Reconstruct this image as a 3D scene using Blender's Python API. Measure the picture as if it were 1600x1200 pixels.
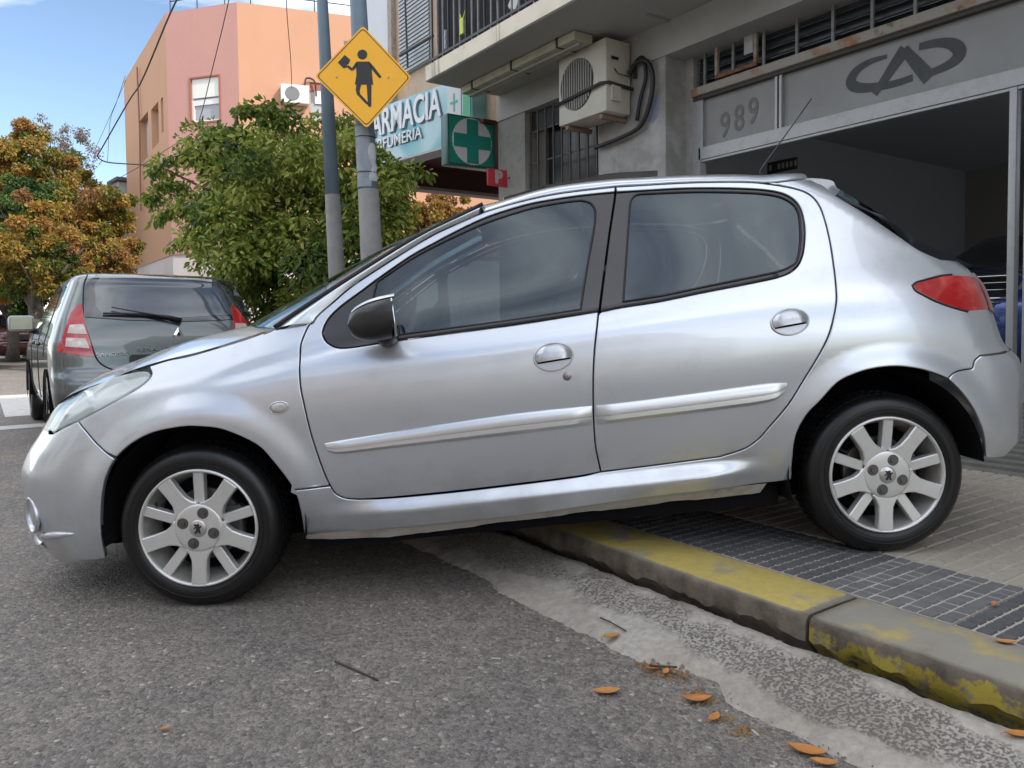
import bpy, bmesh, math, random
import numpy as np
from mathutils import Vector, Matrix
R = math.radians
random.seed(7); np.random.seed(7)
for o in list(bpy.data.objects): bpy.data.objects.remove(o)
SC = bpy.context.scene
COL = SC.collection
# world frame: X = towards the buildings (across the pavement), Y = along the street (away), Z up, road at 0
TH = math.atan2(.572, .820)            # camera heading off the street direction
CT, ST = math.cos(TH), math.sin(TH)
CAMH = .987
FPX, PCX, PCY = 1200.0, 800.0, 557.0   # focal length and optical centre in photo pixels
PITCH, ROLL = math.atan(.042), .010
def _cw(v):                            # camera-aligned horizontal frame -> world
    return Vector((v[0]*CT + v[1]*ST, -v[0]*ST + v[1]*CT, v[2]))
_f = Vector((0, math.cos(PITCH), -math.sin(PITCH))); _u0 = Vector((0, math.sin(PITCH), math.cos(PITCH))); _r0 = Vector((1, 0, 0))
_r = _r0*math.cos(ROLL) - _u0*math.sin(ROLL); _u = _u0*math.cos(ROLL) + _r0*math.sin(ROLL)
CR, CF, CU = _cw(_r), _cw(_f), _cw(_u)
CC = Vector((0, 0, CAMH))
cam_d = bpy.data.cameras.new('camera'); cam = bpy.data.objects.new('camera', cam_d); COL.objects.link(cam)
cam.matrix_world = Matrix(((CR.x, CU.x, -CF.x, CC.x), (CR.y, CU.y, -CF.y, CC.y), (CR.z, CU.z, -CF.z, CC.z), (0, 0, 0, 1)))
cam_d.sensor_width = 36; cam_d.lens = 36*FPX/1600; cam_d.shift_y = -(600-PCY)/1600; cam_d.clip_start = .05; cam_d.clip_end = 3000
SC.camera = cam
# ---------------- light
CLX = 3.0
SUN_EL, SUN_DIR = R(40), Vector((.35, -.937, 0)).normalized()
W = bpy.data.worlds.new('World'); SC.world = W; W.use_nodes = True
nt = W.node_tree; nt.nodes.clear()
def wn(t, **k):
    n = nt.nodes.new(t)
    for a, b in k.items(): setattr(n, a, b)
    return n
sky = wn('ShaderNodeTexSky', sky_type='NISHITA', sun_disc=False, sun_elevation=SUN_EL, sun_rotation=math.atan2(SUN_DIR.x, SUN_DIR.y))
sky.air_density = 1.0; sky.dust_density = .6; sky.ozone_density = 1.5
tc = wn('ShaderNodeTexCoord'); mp = wn('ShaderNodeMapping'); mp.inputs['Scale'].default_value = (1., 1., 2.6); mp.inputs['Rotation'].default_value = (R(6), R(8), R(-15)); mp.inputs['Location'].default_value = (CLX, 0, -.15)
no = wn('ShaderNodeTexNoise'); no.inputs['Scale'].default_value = 1.25; no.inputs['Detail'].default_value = 7; no.inputs['Roughness'].default_value = .55; no.inputs['Distortion'].default_value = .4
rp = wn('ShaderNodeValToRGB'); rp.color_ramp.elements[0].position = .42; rp.color_ramp.elements[1].position = .62
rp.color_ramp.elements[1].color = (.85, .85, .85, 1)
mx = wn('ShaderNodeMix', data_type='RGBA'); mx.inputs['B'].default_value = (17., 17.2, 17.6, 1)
bg = wn('ShaderNodeBackground'); bg.inputs['Strength'].default_value = .10
ou = wn('ShaderNodeOutputWorld')
L = nt.links.new
L(tc.outputs['Generated'], mp.inputs['Vector']); L(mp.outputs[0], no.inputs['Vector']); L(no.outputs['Fac'], rp.inputs['Fac'])
L(rp.outputs['Color'], mx.inputs['Factor']); L(sky.outputs[0], mx.inputs['A']); L(mx.outputs['Result'], bg.inputs['Color']); L(bg.outputs[0], ou.inputs['Surface'])
sl = bpy.data.lights.new('sun', 'SUN'); sl.energy = 2.0; sl.angle = R(.55); sl.color = (1.0, .93, .82)
so = bpy.data.objects.new('sun', sl); COL.objects.link(so)
sd = Vector((SUN_DIR.x*math.cos(SUN_EL), SUN_DIR.y*math.cos(SUN_EL), math.sin(SUN_EL)))
so.rotation_euler = (-sd).to_track_quat('-Z', 'Y').to_euler(); so.location = (0, -20, 40)
SC.view_settings.view_transform = 'Standard'; SC.view_settings.look = 'None'; SC.view_settings.gamma = 1; SC.view_settings.use_curve_mapping = False
SC.view_settings.exposure = 1.0
SC.render.engine = 'CYCLES'
SC.cycles.max_bounces = 8; SC.cycles.transparent_max_bounces = 12; SC.cycles.glossy_bounces = 4; SC.cycles.diffuse_bounces = 4
# ---------------- pixel -> direction helpers
def ray(px, py): return CF + CR*((px-PCX)/FPX) - CU*((py-PCY)/FPX)
def onz(px, py, z=0.):
    r = ray(px, py); t = (z-CAMH)/r.z; return CC + r*t
def onx(px, py, x):
    r = ray(px, py); return CC + r*(x/r.x)
def ony(px, py, y):
    r = ray(px, py); return CC + r*(y/r.y)
def atd(px, py, d):
    return CC + ray(px, py)*d                # d metres along the optical axis
# ---------------- materials
MATS = {}
def srgb(r, g=None, b=None):
    c = (r, g, b) if g is not None else (r, r, r)
    return tuple((x/255/12.92 if x/255 <= .04045 else ((x/255+.055)/1.055)**2.4) for x in c) + (1,)
def mat(name, col, rough=.6, metal=0., spec=.5, coat=0., noise=None, bump=None, emit=None, sheen=0):
    """noise: list of (scale, amount, colour, lo, hi); bump: (scale, strength, distance)"""
    if name in MATS: return MATS[name]
    m = bpy.data.materials.new(name); m.use_nodes = True; MATS[name] = m
    t = m.node_tree; b = t.nodes['Principled BSDF']; col = tuple(col[:3]) + (1,)
    b.inputs['Base Color'].default_value = col; b.inputs['Roughness'].default_value = rough; b.inputs['Metallic'].default_value = metal
    b.inputs['Specular IOR Level'].default_value = spec; b.inputs['Coat Weight'].default_value = coat; b.inputs['Coat Roughness'].default_value = .03
    if emit: b.inputs['Emission Color'].default_value = tuple(emit[:3])+(1,); b.inputs['Emission Strength'].default_value = emit[3]
    if noise or bump:
        co = t.nodes.new('ShaderNodeTexCoord')
    prev = None
    for ns in (noise or []):
        sc, amt, c2, lo, hi = ns[:5]
        st = ns[5] if len(ns) > 5 else (1, 1, 1)
        vec = co.outputs['Object']
        if st != (1, 1, 1):
            mpn = t.nodes.new('ShaderNodeMapping'); mpn.inputs['Scale'].default_value = st; t.links.new(vec, mpn.inputs['Vector']); vec = mpn.outputs[0]
        n = t.nodes.new('ShaderNodeTexNoise'); n.inputs['Scale'].default_value = sc; n.inputs['Detail'].default_value = 6; n.inputs['Roughness'].default_value = .6
        t.links.new(vec, n.inputs['Vector'])
        mr = t.nodes.new('ShaderNodeMapRange'); mr.inputs['From Min'].default_value = lo; mr.inputs['From Max'].default_value = hi; mr.inputs['To Max'].default_value = amt
        t.links.new(n.outputs['Fac'], mr.inputs['Value'])
        mi = t.nodes.new('ShaderNodeMix'); mi.data_type = 'RGBA'; mi.inputs['B'].default_value = tuple(c2[:3])+(1,)
        t.links.new(mr.outputs[0], mi.inputs['Factor'])
        if prev is None: mi.inputs['A'].default_value = col
        else: t.links.new(prev, mi.inputs['A'])
        prev = mi.outputs['Result']
    if prev is not None: t.links.new(prev, b.inputs['Base Color'])
    if bump:
        n = t.nodes.new('ShaderNodeTexNoise'); n.inputs['Scale'].default_value = bump[0]; n.inputs['Detail'].default_value = 4
        t.links.new(co.outputs['Object'], n.inputs['Vector'])
        bp = t.nodes.new('ShaderNodeBump'); bp.inputs['Strength'].default_value = bump[1]; bp.inputs['Distance'].default_value = bump[2]
        t.links.new(n.outputs['Fac'], bp.inputs['Height']); t.links.new(bp.outputs[0], b.inputs['Normal'])
    return m
def glass_mat(name, tint, ior=1.6, rough=.0):
    if name in MATS: return MATS[name]
    m = bpy.data.materials.new(name); m.use_nodes = True; MATS[name] = m; t = m.node_tree; t.nodes.clear()
    o = t.nodes.new('ShaderNodeOutputMaterial'); mix = t.nodes.new('ShaderNodeMixShader'); fr = t.nodes.new('ShaderNodeFresnel'); fr.inputs['IOR'].default_value = ior
    tr = t.nodes.new('ShaderNodeBsdfTransparent'); tr.inputs['Color'].default_value = tuple(tint[:3])+(1,)
    gl = t.nodes.new('ShaderNodeBsdfGlossy'); gl.inputs['Roughness'].default_value = rough; gl.inputs['Color'].default_value = (.84, .94, 1, 1)
    t.links.new(fr.outputs[0], mix.inputs[0]); t.links.new(tr.outputs[0], mix.inputs[1]); t.links.new(gl.outputs[0], mix.inputs[2]); t.links.new(mix.outputs[0], o.inputs[0])
    return m
# ---------------- mesh helpers
class MB:
    def __init__(s): s.v = []; s.f = []
    def add(s, vs, fs):
        k = len(s.v); s.v += [tuple(v) for v in vs]; s.f += [tuple(i+k for i in f) for f in fs]; return s
    def box(s, x0, x1, y0, y1, z0, z1):
        vs = [(x, y, z) for z in (z0, z1) for y in (y0, y1) for x in (x0, x1)]
        return s.add(vs, [(0, 2, 3, 1), (4, 5, 7, 6), (0, 1, 5, 4), (2, 6, 7, 3), (0, 4, 6, 2), (1, 3, 7, 5)])
    def bbox(s, x0, x1, y0, y1, z0, z1, c=.01):      # box with bevelled edges
        bm = bmesh.new(); bmesh.ops.create_cube(bm, size=1)
        for v in bm.verts: v.co = Vector(((x0+x1)/2+v.co.x*(x1-x0), (y0+y1)/2+v.co.y*(y1-y0), (z0+z1)/2+v.co.z*(z1-z0)))
        bmesh.ops.bevel(bm, geom=list(bm.edges), offset=c, segments=2, affect='EDGES', profile=.5)
        bm.verts.index_update(); s.add([v.co.copy() for v in bm.verts], [[v.index for v in f.verts] for f in bm.faces]); bm.free(); return s
    def tube(s, pts, r, n=8, cap=True):
        pts = [Vector(p) for p in pts]; rs = r if isinstance(r, (list, tuple)) else [r]*len(pts)
        rings = []; up = None
        for i, p in enumerate(pts):
            t = (pts[min(i+1, len(pts)-1)] - pts[max(i-1, 0)]).normalized()
            if up is None:
                up = Vector((0, 0, 1)) if abs(t.z) < .9 else Vector((1, 0, 0))
            a = t.cross(up).normalized(); b = a.cross(t).normalized(); up = b
            rings.append([p + (a*math.cos(2*math.pi*k/n) + b*math.sin(2*math.pi*k/n))*rs[i] for k in range(n)])
        vs = [v for q in rings for v in q]; fs = []
        for i in range(len(rings)-1):
            for k in range(n): fs.append((i*n+k, i*n+(k+1) % n, (i+1)*n+(k+1) % n, (i+1)*n+k))
        if cap: fs.append(tuple(range(n-1, -1, -1))); fs.append(tuple((len(rings)-1)*n+k for k in range(n)))
        return s.add(vs, fs)
    def lathe(s, prof, n=48, axis='y', c=(0, 0, 0), a0=0., a1=2*math.pi):
        full = abs(a1-a0-2*math.pi) < 1e-6; m = n if full else n+1; vs = []
        for k in range(m):
            a = a0+(a1-a0)*k/n
            for (r, h) in prof:
                if axis == 'y': p = (r*math.cos(a), h, r*math.sin(a))
                elif axis == 'z': p = (r*math.cos(a), r*math.sin(a), h)
                else: p = (h, r*math.cos(a), r*math.sin(a))
                vs.append((p[0]+c[0], p[1]+c[1], p[2]+c[2]))
        q = len(prof); fs = []
        for k in range(n):
            k2 = (k+1) % m
            for j in range(q-1): fs.append((k*q+j, k*q+j+1, k2*q+j+1, k2*q+j))
        return s.add(vs, fs)
    def prism(s, poly, fn, d0, d1):                   # poly 2D; fn(u,v,d)->xyz
        n = len(poly); vs = [fn(p[0], p[1], d0) for p in poly] + [fn(p[0], p[1], d1) for p in poly]
        fs = [tuple(range(n)), tuple(range(2*n-1, n-1, -1))] + [(i, i+n, (i+1) % n+n, (i+1) % n) for i in range(n)]
        return s.add(vs, fs)
    def grid(s, P):                                   # P[i][j] points
        m = len(P[0]); vs = [p for row in P for p in row]
        return s.add(vs, [(i*m+j, i*m+j+1, (i+1)*m+j+1, (i+1)*m+j) for i in range(len(P)-1) for j in range(m-1)])
    def build(s, name, material, parent=None, smooth=False, fix=True, auto=None):
        me = bpy.data.meshes.new(name); me.from_pydata(s.v, [], s.f); me.update()
        if fix:
            bm = bmesh.new(); bm.from_mesh(me); bmesh.ops.recalc_face_normals(bm, faces=bm.faces); bm.to_mesh(me); bm.free()
        if smooth or auto: me.polygons.foreach_set('use_smooth', [True]*len(me.polygons))
        if auto: me.set_sharp_from_angle(angle=R(auto))
        return link(name, me, material, parent)
def link(name, me, material=None, parent=None):
    if material is not None and not me.materials: me.materials.append(material)
    o = bpy.data.objects.new(name, me); COL.objects.link(o)
    if parent is not None: o.parent = parent
    return o
def empty(name, loc=(0, 0, 0), rz=0.):
    o = bpy.data.objects.new(name, None); COL.objects.link(o); o.location = loc; o.rotation_euler = (0, 0, rz); o.empty_display_size = .2; return o
def tag(o, label, cat, group=None):
    o['label'] = label; o['category'] = cat
    if group: o['group'] = group
    return o
def struct(o): o['kind'] = 'structure'; return o
def stuff(o): o['kind'] = 'stuff'; return o
def copy_tree(o, parent=None):
    c = o.copy(); COL.objects.link(c); c.parent = parent
    for ch in list(o.children): copy_tree(ch, c)
    return c
def text_mesh(name, body, size, depth, material, parent=None, bold=.0, sx=1.):
    cu = bpy.data.curves.new(name, 'FONT'); cu.body = body; cu.size = size; cu.extrude = depth; cu.offset = bold; cu.align_x = 'CENTER'; cu.align_y = 'CENTER'
    t = bpy.data.objects.new(name, cu); COL.objects.link(t); bpy.context.view_layer.update()
    dg = bpy.context.evaluated_depsgraph_get(); me = bpy.data.meshes.new_from_object(t.evaluated_get(dg)); bpy.data.objects.remove(t)
    for v in me.vertices: v.co.x *= sx
    me.materials.clear(); me.name = name
    return link(name, me, material, parent)
def frame_matrix(o, xa, ya, za):
    xa, ya, za = Vector(xa), Vector(ya), Vector(za)
    return Matrix(((xa.x, ya.x, za.x, o[0]), (xa.y, ya.y, za.y, o[1]), (xa.z, ya.z, za.z, o[2]), (0, 0, 0, 1)))
class PC:                                             # monotone cubic through points, vectorised
    def __init__(s, x, y):
        s.x = np.array(x, float); s.y = np.array(y, float); h = np.diff(s.x); d = np.diff(s.y)/h; m = np.zeros(len(x))
        m[0], m[-1] = d[0], d[-1]
        for i in range(1, len(x)-1):
            if d[i-1]*d[i] > 0:
                w1, w2 = 2*h[i]+h[i-1], h[i]+2*h[i-1]; m[i] = (w1+w2)/(w1/d[i-1]+w2/d[i])
        s.m = m
    def __call__(s, t):
        t = np.asarray(t, float); i = np.clip(np.searchsorted(s.x, t)-1, 0, len(s.x)-2); h = s.x[i+1]-s.x[i]; k = (t-s.x[i])/h
        lo, hi = t < s.x[0], t > s.x[-1]; k = np.clip(k, 0, 1)
        v = (1+2*k)*(1-k)**2*s.y[i] + k*(1-k)**2*h*s.m[i] + k*k*(3-2*k)*s.y[i+1] + k*k*(k-1)*h*s.m[i+1]
        v = np.where(lo, s.y[0]+(t-s.x[0])*s.m[0], v); return np.where(hi, s.y[-1]+(t-s.x[-1])*s.m[-1], v)
def dense(pts, step, closed=False):                   # resample a polyline
    out = []; n = len(pts)
    for i in range(n if closed else n-1):
        a, b = pts[i], pts[(i+1) % n]; d = math.dist(a, b); k = max(1, int(math.ceil(d/step)))
        out += [tuple(a[c]+(b[c]-a[c])*j/k for c in range(len(a))) for j in range(k)]
    if not closed: out.append(tuple(pts[-1]))
    return out
def smooth_line(pts, n=8):                            # centripetal-ish Catmull-Rom through points
    P = [np.array(p, float) for p in pts]; out = []
    for i in range(len(P)-1):
        p0 = P[i-1] if i else 2*P[0]-P[1]; p3 = P[i+2] if i+2 < len(P) else 2*P[-1]-P[-2]; p1, p2 = P[i], P[i+1]
        for k in range(n):
            t = k/n; out.append(tuple(.5*((2*p1)+(-p0+p2)*t+(2*p0-5*p1+4*p2-p3)*t*t+(-p0+3*p1-3*p2+p3)*t**3)))
    out.append(tuple(P[-1])); return out
# =====================================================================  GROUND
def asphalt_mat():
    m = bpy.data.materials.new('asphalt'); m.use_nodes = True; t = m.node_tree; b = t.nodes['Principled BSDF']
    N = t.nodes.new; Lk = t.links.new
    co = N('ShaderNodeTexCoord')
    big = N('ShaderNodeTexNoise'); big.inputs['Scale'].default_value = 1.1; big.inputs['Detail'].default_value = 7; big.inputs['Roughness'].default_value = .65
    mid = N('ShaderNodeTexNoise'); mid.inputs['Scale'].default_value = 14; mid.inputs['Detail'].default_value = 6
    vo = N('ShaderNodeTexVoronoi'); vo.inputs['Scale'].default_value = 92; vo.inputs['Randomness'].default_value = 1
    fine = N('ShaderNodeTexNoise'); fine.inputs['Scale'].default_value = 210; fine.inputs['Detail'].default_value = 3
    for n in (big, mid, vo, fine): Lk(co.outputs['Object'], n.inputs['Vector'])
    r1 = N('ShaderNodeValToRGB'); e = r1.color_ramp.elements; e[0].position = .3; e[0].color = (.145, .138, .134, 1); e[1].position = .72; e[1].color = (.245, .216, .186, 1)
    Lk(big.outputs['Fac'], r1.inputs[0])
    r2 = N('ShaderNodeValToRGB'); e = r2.color_ramp.elements; e[0].position = .0; e[0].color = (.40, .40, .40, 1); e[1].position = .86; e[1].color = (1.55, 1.52, 1.46, 1); q_ = r2.color_ramp.elements.new(.97); q_.color = (3.0, 2.9, 2.7, 1)
    Lk(vo.outputs['Color'], r2.inputs[0])
    m1 = N('ShaderNodeMix'); m1.data_type = 'RGBA'; m1.blend_type = 'MULTIPLY'; m1.inputs['Factor'].default_value = .8; Lk(r1.outputs[0], m1.inputs['A']); Lk(r2.outputs[0], m1.inputs['B'])
    r3 = N('ShaderNodeValToRGB'); e = r3.color_ramp.elements; e[0].position = .35; e[0].color = (.55, .55, .55, 1); e[1].position = .68; e[1].color = (1.35, 1.33, 1.3, 1)
    Lk(fine.outputs['Fac'], r3.inputs[0])
    m2 = N('ShaderNodeMix'); m2.data_type = 'RGBA'; m2.blend_type = 'MULTIPLY'; m2.inputs['Factor'].default_value = .8; Lk(m1.outputs['Result'], m2.inputs['A']); Lk(r3.outputs[0], m2.inputs['B'])
    r4 = N('ShaderNodeValToRGB'); e = r4.color_ramp.elements; e[0].position = .40; e[0].color = (.90, .90, .90, 1); e[1].position = .65; e[1].color = (1.07, 1.065, 1.05, 1)
    Lk(mid.outputs['Fac'], r4.inputs[0])
    m3 = N('ShaderNodeMix'); m3.data_type = 'RGBA'; m3.blend_type = 'MULTIPLY'; m3.inputs['Factor'].default_value = 1; Lk(m2.outputs['Result'], m3.inputs['A']); Lk(r4.outputs[0], m3.inputs['B'])
    Lk(m3.outputs['Result'], b.inputs['Base Color']); b.inputs['Roughness'].default_value = .82
    ad = N('ShaderNodeMath'); ad.operation = 'MULTIPLY_ADD'; ad.inputs[1].default_value = -1.2; Lk(vo.outputs['Distance'], ad.inputs[0]); Lk(fine.outputs['Fac'], ad.inputs[2])
    bp = N('ShaderNodeBump'); bp.inputs['Strength'].default_value = .8; bp.inputs['Distance'].default_value = .005; Lk(ad.outputs[0], bp.inputs['Height']); Lk(bp.outputs[0], b.inputs['Normal'])
    return m
def concrete_gutter_mat():
    m = bpy.data.materials.new('gutter concrete'); m.use_nodes = True; t = m.node_tree; b = t.nodes['Principled BSDF']
    N = t.nodes.new; Lk = t.links.new
    co = N('ShaderNodeTexCoord'); sp = N('ShaderNodeSeparateXYZ'); Lk(co.outputs['Object'], sp.inputs[0])
    big = N('ShaderNodeTexNoise'); big.inputs['Scale'].default_value = 3.2; big.inputs['Detail'].default_value = 6; big.inputs['Roughness'].default_value = .6; Lk(co.outputs['Object'], big.inputs['Vector'])
    vo = N('ShaderNodeTexVoronoi'); vo.inputs['Scale'].default_value = 62; Lk(co.outputs['Object'], vo.inputs['Vector'])
    wv = N('ShaderNodeTexNoise'); wv.inputs['Scale'].default_value = 115; wv.inputs['Detail'].default_value = 4; Lk(co.outputs['Object'], wv.inputs['Vector'])
    # smooth cement screed hugging the kerb and the asphalt edge, pitted aggregate between
    mr = N('ShaderNodeMapRange'); mr.inputs['From Min'].default_value = 1.60; mr.inputs['From Max'].default_value = 1.92; mr.inputs['To Min'].default_value = -.55; mr.inputs['To Max'].default_value = .55; Lk(sp.outputs['X'], mr.inputs['Value'])
    ab = N('ShaderNodeMath'); ab.operation = 'ABSOLUTE'; Lk(mr.outputs[0], ab.inputs[0])
    nz = N('ShaderNodeMath'); nz.operation = 'MULTIPLY_ADD'; nz.inputs[1].default_value = 1.1; Lk(big.outputs['Fac'], nz.inputs[0]); Lk(ab.outputs[0], nz.inputs[2])
    sm = N('ShaderNodeMapRange'); sm.inputs['From Min'].default_value = .76; sm.inputs['From Max'].default_value = .88; Lk(nz.outputs[0], sm.inputs['Value'])   # 1 = smooth
    pit = N('ShaderNodeMapRange'); pit.inputs['From Min'].default_value = .40; pit.inputs['From Max'].default_value = .52; Lk(wv.outputs['Fac'], pit.inputs['Value'])
    inv = N('ShaderNodeMath'); inv.operation = 'SUBTRACT'; inv.inputs[0].default_value = 1; Lk(sm.outputs[0], inv.inputs[1])
    pitf = N('ShaderNodeMath'); pitf.operation = 'MULTIPLY'; Lk(inv.outputs[0], pitf.inputs[0])
    pin = N('ShaderNodeMath'); pin.operation = 'SUBTRACT'; pin.inputs[0].default_value = 1; Lk(pit.outputs[0], pin.inputs[1]); Lk(pin.outputs[0], pitf.inputs[1])
    tint = N('ShaderNodeValToRGB'); e = tint.color_ramp.elements; e[0].position = .35; e[0].color = (.31, .27, .23, 1); e[1].position = .65; e[1].color = (.43, .40, .35, 1); Lk(big.outputs['Fac'], tint.inputs[0])
    fn = N('ShaderNodeTexNoise'); fn.inputs['Scale'].default_value = 40; fn.inputs['Detail'].default_value = 8; fn.inputs['Roughness'].default_value = .7; Lk(co.outputs['Object'], fn.inputs['Vector'])
    rf = N('ShaderNodeValToRGB'); e = rf.color_ramp.elements; e[0].position = .3; e[0].color = (.7, .7, .7, 1); e[1].position = .7; e[1].color = (1.15, 1.15, 1.12, 1); Lk(fn.outputs['Fac'], rf.inputs[0])
    mm = N('ShaderNodeMix'); mm.data_type = 'RGBA'; mm.blend_type = 'MULTIPLY'; mm.inputs['Factor'].default_value = 1; Lk(tint.outputs[0], mm.inputs['A']); Lk(rf.outputs[0], mm.inputs['B'])
    mi = N('ShaderNodeMix'); mi.data_type = 'RGBA'; mi.inputs['B'].default_value = (.155, .14, .12, 1); Lk(pitf.outputs[0], mi.inputs['Factor']); Lk(mm.outputs['Result'], mi.inputs['A'])
    Lk(mi.outputs['Result'], b.inputs['Base Color']); b.inputs['Roughness'].default_value = .9
    hh = N('ShaderNodeMath'); hh.operation = 'MULTIPLY_ADD'; hh.inputs[1].default_value = -1.6; Lk(pitf.outputs[0], hh.inputs[0]); Lk(fn.outputs['Fac'], hh.inputs[2])
    bp = N('ShaderNodeBump'); bp.inputs['Strength'].default_value = .7; bp.inputs['Distance'].default_value = .006; Lk(hh.outputs[0], bp.inputs['Height']); Lk(bp.outputs[0], b.inputs['Normal'])
    return m
def kerb_mat(name, paint_top, zlo, zhi, moss):
    m = bpy.data.materials.new(name); m.use_nodes = True; t = m.node_tree; b = t.nodes['Principled BSDF']
    N = t.nodes.new; Lk = t.links.new
    co = N('ShaderNodeTexCoord'); sp = N('ShaderNodeSeparateXYZ'); Lk(co.outputs['Object'], sp.inputs[0])
    def noise(sc, det=6, ro=.62):
        n = N('ShaderNodeTexNoise'); n.inputs['Scale'].default_value = sc; n.inputs['Detail'].default_value = det; n.inputs['Roughness'].default_value = ro; Lk(co.outputs['Object'], n.inputs['Vector']); return n.outputs['Fac']
    base = N('ShaderNodeValToRGB'); e = base.color_ramp.elements; e[0].position = .32; e[0].color = (.065, .050, .038, 1); e[1].position = .7; e[1].color = (.20, .165, .125, 1); Lk(noise(9), base.inputs[0])
    top = N('ShaderNodeMapRange'); top.inputs['From Min'].default_value = .148; top.inputs['From Max'].default_value = .156; Lk(sp.outputs['Z'], top.inputs['Value'])
    gr = N('ShaderNodeMix'); gr.data_type = 'RGBA'; gr.inputs['B'].default_value = (.27, .25, .205, 1); Lk(top.outputs[0], gr.inputs['Factor']); Lk(base.outputs[0], gr.inputs['A'])
    zf = N('ShaderNodeMapRange'); zf.inputs['From Min'].default_value = zlo; zf.inputs['From Max'].default_value = zhi; Lk(sp.outputs['Z'], zf.inputs['Value'])
    ad = N('ShaderNodeMath'); ad.operation = 'MULTIPLY_ADD'; ad.inputs[1].default_value = paint_top[1]; Lk(zf.outputs[0], ad.inputs[0]); Lk(noise(4.5 if not moss else 7), ad.inputs[2])
    pf = N('ShaderNodeMapRange'); pf.inputs['From Min'].default_value = paint_top[2]; pf.inputs['From Max'].default_value = paint_top[3]; Lk(ad.outputs[0], pf.inputs['Value'])
    pc = N('ShaderNodeValToRGB'); e = pc.color_ramp.elements; e[0].position = .3; e[0].color = paint_top[0]; e[1].position = .75; e[1].color = tuple(x*1.3 for x in paint_top[0][:3])+(1,); Lk(noise(26, 8, .7), pc.inputs[0])
    p = N('ShaderNodeMix'); p.data_type = 'RGBA'; Lk(pf.outputs[0], p.inputs['Factor']); Lk(gr.outputs['Result'], p.inputs['A']); Lk(pc.outputs[0], p.inputs['B'])
    outc = p.outputs['Result']
    if moss:
        zm = N('ShaderNodeMapRange'); zm.inputs['From Min'].default_value = .156; zm.inputs['From Max'].default_value = .12; zm.inputs['To Max'].default_value = .22; Lk(sp.outputs['Z'], zm.inputs['Value'])
        am = N('ShaderNodeMath'); am.operation = 'ADD'; Lk(noise(15, 7, .68), am.inputs[0]); Lk(zm.outputs[0], am.inputs[1])
        mf = N('ShaderNodeMapRange'); mf.inputs['From Min'].default_value = .66; mf.inputs['From Max'].default_value = .74; mf.inputs['To Max'].default_value = .9; Lk(am.outputs[0], mf.inputs['Value'])
        q = N('ShaderNodeMix'); q.data_type = 'RGBA'; q.inputs['B'].default_value = (.30, .235, .02, 1); Lk(mf.outputs[0], q.inputs['Factor']); Lk(outc, q.inputs['A']); outc = q.outputs['Result']
    dk = N('ShaderNodeMapRange'); dk.inputs['From Min'].default_value = .68; dk.inputs['From Max'].default_value = .75; dk.inputs['To Max'].default_value = .5; Lk(noise(34, 6, .7), dk.inputs['Value'])
    d = N('ShaderNodeMix'); d.data_type = 'RGBA'; d.inputs['B'].default_value = (.05, .045, .04, 1); Lk(dk.outputs[0], d.inputs['Factor']); Lk(outc, d.inputs['A'])
    Lk(d.outputs['Result'], b.inputs['Base Color']); b.inputs['Roughness'].default_value = .85
    bp = N('ShaderNodeBump'); bp.inputs['Strength'].default_value = .5; bp.inputs['Distance'].default_value = .008; Lk(noise(55, 6, .7), bp.inputs['Height']); Lk(bp.outputs[0], b.inputs['Normal'])
    return m
ASPH = asphalt_mat()
road = struct(MB().grid([[(x, y, 0) for x in (-400, -60, -8, 0, 2.6, 60, 400)] for y in (-300, -40, -6, 0, 6, 30, 120, 900)]).build('road', ASPH, fix=False))
def hnoise(a, s=1.): return (math.sin(a*7.3*s+1.1)+.6*math.sin(a*17.9*s+.4)+.4*math.sin(a*41.3*s+2.)+.25*math.sin(a*97*s))/2.2
# concrete gutter wedge
g = []
for i in range(702):
    a = -2.2 + i*.012; e0 = 1.56 + .018*hnoise(a) + .03*hnoise(a, .3) + .004*hnoise(a*6.3) + random.uniform(-.004, .004); row = []
    bite = math.exp(-((a-1.40)/.11)**2)*.075
    e0 += bite
    e1 = 1.868 + .012*hnoise(a*1.7+5) + .006*hnoise(a*5.1)
    for j in range(13):
        k = j/12; x = e0+(e1-e0)*k; z = .0025 + .008*min(1, k*6) + .062*k**1.1 + .0025*hnoise(a*2.1+x*9)
        if j == 0: z = -.004
        row.append((x, a, z))
    row.append((e1+.004, a, .02)); g.append(row)
struct(MB().grid(g).build('gutter', concrete_gutter_mat(), smooth=True))
soil = mat('kerb soil', (.03, .025, .02), .95, noise=[(30, .6, (.06, .05, .04), .4, .7)])
struct(MB().box(1.85, 1.95, -2.2, 9, -.02, .035).build('gutter_joint', soil))
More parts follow.
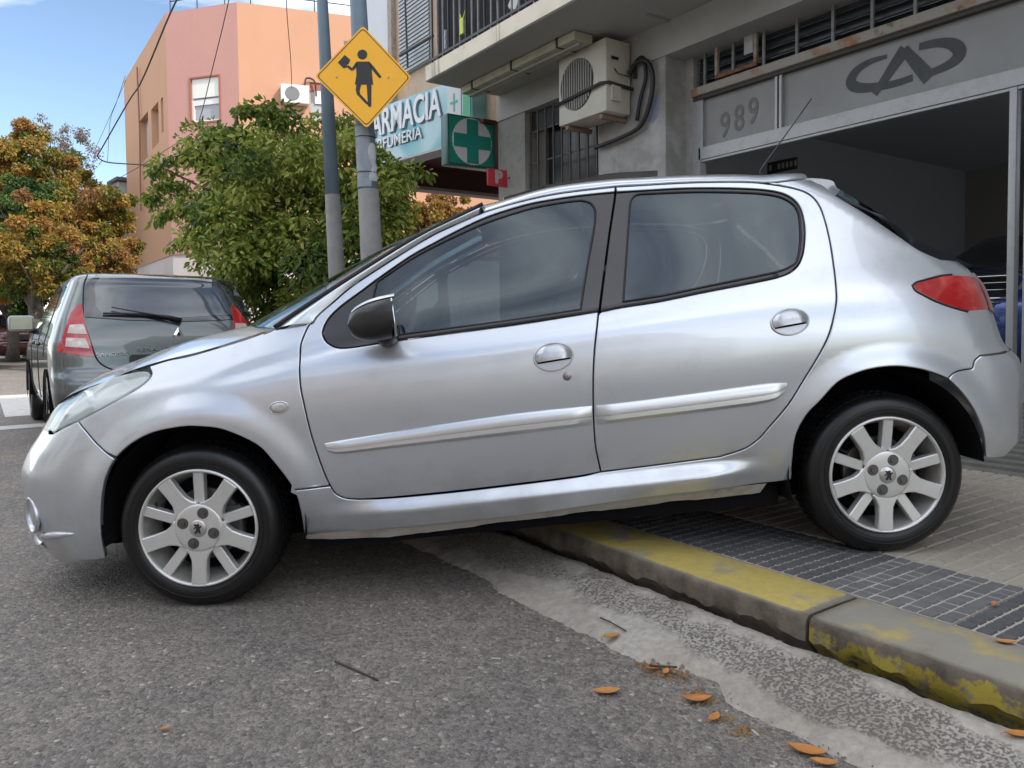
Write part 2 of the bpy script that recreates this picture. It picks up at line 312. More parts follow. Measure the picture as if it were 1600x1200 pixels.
# kerb
kerb = struct(empty('kerb'))
KY = kerb_mat('kerb yellow', ((.40, .31, .085, 1), .62, .97, 1.09), .1485, .1545, False)
KM = kerb_mat('kerb mossy', ((.36, .28, .10, 1), .42, .93, 1.10), .08, .156, True)
PK = [(1.945, -.02), (1.940, .05), (1.899, .088), (1.902, .138), (1.909, .150), (1.924, .1552), (2.05, .1565), (2.150, .1565), (2.163, .150), (2.166, .05)]
def stone(a0, a1, m, chip=0., dx=0.):
    rows = []; n = max(6, int((a1-a0)/.022))
    for i in range(n+1):
        a = a0+(a1-a0)*i/n; e = min(i, n-i); rd = .010 if e == 0 else (.003 if e == 1 else 0)
        r = []
        for k, (x, z) in enumerate(PK):
            w = .0035*hnoise(a*1.3+k*1.7) + .002*hnoise(a*3.7+k*3.1)
            ch = chip*max(0, hnoise(a*.9+2))*(1 if 2 <= k <= 4 else .3)
            jag = (.013*hnoise(a*2.3+1)+.007*hnoise(a*7.7)+random.uniform(-.003, .003)) if k in (1, 2) else 0
            r.append((x+dx+w+rd+ch*.6, a, z-rd*.6+w*.35-(ch if 3 <= k <= 5 else 0)+jag))
        rows.append(r)
    b = MB().grid(rows); np_ = len(PK)
    b.f.append(tuple(range(np_))); b.f.append(tuple(n*np_+k for k in range(np_-1, -1, -1)))
    return b.build('kerb_stone', m, kerb, auto=50)
for a0, a1, m, c in ((1.292, 2.76, KY, .0), (2.772, 4.2, KY, .0), (-.16, 1.280, KM, .014), (-1.6, -.172, KM, .012)): stone(a0, a1, m, c)
for k in range(12): stone(4.212+k*1.44, 4.2+(k+1)*1.44, KY if k < 2 else KM, .008)
# pavement
struct(MB().box(2.168, 5.46, -14, 12.4, -.05, .148).build('pavement', mat('pavement mortar', (.24, .215, .185), .92, noise=[(25, .5, (.13, .12, .105), .4, .7)])))
PAV = bpy.data.objects['pavement']
TD = mat('dark tile', (.085, .086, .087), .72, noise=[(6, .7, (.15, .145, .135), .48, .72), (60, .35, (.03, .03, .03), .5, .7)], bump=(140, .25, .002))
TB = mat('beige tile', (.36, .32, .26), .8, noise=[(5, .6, (.44, .39, .32), .45, .7), (45, .4, (.10, .085, .07), .52, .72)], bump=(120, .25, .002))
TDW = mat('worn dark tile', (.12, .12, .12), .7, noise=[(7, .8, (.17, .165, .155), .4, .65)], bump=(90, .2, .002))
def pads(nx, ny, lx, ly, gap, mname, wear=0.):
    b = MB(); b.box(.002, lx-.002, .002, ly-.002, -.006, .0015); c = .0022; px, py = lx/nx, ly/ny
    for i in range(nx):
        for j in range(ny):
            x0, x1, y0, y1 = i*px+gap/2, (i+1)*px-gap/2, j*py+gap/2, (j+1)*py-gap/2; z = .0062-wear*random.random()
            b.add([(x0, y0, .0012), (x1, y0, .0012), (x1, y1, .0012), (x0, y1, .0012), (x0+c, y0+c, z), (x1-c, y0+c, z), (x1-c, y1-c, z), (x0+c, y1-c, z)],
                  [(0, 1, 5, 4), (1, 2, 6, 5), (2, 3, 7, 6), (3, 0, 4, 7), (4, 5, 6, 7)])
    me = bpy.data.meshes.new(mname); me.from_pydata(b.v, [], b.f); return me
GROUT = mat('tile grout', (.46, .42, .36), .95, noise=[(30, .6, (.2, .185, .16), .45, .7)])
def grout(me):
    me.materials.append(GROUT)
    for p in me.polygons[:6]: p.material_index = 1
md1 = pads(9, 8, .460, .398, .0095, 'dark pane tile'); md1.materials.append(TD); grout(md1)
md2 = pads(9, 8, .460, .398, .007, 'worn pane tile', .0035); md2.materials.append(TDW); grout(md2)
mb1 = pads(2, 6, .398, .398, .011, 'ribbed tile'); mb1.materials.append(TB); grout(mb1)
for k in range(-6, 16):
    o = link('dark_tile', md2 if k == 0 else md1, None, PAV); o.location = (2.176, 1.016+k*.40-.40+.40 if False else 1.016+k*.40, .1485+random.uniform(-.001, .001)); o.rotation_euler = (random.uniform(-.003, .003), random.uniform(-.003, .003), 0)
for k in range(-6, 16):
    for j in range(6):
        if 2.642+j*.4 > 4.85: continue
        o = link('beige_tile', mb1, None, PAV); o.location = (2.642+j*.40, 1.016+k*.40, .1485+random.uniform(-.001, .001)); o.rotation_euler = (random.uniform(-.003, .003), random.uniform(-.003, .003), 0)
# ribbed ramp to the garage
rb = MB()
rb.add([(4.50, 1.55, .156), (5.46, 1.55, .47), (5.46, 4.75, .47), (4.50, 4.75, .156), (4.50, 1.55, .1), (5.46, 1.55, .1), (5.46, 4.75, .1), (4.50, 4.75, .1)],
       [(0, 1, 2, 3), (0, 4, 5, 1), (1, 5, 6, 2), (2, 6, 7, 3), (3, 7, 4, 0)])
for k in range(14):
    x = 4.54+k*.065; z = .156+(x-4.5)*.327
    rb.box(x, x+.04, 1.56, 4.74, z-.01, z+.018)
struct(rb.build('ramp', mat('ramp concrete', (.15, .145, .13), .9, noise=[(12, .5, (.09, .088, .08), .4, .7)])))
# pale stripes and a line across the road further up
WP = mat('pale road tone', (.52, .51, .48), .8, noise=[(8, .6, (.22, .21, .2), .52, .72), (40, .5, (.15, .145, .14), .55, .7)])
cr = empty('pale_stripes'); struct(cr)
for k in range(9):
    MB().grid([[(-6.2+k*.92+u*.56, 10.3+v*3.4, .004) for u in (0, 1)] for v in (0, 1)]).build('stripe', WP, cr)
MB().grid([[(-6.2+u*8.0, 9.0+v*.35, .004) for u in (0, 1)] for v in (0, 1)]).build('stop_line', WP, cr)
# far pavement of the next block and the opposite side
struct(MB().box(2.1, 5.3, 22.0, 120, -.05, .15).build('far_pavement', mat('far pavement', (.25, .23, .2), .9)))
struct(MB().box(-9.6, -6.6, -60, 12, -.05, .15).build('opposite_pavement', mat('far pavement', (.25, .23, .2), .9)))
# =====================================================================  BUILDINGS
CONC = mat('grey render', (.30, .295, .27), .9, noise=[(1.6, .6, (.20, .195, .18), .42, .66), (9, .5, (.15, .145, .13), .52, .75), (40, .25, (.38, .37, .34), .5, .7)], bump=(60, .2, .004))
CONCD = mat('stained column', (.33, .325, .31), .9, noise=[(2.3, .7, (.20, .195, .185), .44, .6), (5, .55, (.44, .43, .41), .5, .66), (30, .4, (.12, .115, .11), .6, .75)], bump=(50, .25, .005))
SLAB = mat('balcony edge', (.74, .67, .54), .9, noise=[(3, .45, (.45, .40, .32), .45, .7), (9, .8, (.12, .10, .08), .56, .68, (.3, 1, .06)), (1.2, .7, (.45, .22, .10), .62, .72)])
SOFF = mat('soffit paint', (.36, .36, .345), .9, noise=[(1.2, .45, (.27, .27, .255), .4, .7)])
FRAME = mat('aluminium frame', (.34, .345, .345), .45, metal=.3, noise=[(12, .4, (.22, .22, .22), .5, .7)])
TRANS = mat('transom panel', (.26, .265, .255), .6, noise=[(2.0, .5, (.17, .175, .17), .42, .68)])
RUSTB = mat('rusty beam', (.31, .29, .25), .8, noise=[(3.5, .9, (.27, .12, .045), .52, .64), (16, .7, (.12, .06, .03), .58, .7)])
RUST = mat('rust', (.26, .115, .045), .85, noise=[(20, .8, (.10, .05, .03), .4, .65)])
IRON = mat('black iron', (.015, .015, .017), .5)
IRONG = mat('grey iron', (.20, .20, .195), .55, noise=[(20, .5, (.10, .09, .08), .5, .7)])
DGLASS = mat('dark glazing', (.02, .024, .028), .25, spec=.25)
def fa(px, py, x): p = onx(px, py, x); return p.y, p.z
gb = empty('garage_building', (5.2, 4, 0)); tag(gb, 'grey concrete garage building with a balcony and the number 989', 'building')
def gpart(name, m, parent=gb, **k):
    b = MB(); return b
def put(b, name, m, parent, **k):
    o = b.build(name, m, None, **k)
    if parent is not None:
        if parent.type == 'EMPTY':
            o.parent = parent; o.matrix_parent_inverse = Matrix.Translation(parent.location).inverted() if parent.rotation_euler.z == 0 else parent.matrix_basis.inverted()
        else:
            o.parent = parent
            if parent.parent is not None: o.matrix_parent_inverse = parent.matrix_parent_inverse.copy() if False else Matrix()
    return o
# children of a mesh part whose own parent chain only translates: keep world coordinates by cancelling the chain
def keep(o, parent):
    o.parent = parent; bpy.context.view_layer.update(); o.matrix_parent_inverse = parent.matrix_world.inverted(); return o
def P(b, name, m, parent, **k): return keep(b.build(name, m, None, **k), parent)
XF, XD = 5.20, 5.45
aC0, aC1 = fa(1040, 200, XF)[0], fa(935, 200, XF)[0]; aP0, aP1 = fa(820, 210, XF)[0], 7.70
ZB, ZS0, ZS1 = 3.40, 3.70, 3.86
wall = P(MB().box(XF, XF+.35, aC0, aC1, 0, ZB), 'column', CONCD, gb)
P(MB().box(XF, XF+.35, aP0, aP1, 0, ZB), 'pier', CONC, gb)
P(MB().box(XF+.01, XF+.35, aC1, aP0, 0, 1.25), 'wall', CONC, gb)
P(MB().box(XF-.015, XF+.40, -8, aP1+.002, ZB, ZS0), 'beam', mat('beam paint', (.345, .345, .33), .9, noise=[(1.5, .5, (.25, .25, .235), .4, .68)]), gb)
P(MB().box(XF, XF+.35, -8, 1.3, 0, ZB), 'wall', CONC, gb)
P(MB().box(XF+.02, XF+.35, -8, aP1, ZS1, 7.4), 'wall', mat('upper wall', (.26, .25, .24), .9, noise=[(2, .5, (.18, .175, .17), .4, .7)]), gb)
P(MB().box(XF+.35, 16, .8, aP1-.02, 3.615, 7.38), 'upper_storey', CONC, gb)
P(MB().box(XF+.03, 16, -8, -5.2, 7.38, 13.4), 'shade_tower', CONC, gb)  # added out of view, its height set to keep the car in shade
bal = P(MB().box(4.20, XF+.02, -7.9, fa(664, 118, 4.2)[0], ZS0+.003, ZS1), 'balcony', SLAB, gb)
P(MB().box(4.215, XF, -7.88, fa(664, 118, 4.2)[0]-.01, ZS0-.006, ZS0+.01), 'soffit', SOFF, bal)
P(MB().box(4.9, XF-.02, 4.9, 4.93, ZS0-.02, ZS0), 'soffit_joint', CONC, bal)
yb1 = fa(664, 118, 4.2)[0]
for k in range(38):
    y = yb1-.10-k*.118; P(MB().box(4.24, 4.256, y, y+.014, ZS1, 4.86), 'railing_bar', IRONG if k % 3 else IRON, bal)
P(MB().box(4.235, 4.262, yb1-4.6, yb1-.06, 4.86, 4.90), 'handrail', IRON, bal)
P(MB().box(4.235, 4.262, yb1-4.6, yb1-.06, ZS1+.05, ZS1+.075), 'bottom_rail', IRON, bal)
P(MB().grid([[(4.33+.02*math.sin(a*9), a, z) for z in (ZS1+.02, 4.4, 4.95)] for a in np.linspace(yb1-4.6, yb1-.12, 30)]), 'shade_cloth', mat('dark netting', (.018, .018, .022), .95), bal)
P(MB().box(4.33, 5.2, yb1-.11, yb1-.09, ZS1+.02, 4.95), 'shade_cloth_end', mat('dark netting', (.018, .018, .022), .95), bal)
# things on the balcony
p = onx(722, 38, 4.245); b = MB().box(p.x-.012, p.x+.01, p.y-.03, p.y+.03, p.z-.10, p.z+.06); b.tube([(p.x, p.y-.02, p.z+.05), (p.x, p.y-.07, p.z+.12)], .008, 6).tube([(p.x, p.y+.02, p.z+.05), (p.x, p.y+.035, p.z+.11)], .008, 6)
tag(b.build('peg_basket', mat('lime plastic', (.50, .55, .06), .5)), 'lime green peg holder hung on the balcony bars', 'peg holder')
p = onx(695, 62, 4.31); tag(MB().bbox(p.x-.02, p.x+.015, p.y-.028, p.y+.028, p.z-.11, p.z+.10, .01).build('white_canister', mat('white plastic', (.6, .62, .66), .5)), 'narrow white canister standing behind the balcony bars', 'canister')
p = onx(803, 6, 4.30)
tag(MB().prism([(-.10, .02), (-.05, .07), (.0, .05), (.06, .09), (.09, .05), (.05, -.02), (.01, -.07), (-.03, -.02), (-.08, -.02)], lambda u, v, d: (4.30+d, p.y-u, p.z+v), 0, .012).build('white_rag', mat('white cloth', (.65, .66, .67), .9)), 'white rag caught on the dark balcony netting', 'rag')
# long lamp fitting under the balcony
l0, l1 = onx(733, 138, 4.72), onx(912, 58, 4.72); zc = (l0.z+l1.z)/2+.05; ZS0L = min(ZS0-.012, zc+.085)
lf = empty('light_fitting', (4.72, (l0.y+l1.y)/2, zc)); tag(lf, 'long cream light fitting fixed beneath the balcony', 'light fitting')
CREAM = mat('aged cream metal', (.42, .40, .32), .6, noise=[(6, .5, (.24, .22, .17), .45, .7)])
P(MB().bbox(4.61, 4.83, l1.y, l0.y, zc-.11, ZS0L, .008), 'housing', CREAM, lf)
P(MB().box(4.69, 4.75, l1.y+.03, l0.y-.03, zc-.135, zc-.11), 'tube_cover', mat('dull diffuser', (.30, .30, .27), .5), lf)
for yy in (l1.y+.25, (l0.y+l1.y)/2, l0.y-.25): P(MB().box(4.60, 4.84, yy, yy+.02, zc-.115, zc+.05), 'bracket', IRON, lf)
# barred window
win = P(MB().box(XF+.22, XF+.26, aC1, aP0, 1.25, ZB), 'window', DGLASS, gb)
P(MB().box(XF+.10, XF+.14, aC1, aP0, ZB-.22, ZB), 'shutter_box', mat('dark box', (.03, .03, .03), .7), win)
for k in range(9):
    y = aC1+.07+k*(aP0-aC1-.12)/8; P(MB().box(XF+.04, XF+.056, y, y+.016, 1.26, ZB-.02), 'bar', mat('dull bar', (.075, .072, .068), .7), win)
for z in (1.6, 2.0, 2.4, 2.8, 3.15): P(MB().box(XF+.058, XF+.066, aC1, aP0, z, z+.016), 'cross_bar', mat('dull bar', (.075, .072, .068), .7), win)
P(MB().box(XF+.16, XF+.22, aP0-.16, aP0-.04, 1.3, 3.3), 'side_frame', mat('stained timber', (.16, .14, .12), .8), win)
# garage front
aL, aR, aM = fa(1094, 250, XD)[0], 2.20, fa(1216, 150, XD)[0]
ZD, ZR = 2.465, 3.03
gd = P(MB().box(XD, XD+.06, aR-.9, aL+.02, ZD, ZD+.105), 'transom_rail', FRAME, gb)
P(MB().box(XD+.01, XD+.05, aR-.9, aL+.02, ZD-.022, ZD-.004), 'drip_rail', FRAME, gd)
P(MB().box(XD, XD+.08, aL, aL+.09, .4, ZR), 'door_jamb', FRAME, gb); P(MB().box(XD+.012, XD+.07, aL+.092, aC0, .4, ZB), 'jamb_filler', CONCD, gb)
for dy, w_, x_ in ((0, .045, 0), (-.075, .035, .02), (-.14, .03, .0)): P(MB().bbox(XD+x_, XD+.07+x_, aR+dy, aR+dy+w_, .47, ZD-.004, .006), 'door_post', FRAME, gb, auto=40)
P(MB().box(XD+.03, XD+.05, aR-.9, aR-.15, .47, ZD), 'side_leaf', mat('leaf grey', (.22, .225, .22), .6), gb)
P(MB().box(XD-.02, XD+.10, 1.4, aL, .40, .475), 'threshold', CONC, gb)
trn = P(MB().box(XD+.035, XD+.055, aM+.03, aL+.0, ZD+.105, ZR), 'transom', TRANS, gb)
trn2 = P(MB().box(XD+.035, XD+.055, aR-.9, aM-.03, ZD+.105, ZR), 'transom', TRANS, gb)
for dy in (-.03, .012): P(MB().box(XD, XD+.06, aM+dy, aM+dy+.022, ZD+.105, ZR), 'mullion', FRAME, gb)
P(MB().box(XD+.0, XD+.06, aL-.03, aL, ZD+.105, ZR), 'mullion', FRAME, gb)
bm_ = P(MB().bbox(XD-.05, XD+.06, aR-.9, aL+.07, ZR, ZR+.075, .006), 'window_beam', RUSTB, gb, auto=40)
P(MB().box(XD-.02, XD+.05, aR-.9, aL+.07, ZR-.03, ZR), 'beam_flange', mat('dark flange', (.06, .055, .05), .8), gb)
lou = P(MB().box(XD+.10, XD+.12, aR-.9, aL+.09, ZR+.07, ZB+.05), 'clerestory', mat('clerestory glass', (.045, .05, .055), .25), gb)  # even, nearly black glass colour
for k in range(10):
    y = aL-.06-k*.315; P(MB().box(XD+.0, XD+.018, y, y+.022, ZR+.07, ZB+.02), 'glazing_bar', IRONG, lou)
for k in range(4):
    z = ZR+.14+k*.08; P(MB().add([(XD+.04, aR-.9, z), (XD+.04, aL+.06, z), (XD+.09, aL+.06, z+.035), (XD+.09, aR-.9, z+.035), (XD+.04, aR-.9, z+.005), (XD+.04, aL+.06, z+.005), (XD+.09, aL+.06, z+.04), (XD+.09, aR-.9, z+.04)], [(0, 1, 2, 3), (7, 6, 5, 4), (0, 4, 5, 1), (2, 6, 7, 3)]), 'louvre', mat('louvre glass', (.07, .078, .085), .2), lou)
y0, y1 = fa(1183, 100, XD-.02)[0], fa(1118, 110, XD-.02)[0]
rf = P(MB().box(XD-.03, XD-.008, y0, y1, ZR+.10, ZR+.13), 'open_pane', RUST, lou)
for yy in (y0, y1-.03): P(MB().box(XD-.032, XD-.006, yy, yy+.03, ZR+.13, ZB), 'pane_stile', RUSTB, rf)
P(MB().box(XD-.026, XD-.012, y0+.04, y0+.13, ZR+.22, ZB), 'vent_plate', mat('pale plate', (.36, .36, .34), .7), rf)
# faded number and logo
FADE = mat('faded letter', (.135, .14, .135), .7, noise=[(12, .6, (.20, .205, .2), .42, .65)])
for ch, px_, py_ in (('9', 1133, 195), ('8', 1155, 184), ('9', 1177, 173)):
    c0 = onx(px_, py_, XD+.033); n9 = text_mesh('number_digit', ch, .30, .0015, FADE, None, .004); vs_ = n9.data.vertices
    x0_, x1_, y0_, y1_ = min(v.co.x for v in vs_), max(v.co.x for v in vs_), min(v.co.y for v in vs_), max(v.co.y for v in vs_)
    for v in vs_: v.co.x = ((v.co.x-x0_)/(x1_-x0_)-.5)*.105; v.co.y = ((v.co.y-y0_)/(y1_-y0_)-.5)*.225
    n9.matrix_world = frame_matrix((XD+.032, c0.y, c0.z), (0, -1, 0), (0, 0, 1), (-1, 0, 0)); keep(n9, trn)
LOGO = mat('logo grey', (.055, .06, .062), .7, noise=[(10, .35, (.085, .09, .09), .45, .65)])
LZ = [.0335]
def ribbon(px, w, name):
    pts = smooth_line([fa(1200+q[0]/4, q[1]/4, XD+.033) for q in px], 6) if len(px) > 2 else [fa(1200+q[0]/4, q[1]/4, XD+.033) for q in px]
    ws = w if isinstance(w, list) else [w, w]; rows = []
    for i, q in enumerate(pts):
        a = np.array(pts[max(0, i-1)]); c = np.array(pts[min(len(pts)-1, i+1)]); t = (c-a)/np.linalg.norm(c-a); nn = np.array((-t[1], t[0])); k = i/(len(pts)-1); hw = np.interp(k, np.linspace(0, 1, len(ws)), ws)/2
        rows.append([(XD+LZ[0], q[0]+nn[0]*hw, q[1]+nn[1]*hw), (XD+LZ[0], q[0]-nn[0]*hw, q[1]-nn[1]*hw)])
    LZ[0] -= .0012; f = MB().grid(rows); f.grid([[(r[0]+.0004, r[1], r[2]) for r in rr] for rr in rows]); return P(f, name, LOGO, trn2)
ribbon([(745, 352), (640, 385), (560, 435), (520, 495), (530, 535), (590, 550), (700, 540), (800, 520), (905, 485)], [.03, .055, .085, .075, .055, .05], 'logo_arc')
ribbon([(860, 305), (800, 390), (740, 480), (665, 590)], [.10, .085, .07, .055], 'logo_stroke')
ribbon([(850, 305), (930, 400), (1010, 490)], [.06, .085, .10], 'logo_stroke')
ribbon([(945, 292), (1060, 268), (1150, 275), (1195, 315), (1180, 365), (1110, 415), (1000, 460)], [.05, .06, .085, .085, .06, .045], 'logo_arc')
# interior
INT = mat('garage wall', (.50, .51, .51), .9, noise=[(.8, .4, (.42, .43, .43), .4, .7)])
P(MB().box(XD+.12, 13.5, -5.15, -5.0, .40, 7.0), 'inner_wall', INT, gb); P(MB().box(XD+.12, 13.5, 6.2, 6.35, .40, 3.45), 'inner_wall', INT, gb)
P(MB().box(13.5, 13.65, -5.1, 6.35, .40, 3.45), 'inner_wall', mat('back wall', (.40, .37, .33), .9), gb); P(MB().box(XD+.10, 13.5, -5.0, 6.35, .30, .455), 'garage_floor', mat('garage floor', (.42, .42, .41), .5), gb)
P(MB().box(XD+.12, 13.5, .8, 6.35, 3.43, 3.60), 'garage_ceiling', INT, gb)  # stops short: unseen opening added beyond it lets daylight into the garage
P(MB().box(XF+.34, XD+.14, aC0, 6.3, .4, ZB), 'inner_wall', INT, gb)
q = onx(1221, 259, 6.3)
pl = P(MB().box(q.x, q.x+.02, q.y-.16, q.y+.16, q.z-.055, q.z+.055), 'notice_plate', mat('plate black', (.01, .01, .011), .5), gb)
for k in range(6): P(MB().box(q.x-.003, q.x, q.y+.11-k*.045-(.05 if k else 0), q.y+.135-k*.045-(.05 if k else 0), q.z-.025, q.z+.025), 'plate_mark', mat('plate grey', (.25, .25, .25), .6), pl)
# paint smudge on the column
q = onx(1020, 170, XF); P(MB().prism([(.0, .13), (.07, .11), (.095, .0), (.06, -.10), (.0, -.14), (-.07, -.11), (-.08, .0), (-.05, .09)], lambda u, v, d: (XF+d, q.y-u*.9, q.z+v*.95), -.002, 0.), 'paint_patch', mat('blue paint patch', (.17, .22, .33), .9, noise=[(10, .6, (.28, .27, .25), .45, .65)]), wall)
# air conditioner
ACM = mat('ac casing', (.50, .48, .41), .55, noise=[(5, .4, (.36, .34, .28), .45, .7), (14, .6, (.14, .10, .06), .66, .78)])
xa = 4.85; a0_, a1_ = fa(947, 110, xa)[0], fa(873, 150, xa)[0]; z1_ = (fa(945, 56, xa)[1]+fa(872, 94, xa)[1])/2; z0_ = (fa(940, 172, xa)[1]+fa(876, 200, xa)[1])/2
ac = empty('air_conditioner', (xa, (a0_+a1_)/2, z0_)); tag(ac, 'old cream air conditioner unit hanging on the garage building under the balcony', 'air conditioner')
P(MB().bbox(xa, 5.155, a0_, a1_, z0_, z1_, .012), 'casing', ACM, ac, auto=40)
fc = (xa, (a0_+a1_)/2+.07, (z0_+z1_)/2+.01); fr_ = .245
fan = P(MB().lathe([(fr_, -.006), (fr_, .012), (fr_-.01, .012)], 40, 'x', fc).lathe([(0, -.002), (fr_-.005, -.002)], 40, 'x', fc), 'fan_well', mat('fan dark', (.06, .06, .055), .7), ac)
for k in range(13):
    dy = -fr_+.035*(k+.5)+.008; hh = math.sqrt(max(0, fr_*fr_-dy*dy))*.98
    P(MB().box(xa-.016, xa-.008, fc[1]+dy-.008, fc[1]+dy+.006, fc[2]-hh, fc[2]+hh), 'grille_slat', mat('slat grey', (.27, .265, .24), .6), fan)
st_ = (z0_*.62+z1_*.38)
P(MB().tube([(xa-.03, a1_+.02, st_-.05), (xa-.03, a0_+.04, st_-.0), (xa+.02, a0_-.02, st_+.0), (5.16, a0_-.03, st_-.02)], .016, 6), 'strap', IRON, ac, auto=50)
for yy in (a0_+.08, a1_-.12): P(MB().bbox(xa+.02, 5.19, yy, yy+.045, z0_-.05, z0_-.004, .006), 'bracket', mat('rusty bracket', (.20, .15, .10), .8), ac)
P(MB().bbox(xa+.06, 5.0, a0_-.010, a0_-.001, z1_-.19, z1_-.16, .003), 'badge', IRON, ac)
P(MB().box(xa+.05, xa+.16, a0_-.03, a0_-.002, z0_+.10, z0_+.24), 'valve_cover', ACM, ac)
loop = [(5.12, a0_-.02, z1_-.30), (5.13, a0_-.10, z1_-.22), (5.14, a0_-.24, z1_-.24), (5.15, a0_-.30, z1_-.40), (5.15, a0_-.26, z1_-.62), (5.15, a0_-.14, z1_-.80), (5.14, a0_+.12, z1_-.86), (5.15, a0_+.5, z1_-.88)]
P(MB().tube(smooth_line(loop, 6), .022, 8), 'pipe', IRON, ac, smooth=True)
loop2 = [(5.16, a0_-.06, z1_-.34), (5.17, a0_-.05, z1_-.20), (5.16, a0_-.16, z1_-.18), (5.16, a0_-.2, z1_-.36), (5.16, a0_-.13, z1_-.55), (5.16, a0_-.08, z1_-.74)]
P(MB().tube(smooth_line(loop2, 6), .018, 8), 'pipe', IRON, ac, smooth=True)
P(MB().tube(smooth_line([(4.95, a0_-.004, z1_-.27), (4.98, a0_-.03, z1_-.32), (5.1, a0_-.04, z1_-.33)], 5), .005, 6), 'cable', IRON, ac)
# ------------------------------------------------------------ pharmacy on the corner
ph = empty('pharmacy_building', (5.3, 9.5, 0)); tag(ph, 'pale corner building with stained orange render above the pharmacy sign', 'building')
STU = mat('stained orange render', (.50, .34, .22), .9, noise=[(2, .7, (.55, .46, .37), .45, .62), (7, .6, (.52, .20, .10), .58, .70, (1, 1, .35)), (25, .3, (.3, .2, .14), .5, .7)])
WHT = mat('white render', (.62, .63, .66), .9, noise=[(1.5, .35, (.5, .5, .5), .42, .7)])
y3 = fa(614, 40, 5.25)[0]; y4 = fa(575, 40, 5.25)[0]
P(MB().box(5.25, 9.5, aP1+.01, y3, 3.42, 9.0), 'wall', STU, ph); P(MB().box(5.22, 9.5, y3, y4, 3.42, 9.2), 'white_wall', WHT, ph)
P(MB().box(5.17, 5.25, y3-.10, y3+.02, 4.3, 9.0), 'corner_strip', mat('weathered strip', (.36, .32, .27), .9, noise=[(14, .6, (.2, .16, .12), .45, .65)]), ph)
sy0, sy1, sz0_ = fa(674, 60, 5.22)[0], fa(627, 60, 5.22)[0], fa(650, 108, 5.22)[1]
sw = P(MB().box(5.20, 5.26, sy0, sy1, sz0_, 7.2), 'roller_shutter', mat('shutter grey', (.30, .33, .34), .7), ph)
for k in range(34):
    z = sz0_+.01+k*.055; P(MB().add([(5.200, sy0, z), (5.200, sy1, z), (5.176, sy1, z+.004), (5.176, sy0, z+.004), (5.186, sy0, z+.046), (5.186, sy1, z+.046)], [(0, 1, 2, 3), (3, 2, 5, 4)]), 'shutter_slat', mat('slat paint', (.36, .39, .40), .65, noise=[(8, .4, (.25, .26, .26), .5, .7)]), sw)
P(MB().tube([onx(625, 87, 5.0), onx(676, 56, 5.0)], .022, 8), 'guard_rail', IRON, ph)
for px in (633,): P(MB().tube([onx(px, 0, 5.05), onx(px+4, 105, 5.05)], .014, 8), 'drain_pipe', IRON, ph)
# canopy / maroon fascia under the overhang, corner cut away at street level
yM = 10.4; mA, mB_ = ony(640, 270, yM), ony(800, 270, yM); zl_ = ony(710, 297, yM).z
P(MB().box(mA.x, mB_.x+1.5, yM, yM+.2, zl_, zl_+1.4), 'maroon_fascia', mat('maroon panel', (.075, .012, .010), .6, noise=[(3, .4, (.04, .008, .007), .4, .7)]), ph)
P(MB().box(mA.x-.03, mB_.x+1.5, yM-.04, yM+.2, zl_-.05, zl_), 'fascia_lip', mat('lip grey', (.32, .27, .25), .7), ph)
P(MB().box(5.0, 9.5, aP1+.01, 10.9, 3.38, 3.42), 'canopy_soffit', mat('maroon soffit', (.06, .015, .012), .7), ph)
P(MB().box(7.4, 7.6, aP1+.01, 9.0, .15, 3.38), 'shop_wall', mat('shop wall', (.2, .17, .15), .8), ph)
# sign box
sr_ = onx(738, 185, 5.02); dS = Vector((-.156, .988, 0)); nS = Vector((-.988, -.156, 0))
def on_sign(px, py):
    r = ray(px, py); t = (sr_-CC).dot(nS)/r.dot(nS); p = CC+r*t; return (p-sr_).dot(dS), p.z
L_s = on_sign(585, 200)[0]; zt_s = (on_sign(617, 157)[1]+on_sign(692, 134)[1])/2; zb_s = (on_sign(650, 242)[1]+on_sign(699, 226)[1])/2
sgn = empty('pharmacy_sign', sr_); tag(sgn, 'pale blue lettered pharmacy sign reading FARMACIA above the shop', 'sign')
SM = frame_matrix((sr_.x, sr_.y, 0), -dS, (0, 0, 1), nS)       # local x runs to the right along the sign, y up, z out
def sp(b, name, m, parent=sgn, **k):
    o = b.build(name, m, None, **k); o.matrix_world = SM; bpy.context.view_layer.update(); return keep(o, parent)
SB = bpy.data.materials.new('sign blue'); SB.use_nodes = True
t_ = SB.node_tree; b_ = t_.nodes['Principled BSDF']; co_ = t_.nodes.new('ShaderNodeTexCoord'); n_ = t_.nodes.new('ShaderNodeTexNoise'); n_.inputs['Scale'].default_value = 1.1; n_.inputs['Detail'].default_value = 1; n_.inputs['Distortion'].default_value = 1.2
r_ = t_.nodes.new('ShaderNodeValToRGB'); e_ = r_.color_ramp.elements; e_[0].position = .36; e_[0].color = (.05, .34, .40, 1); e_[1].position = .60; e_[1].color = (.36, .54, .58, 1)
t_.links.new(co_.outputs['Object'], n_.inputs['Vector']); t_.links.new(n_.outputs['Fac'], r_.inputs[0]); t_.links.new(r_.outputs[0], b_.inputs['Base Color']); b_.inputs['Roughness'].default_value = .35
bd = sp(MB().box(-L_s, 0, zb_s, zt_s, -.25, 0), 'sign_box', SB)
sp(MB().box(-L_s-.01, .01, zb_s-.03, zb_s, -.26, .01), 'sign_trim', mat('sign trim', (.35, .36, .36), .5)); sp(MB().box(-.16, -.02, zb_s, zt_s+.0, .002, .012), 'green_band', mat('sign green', (.05, .35, .17), .5))
sp(MB().box(-.46, -.20, zb_s+.05, zt_s-.02, .002, .010), 'white_band', mat('sign white', (.55, .57, .58), .5))
cz_ = (zb_s+zt_s)/2+.12
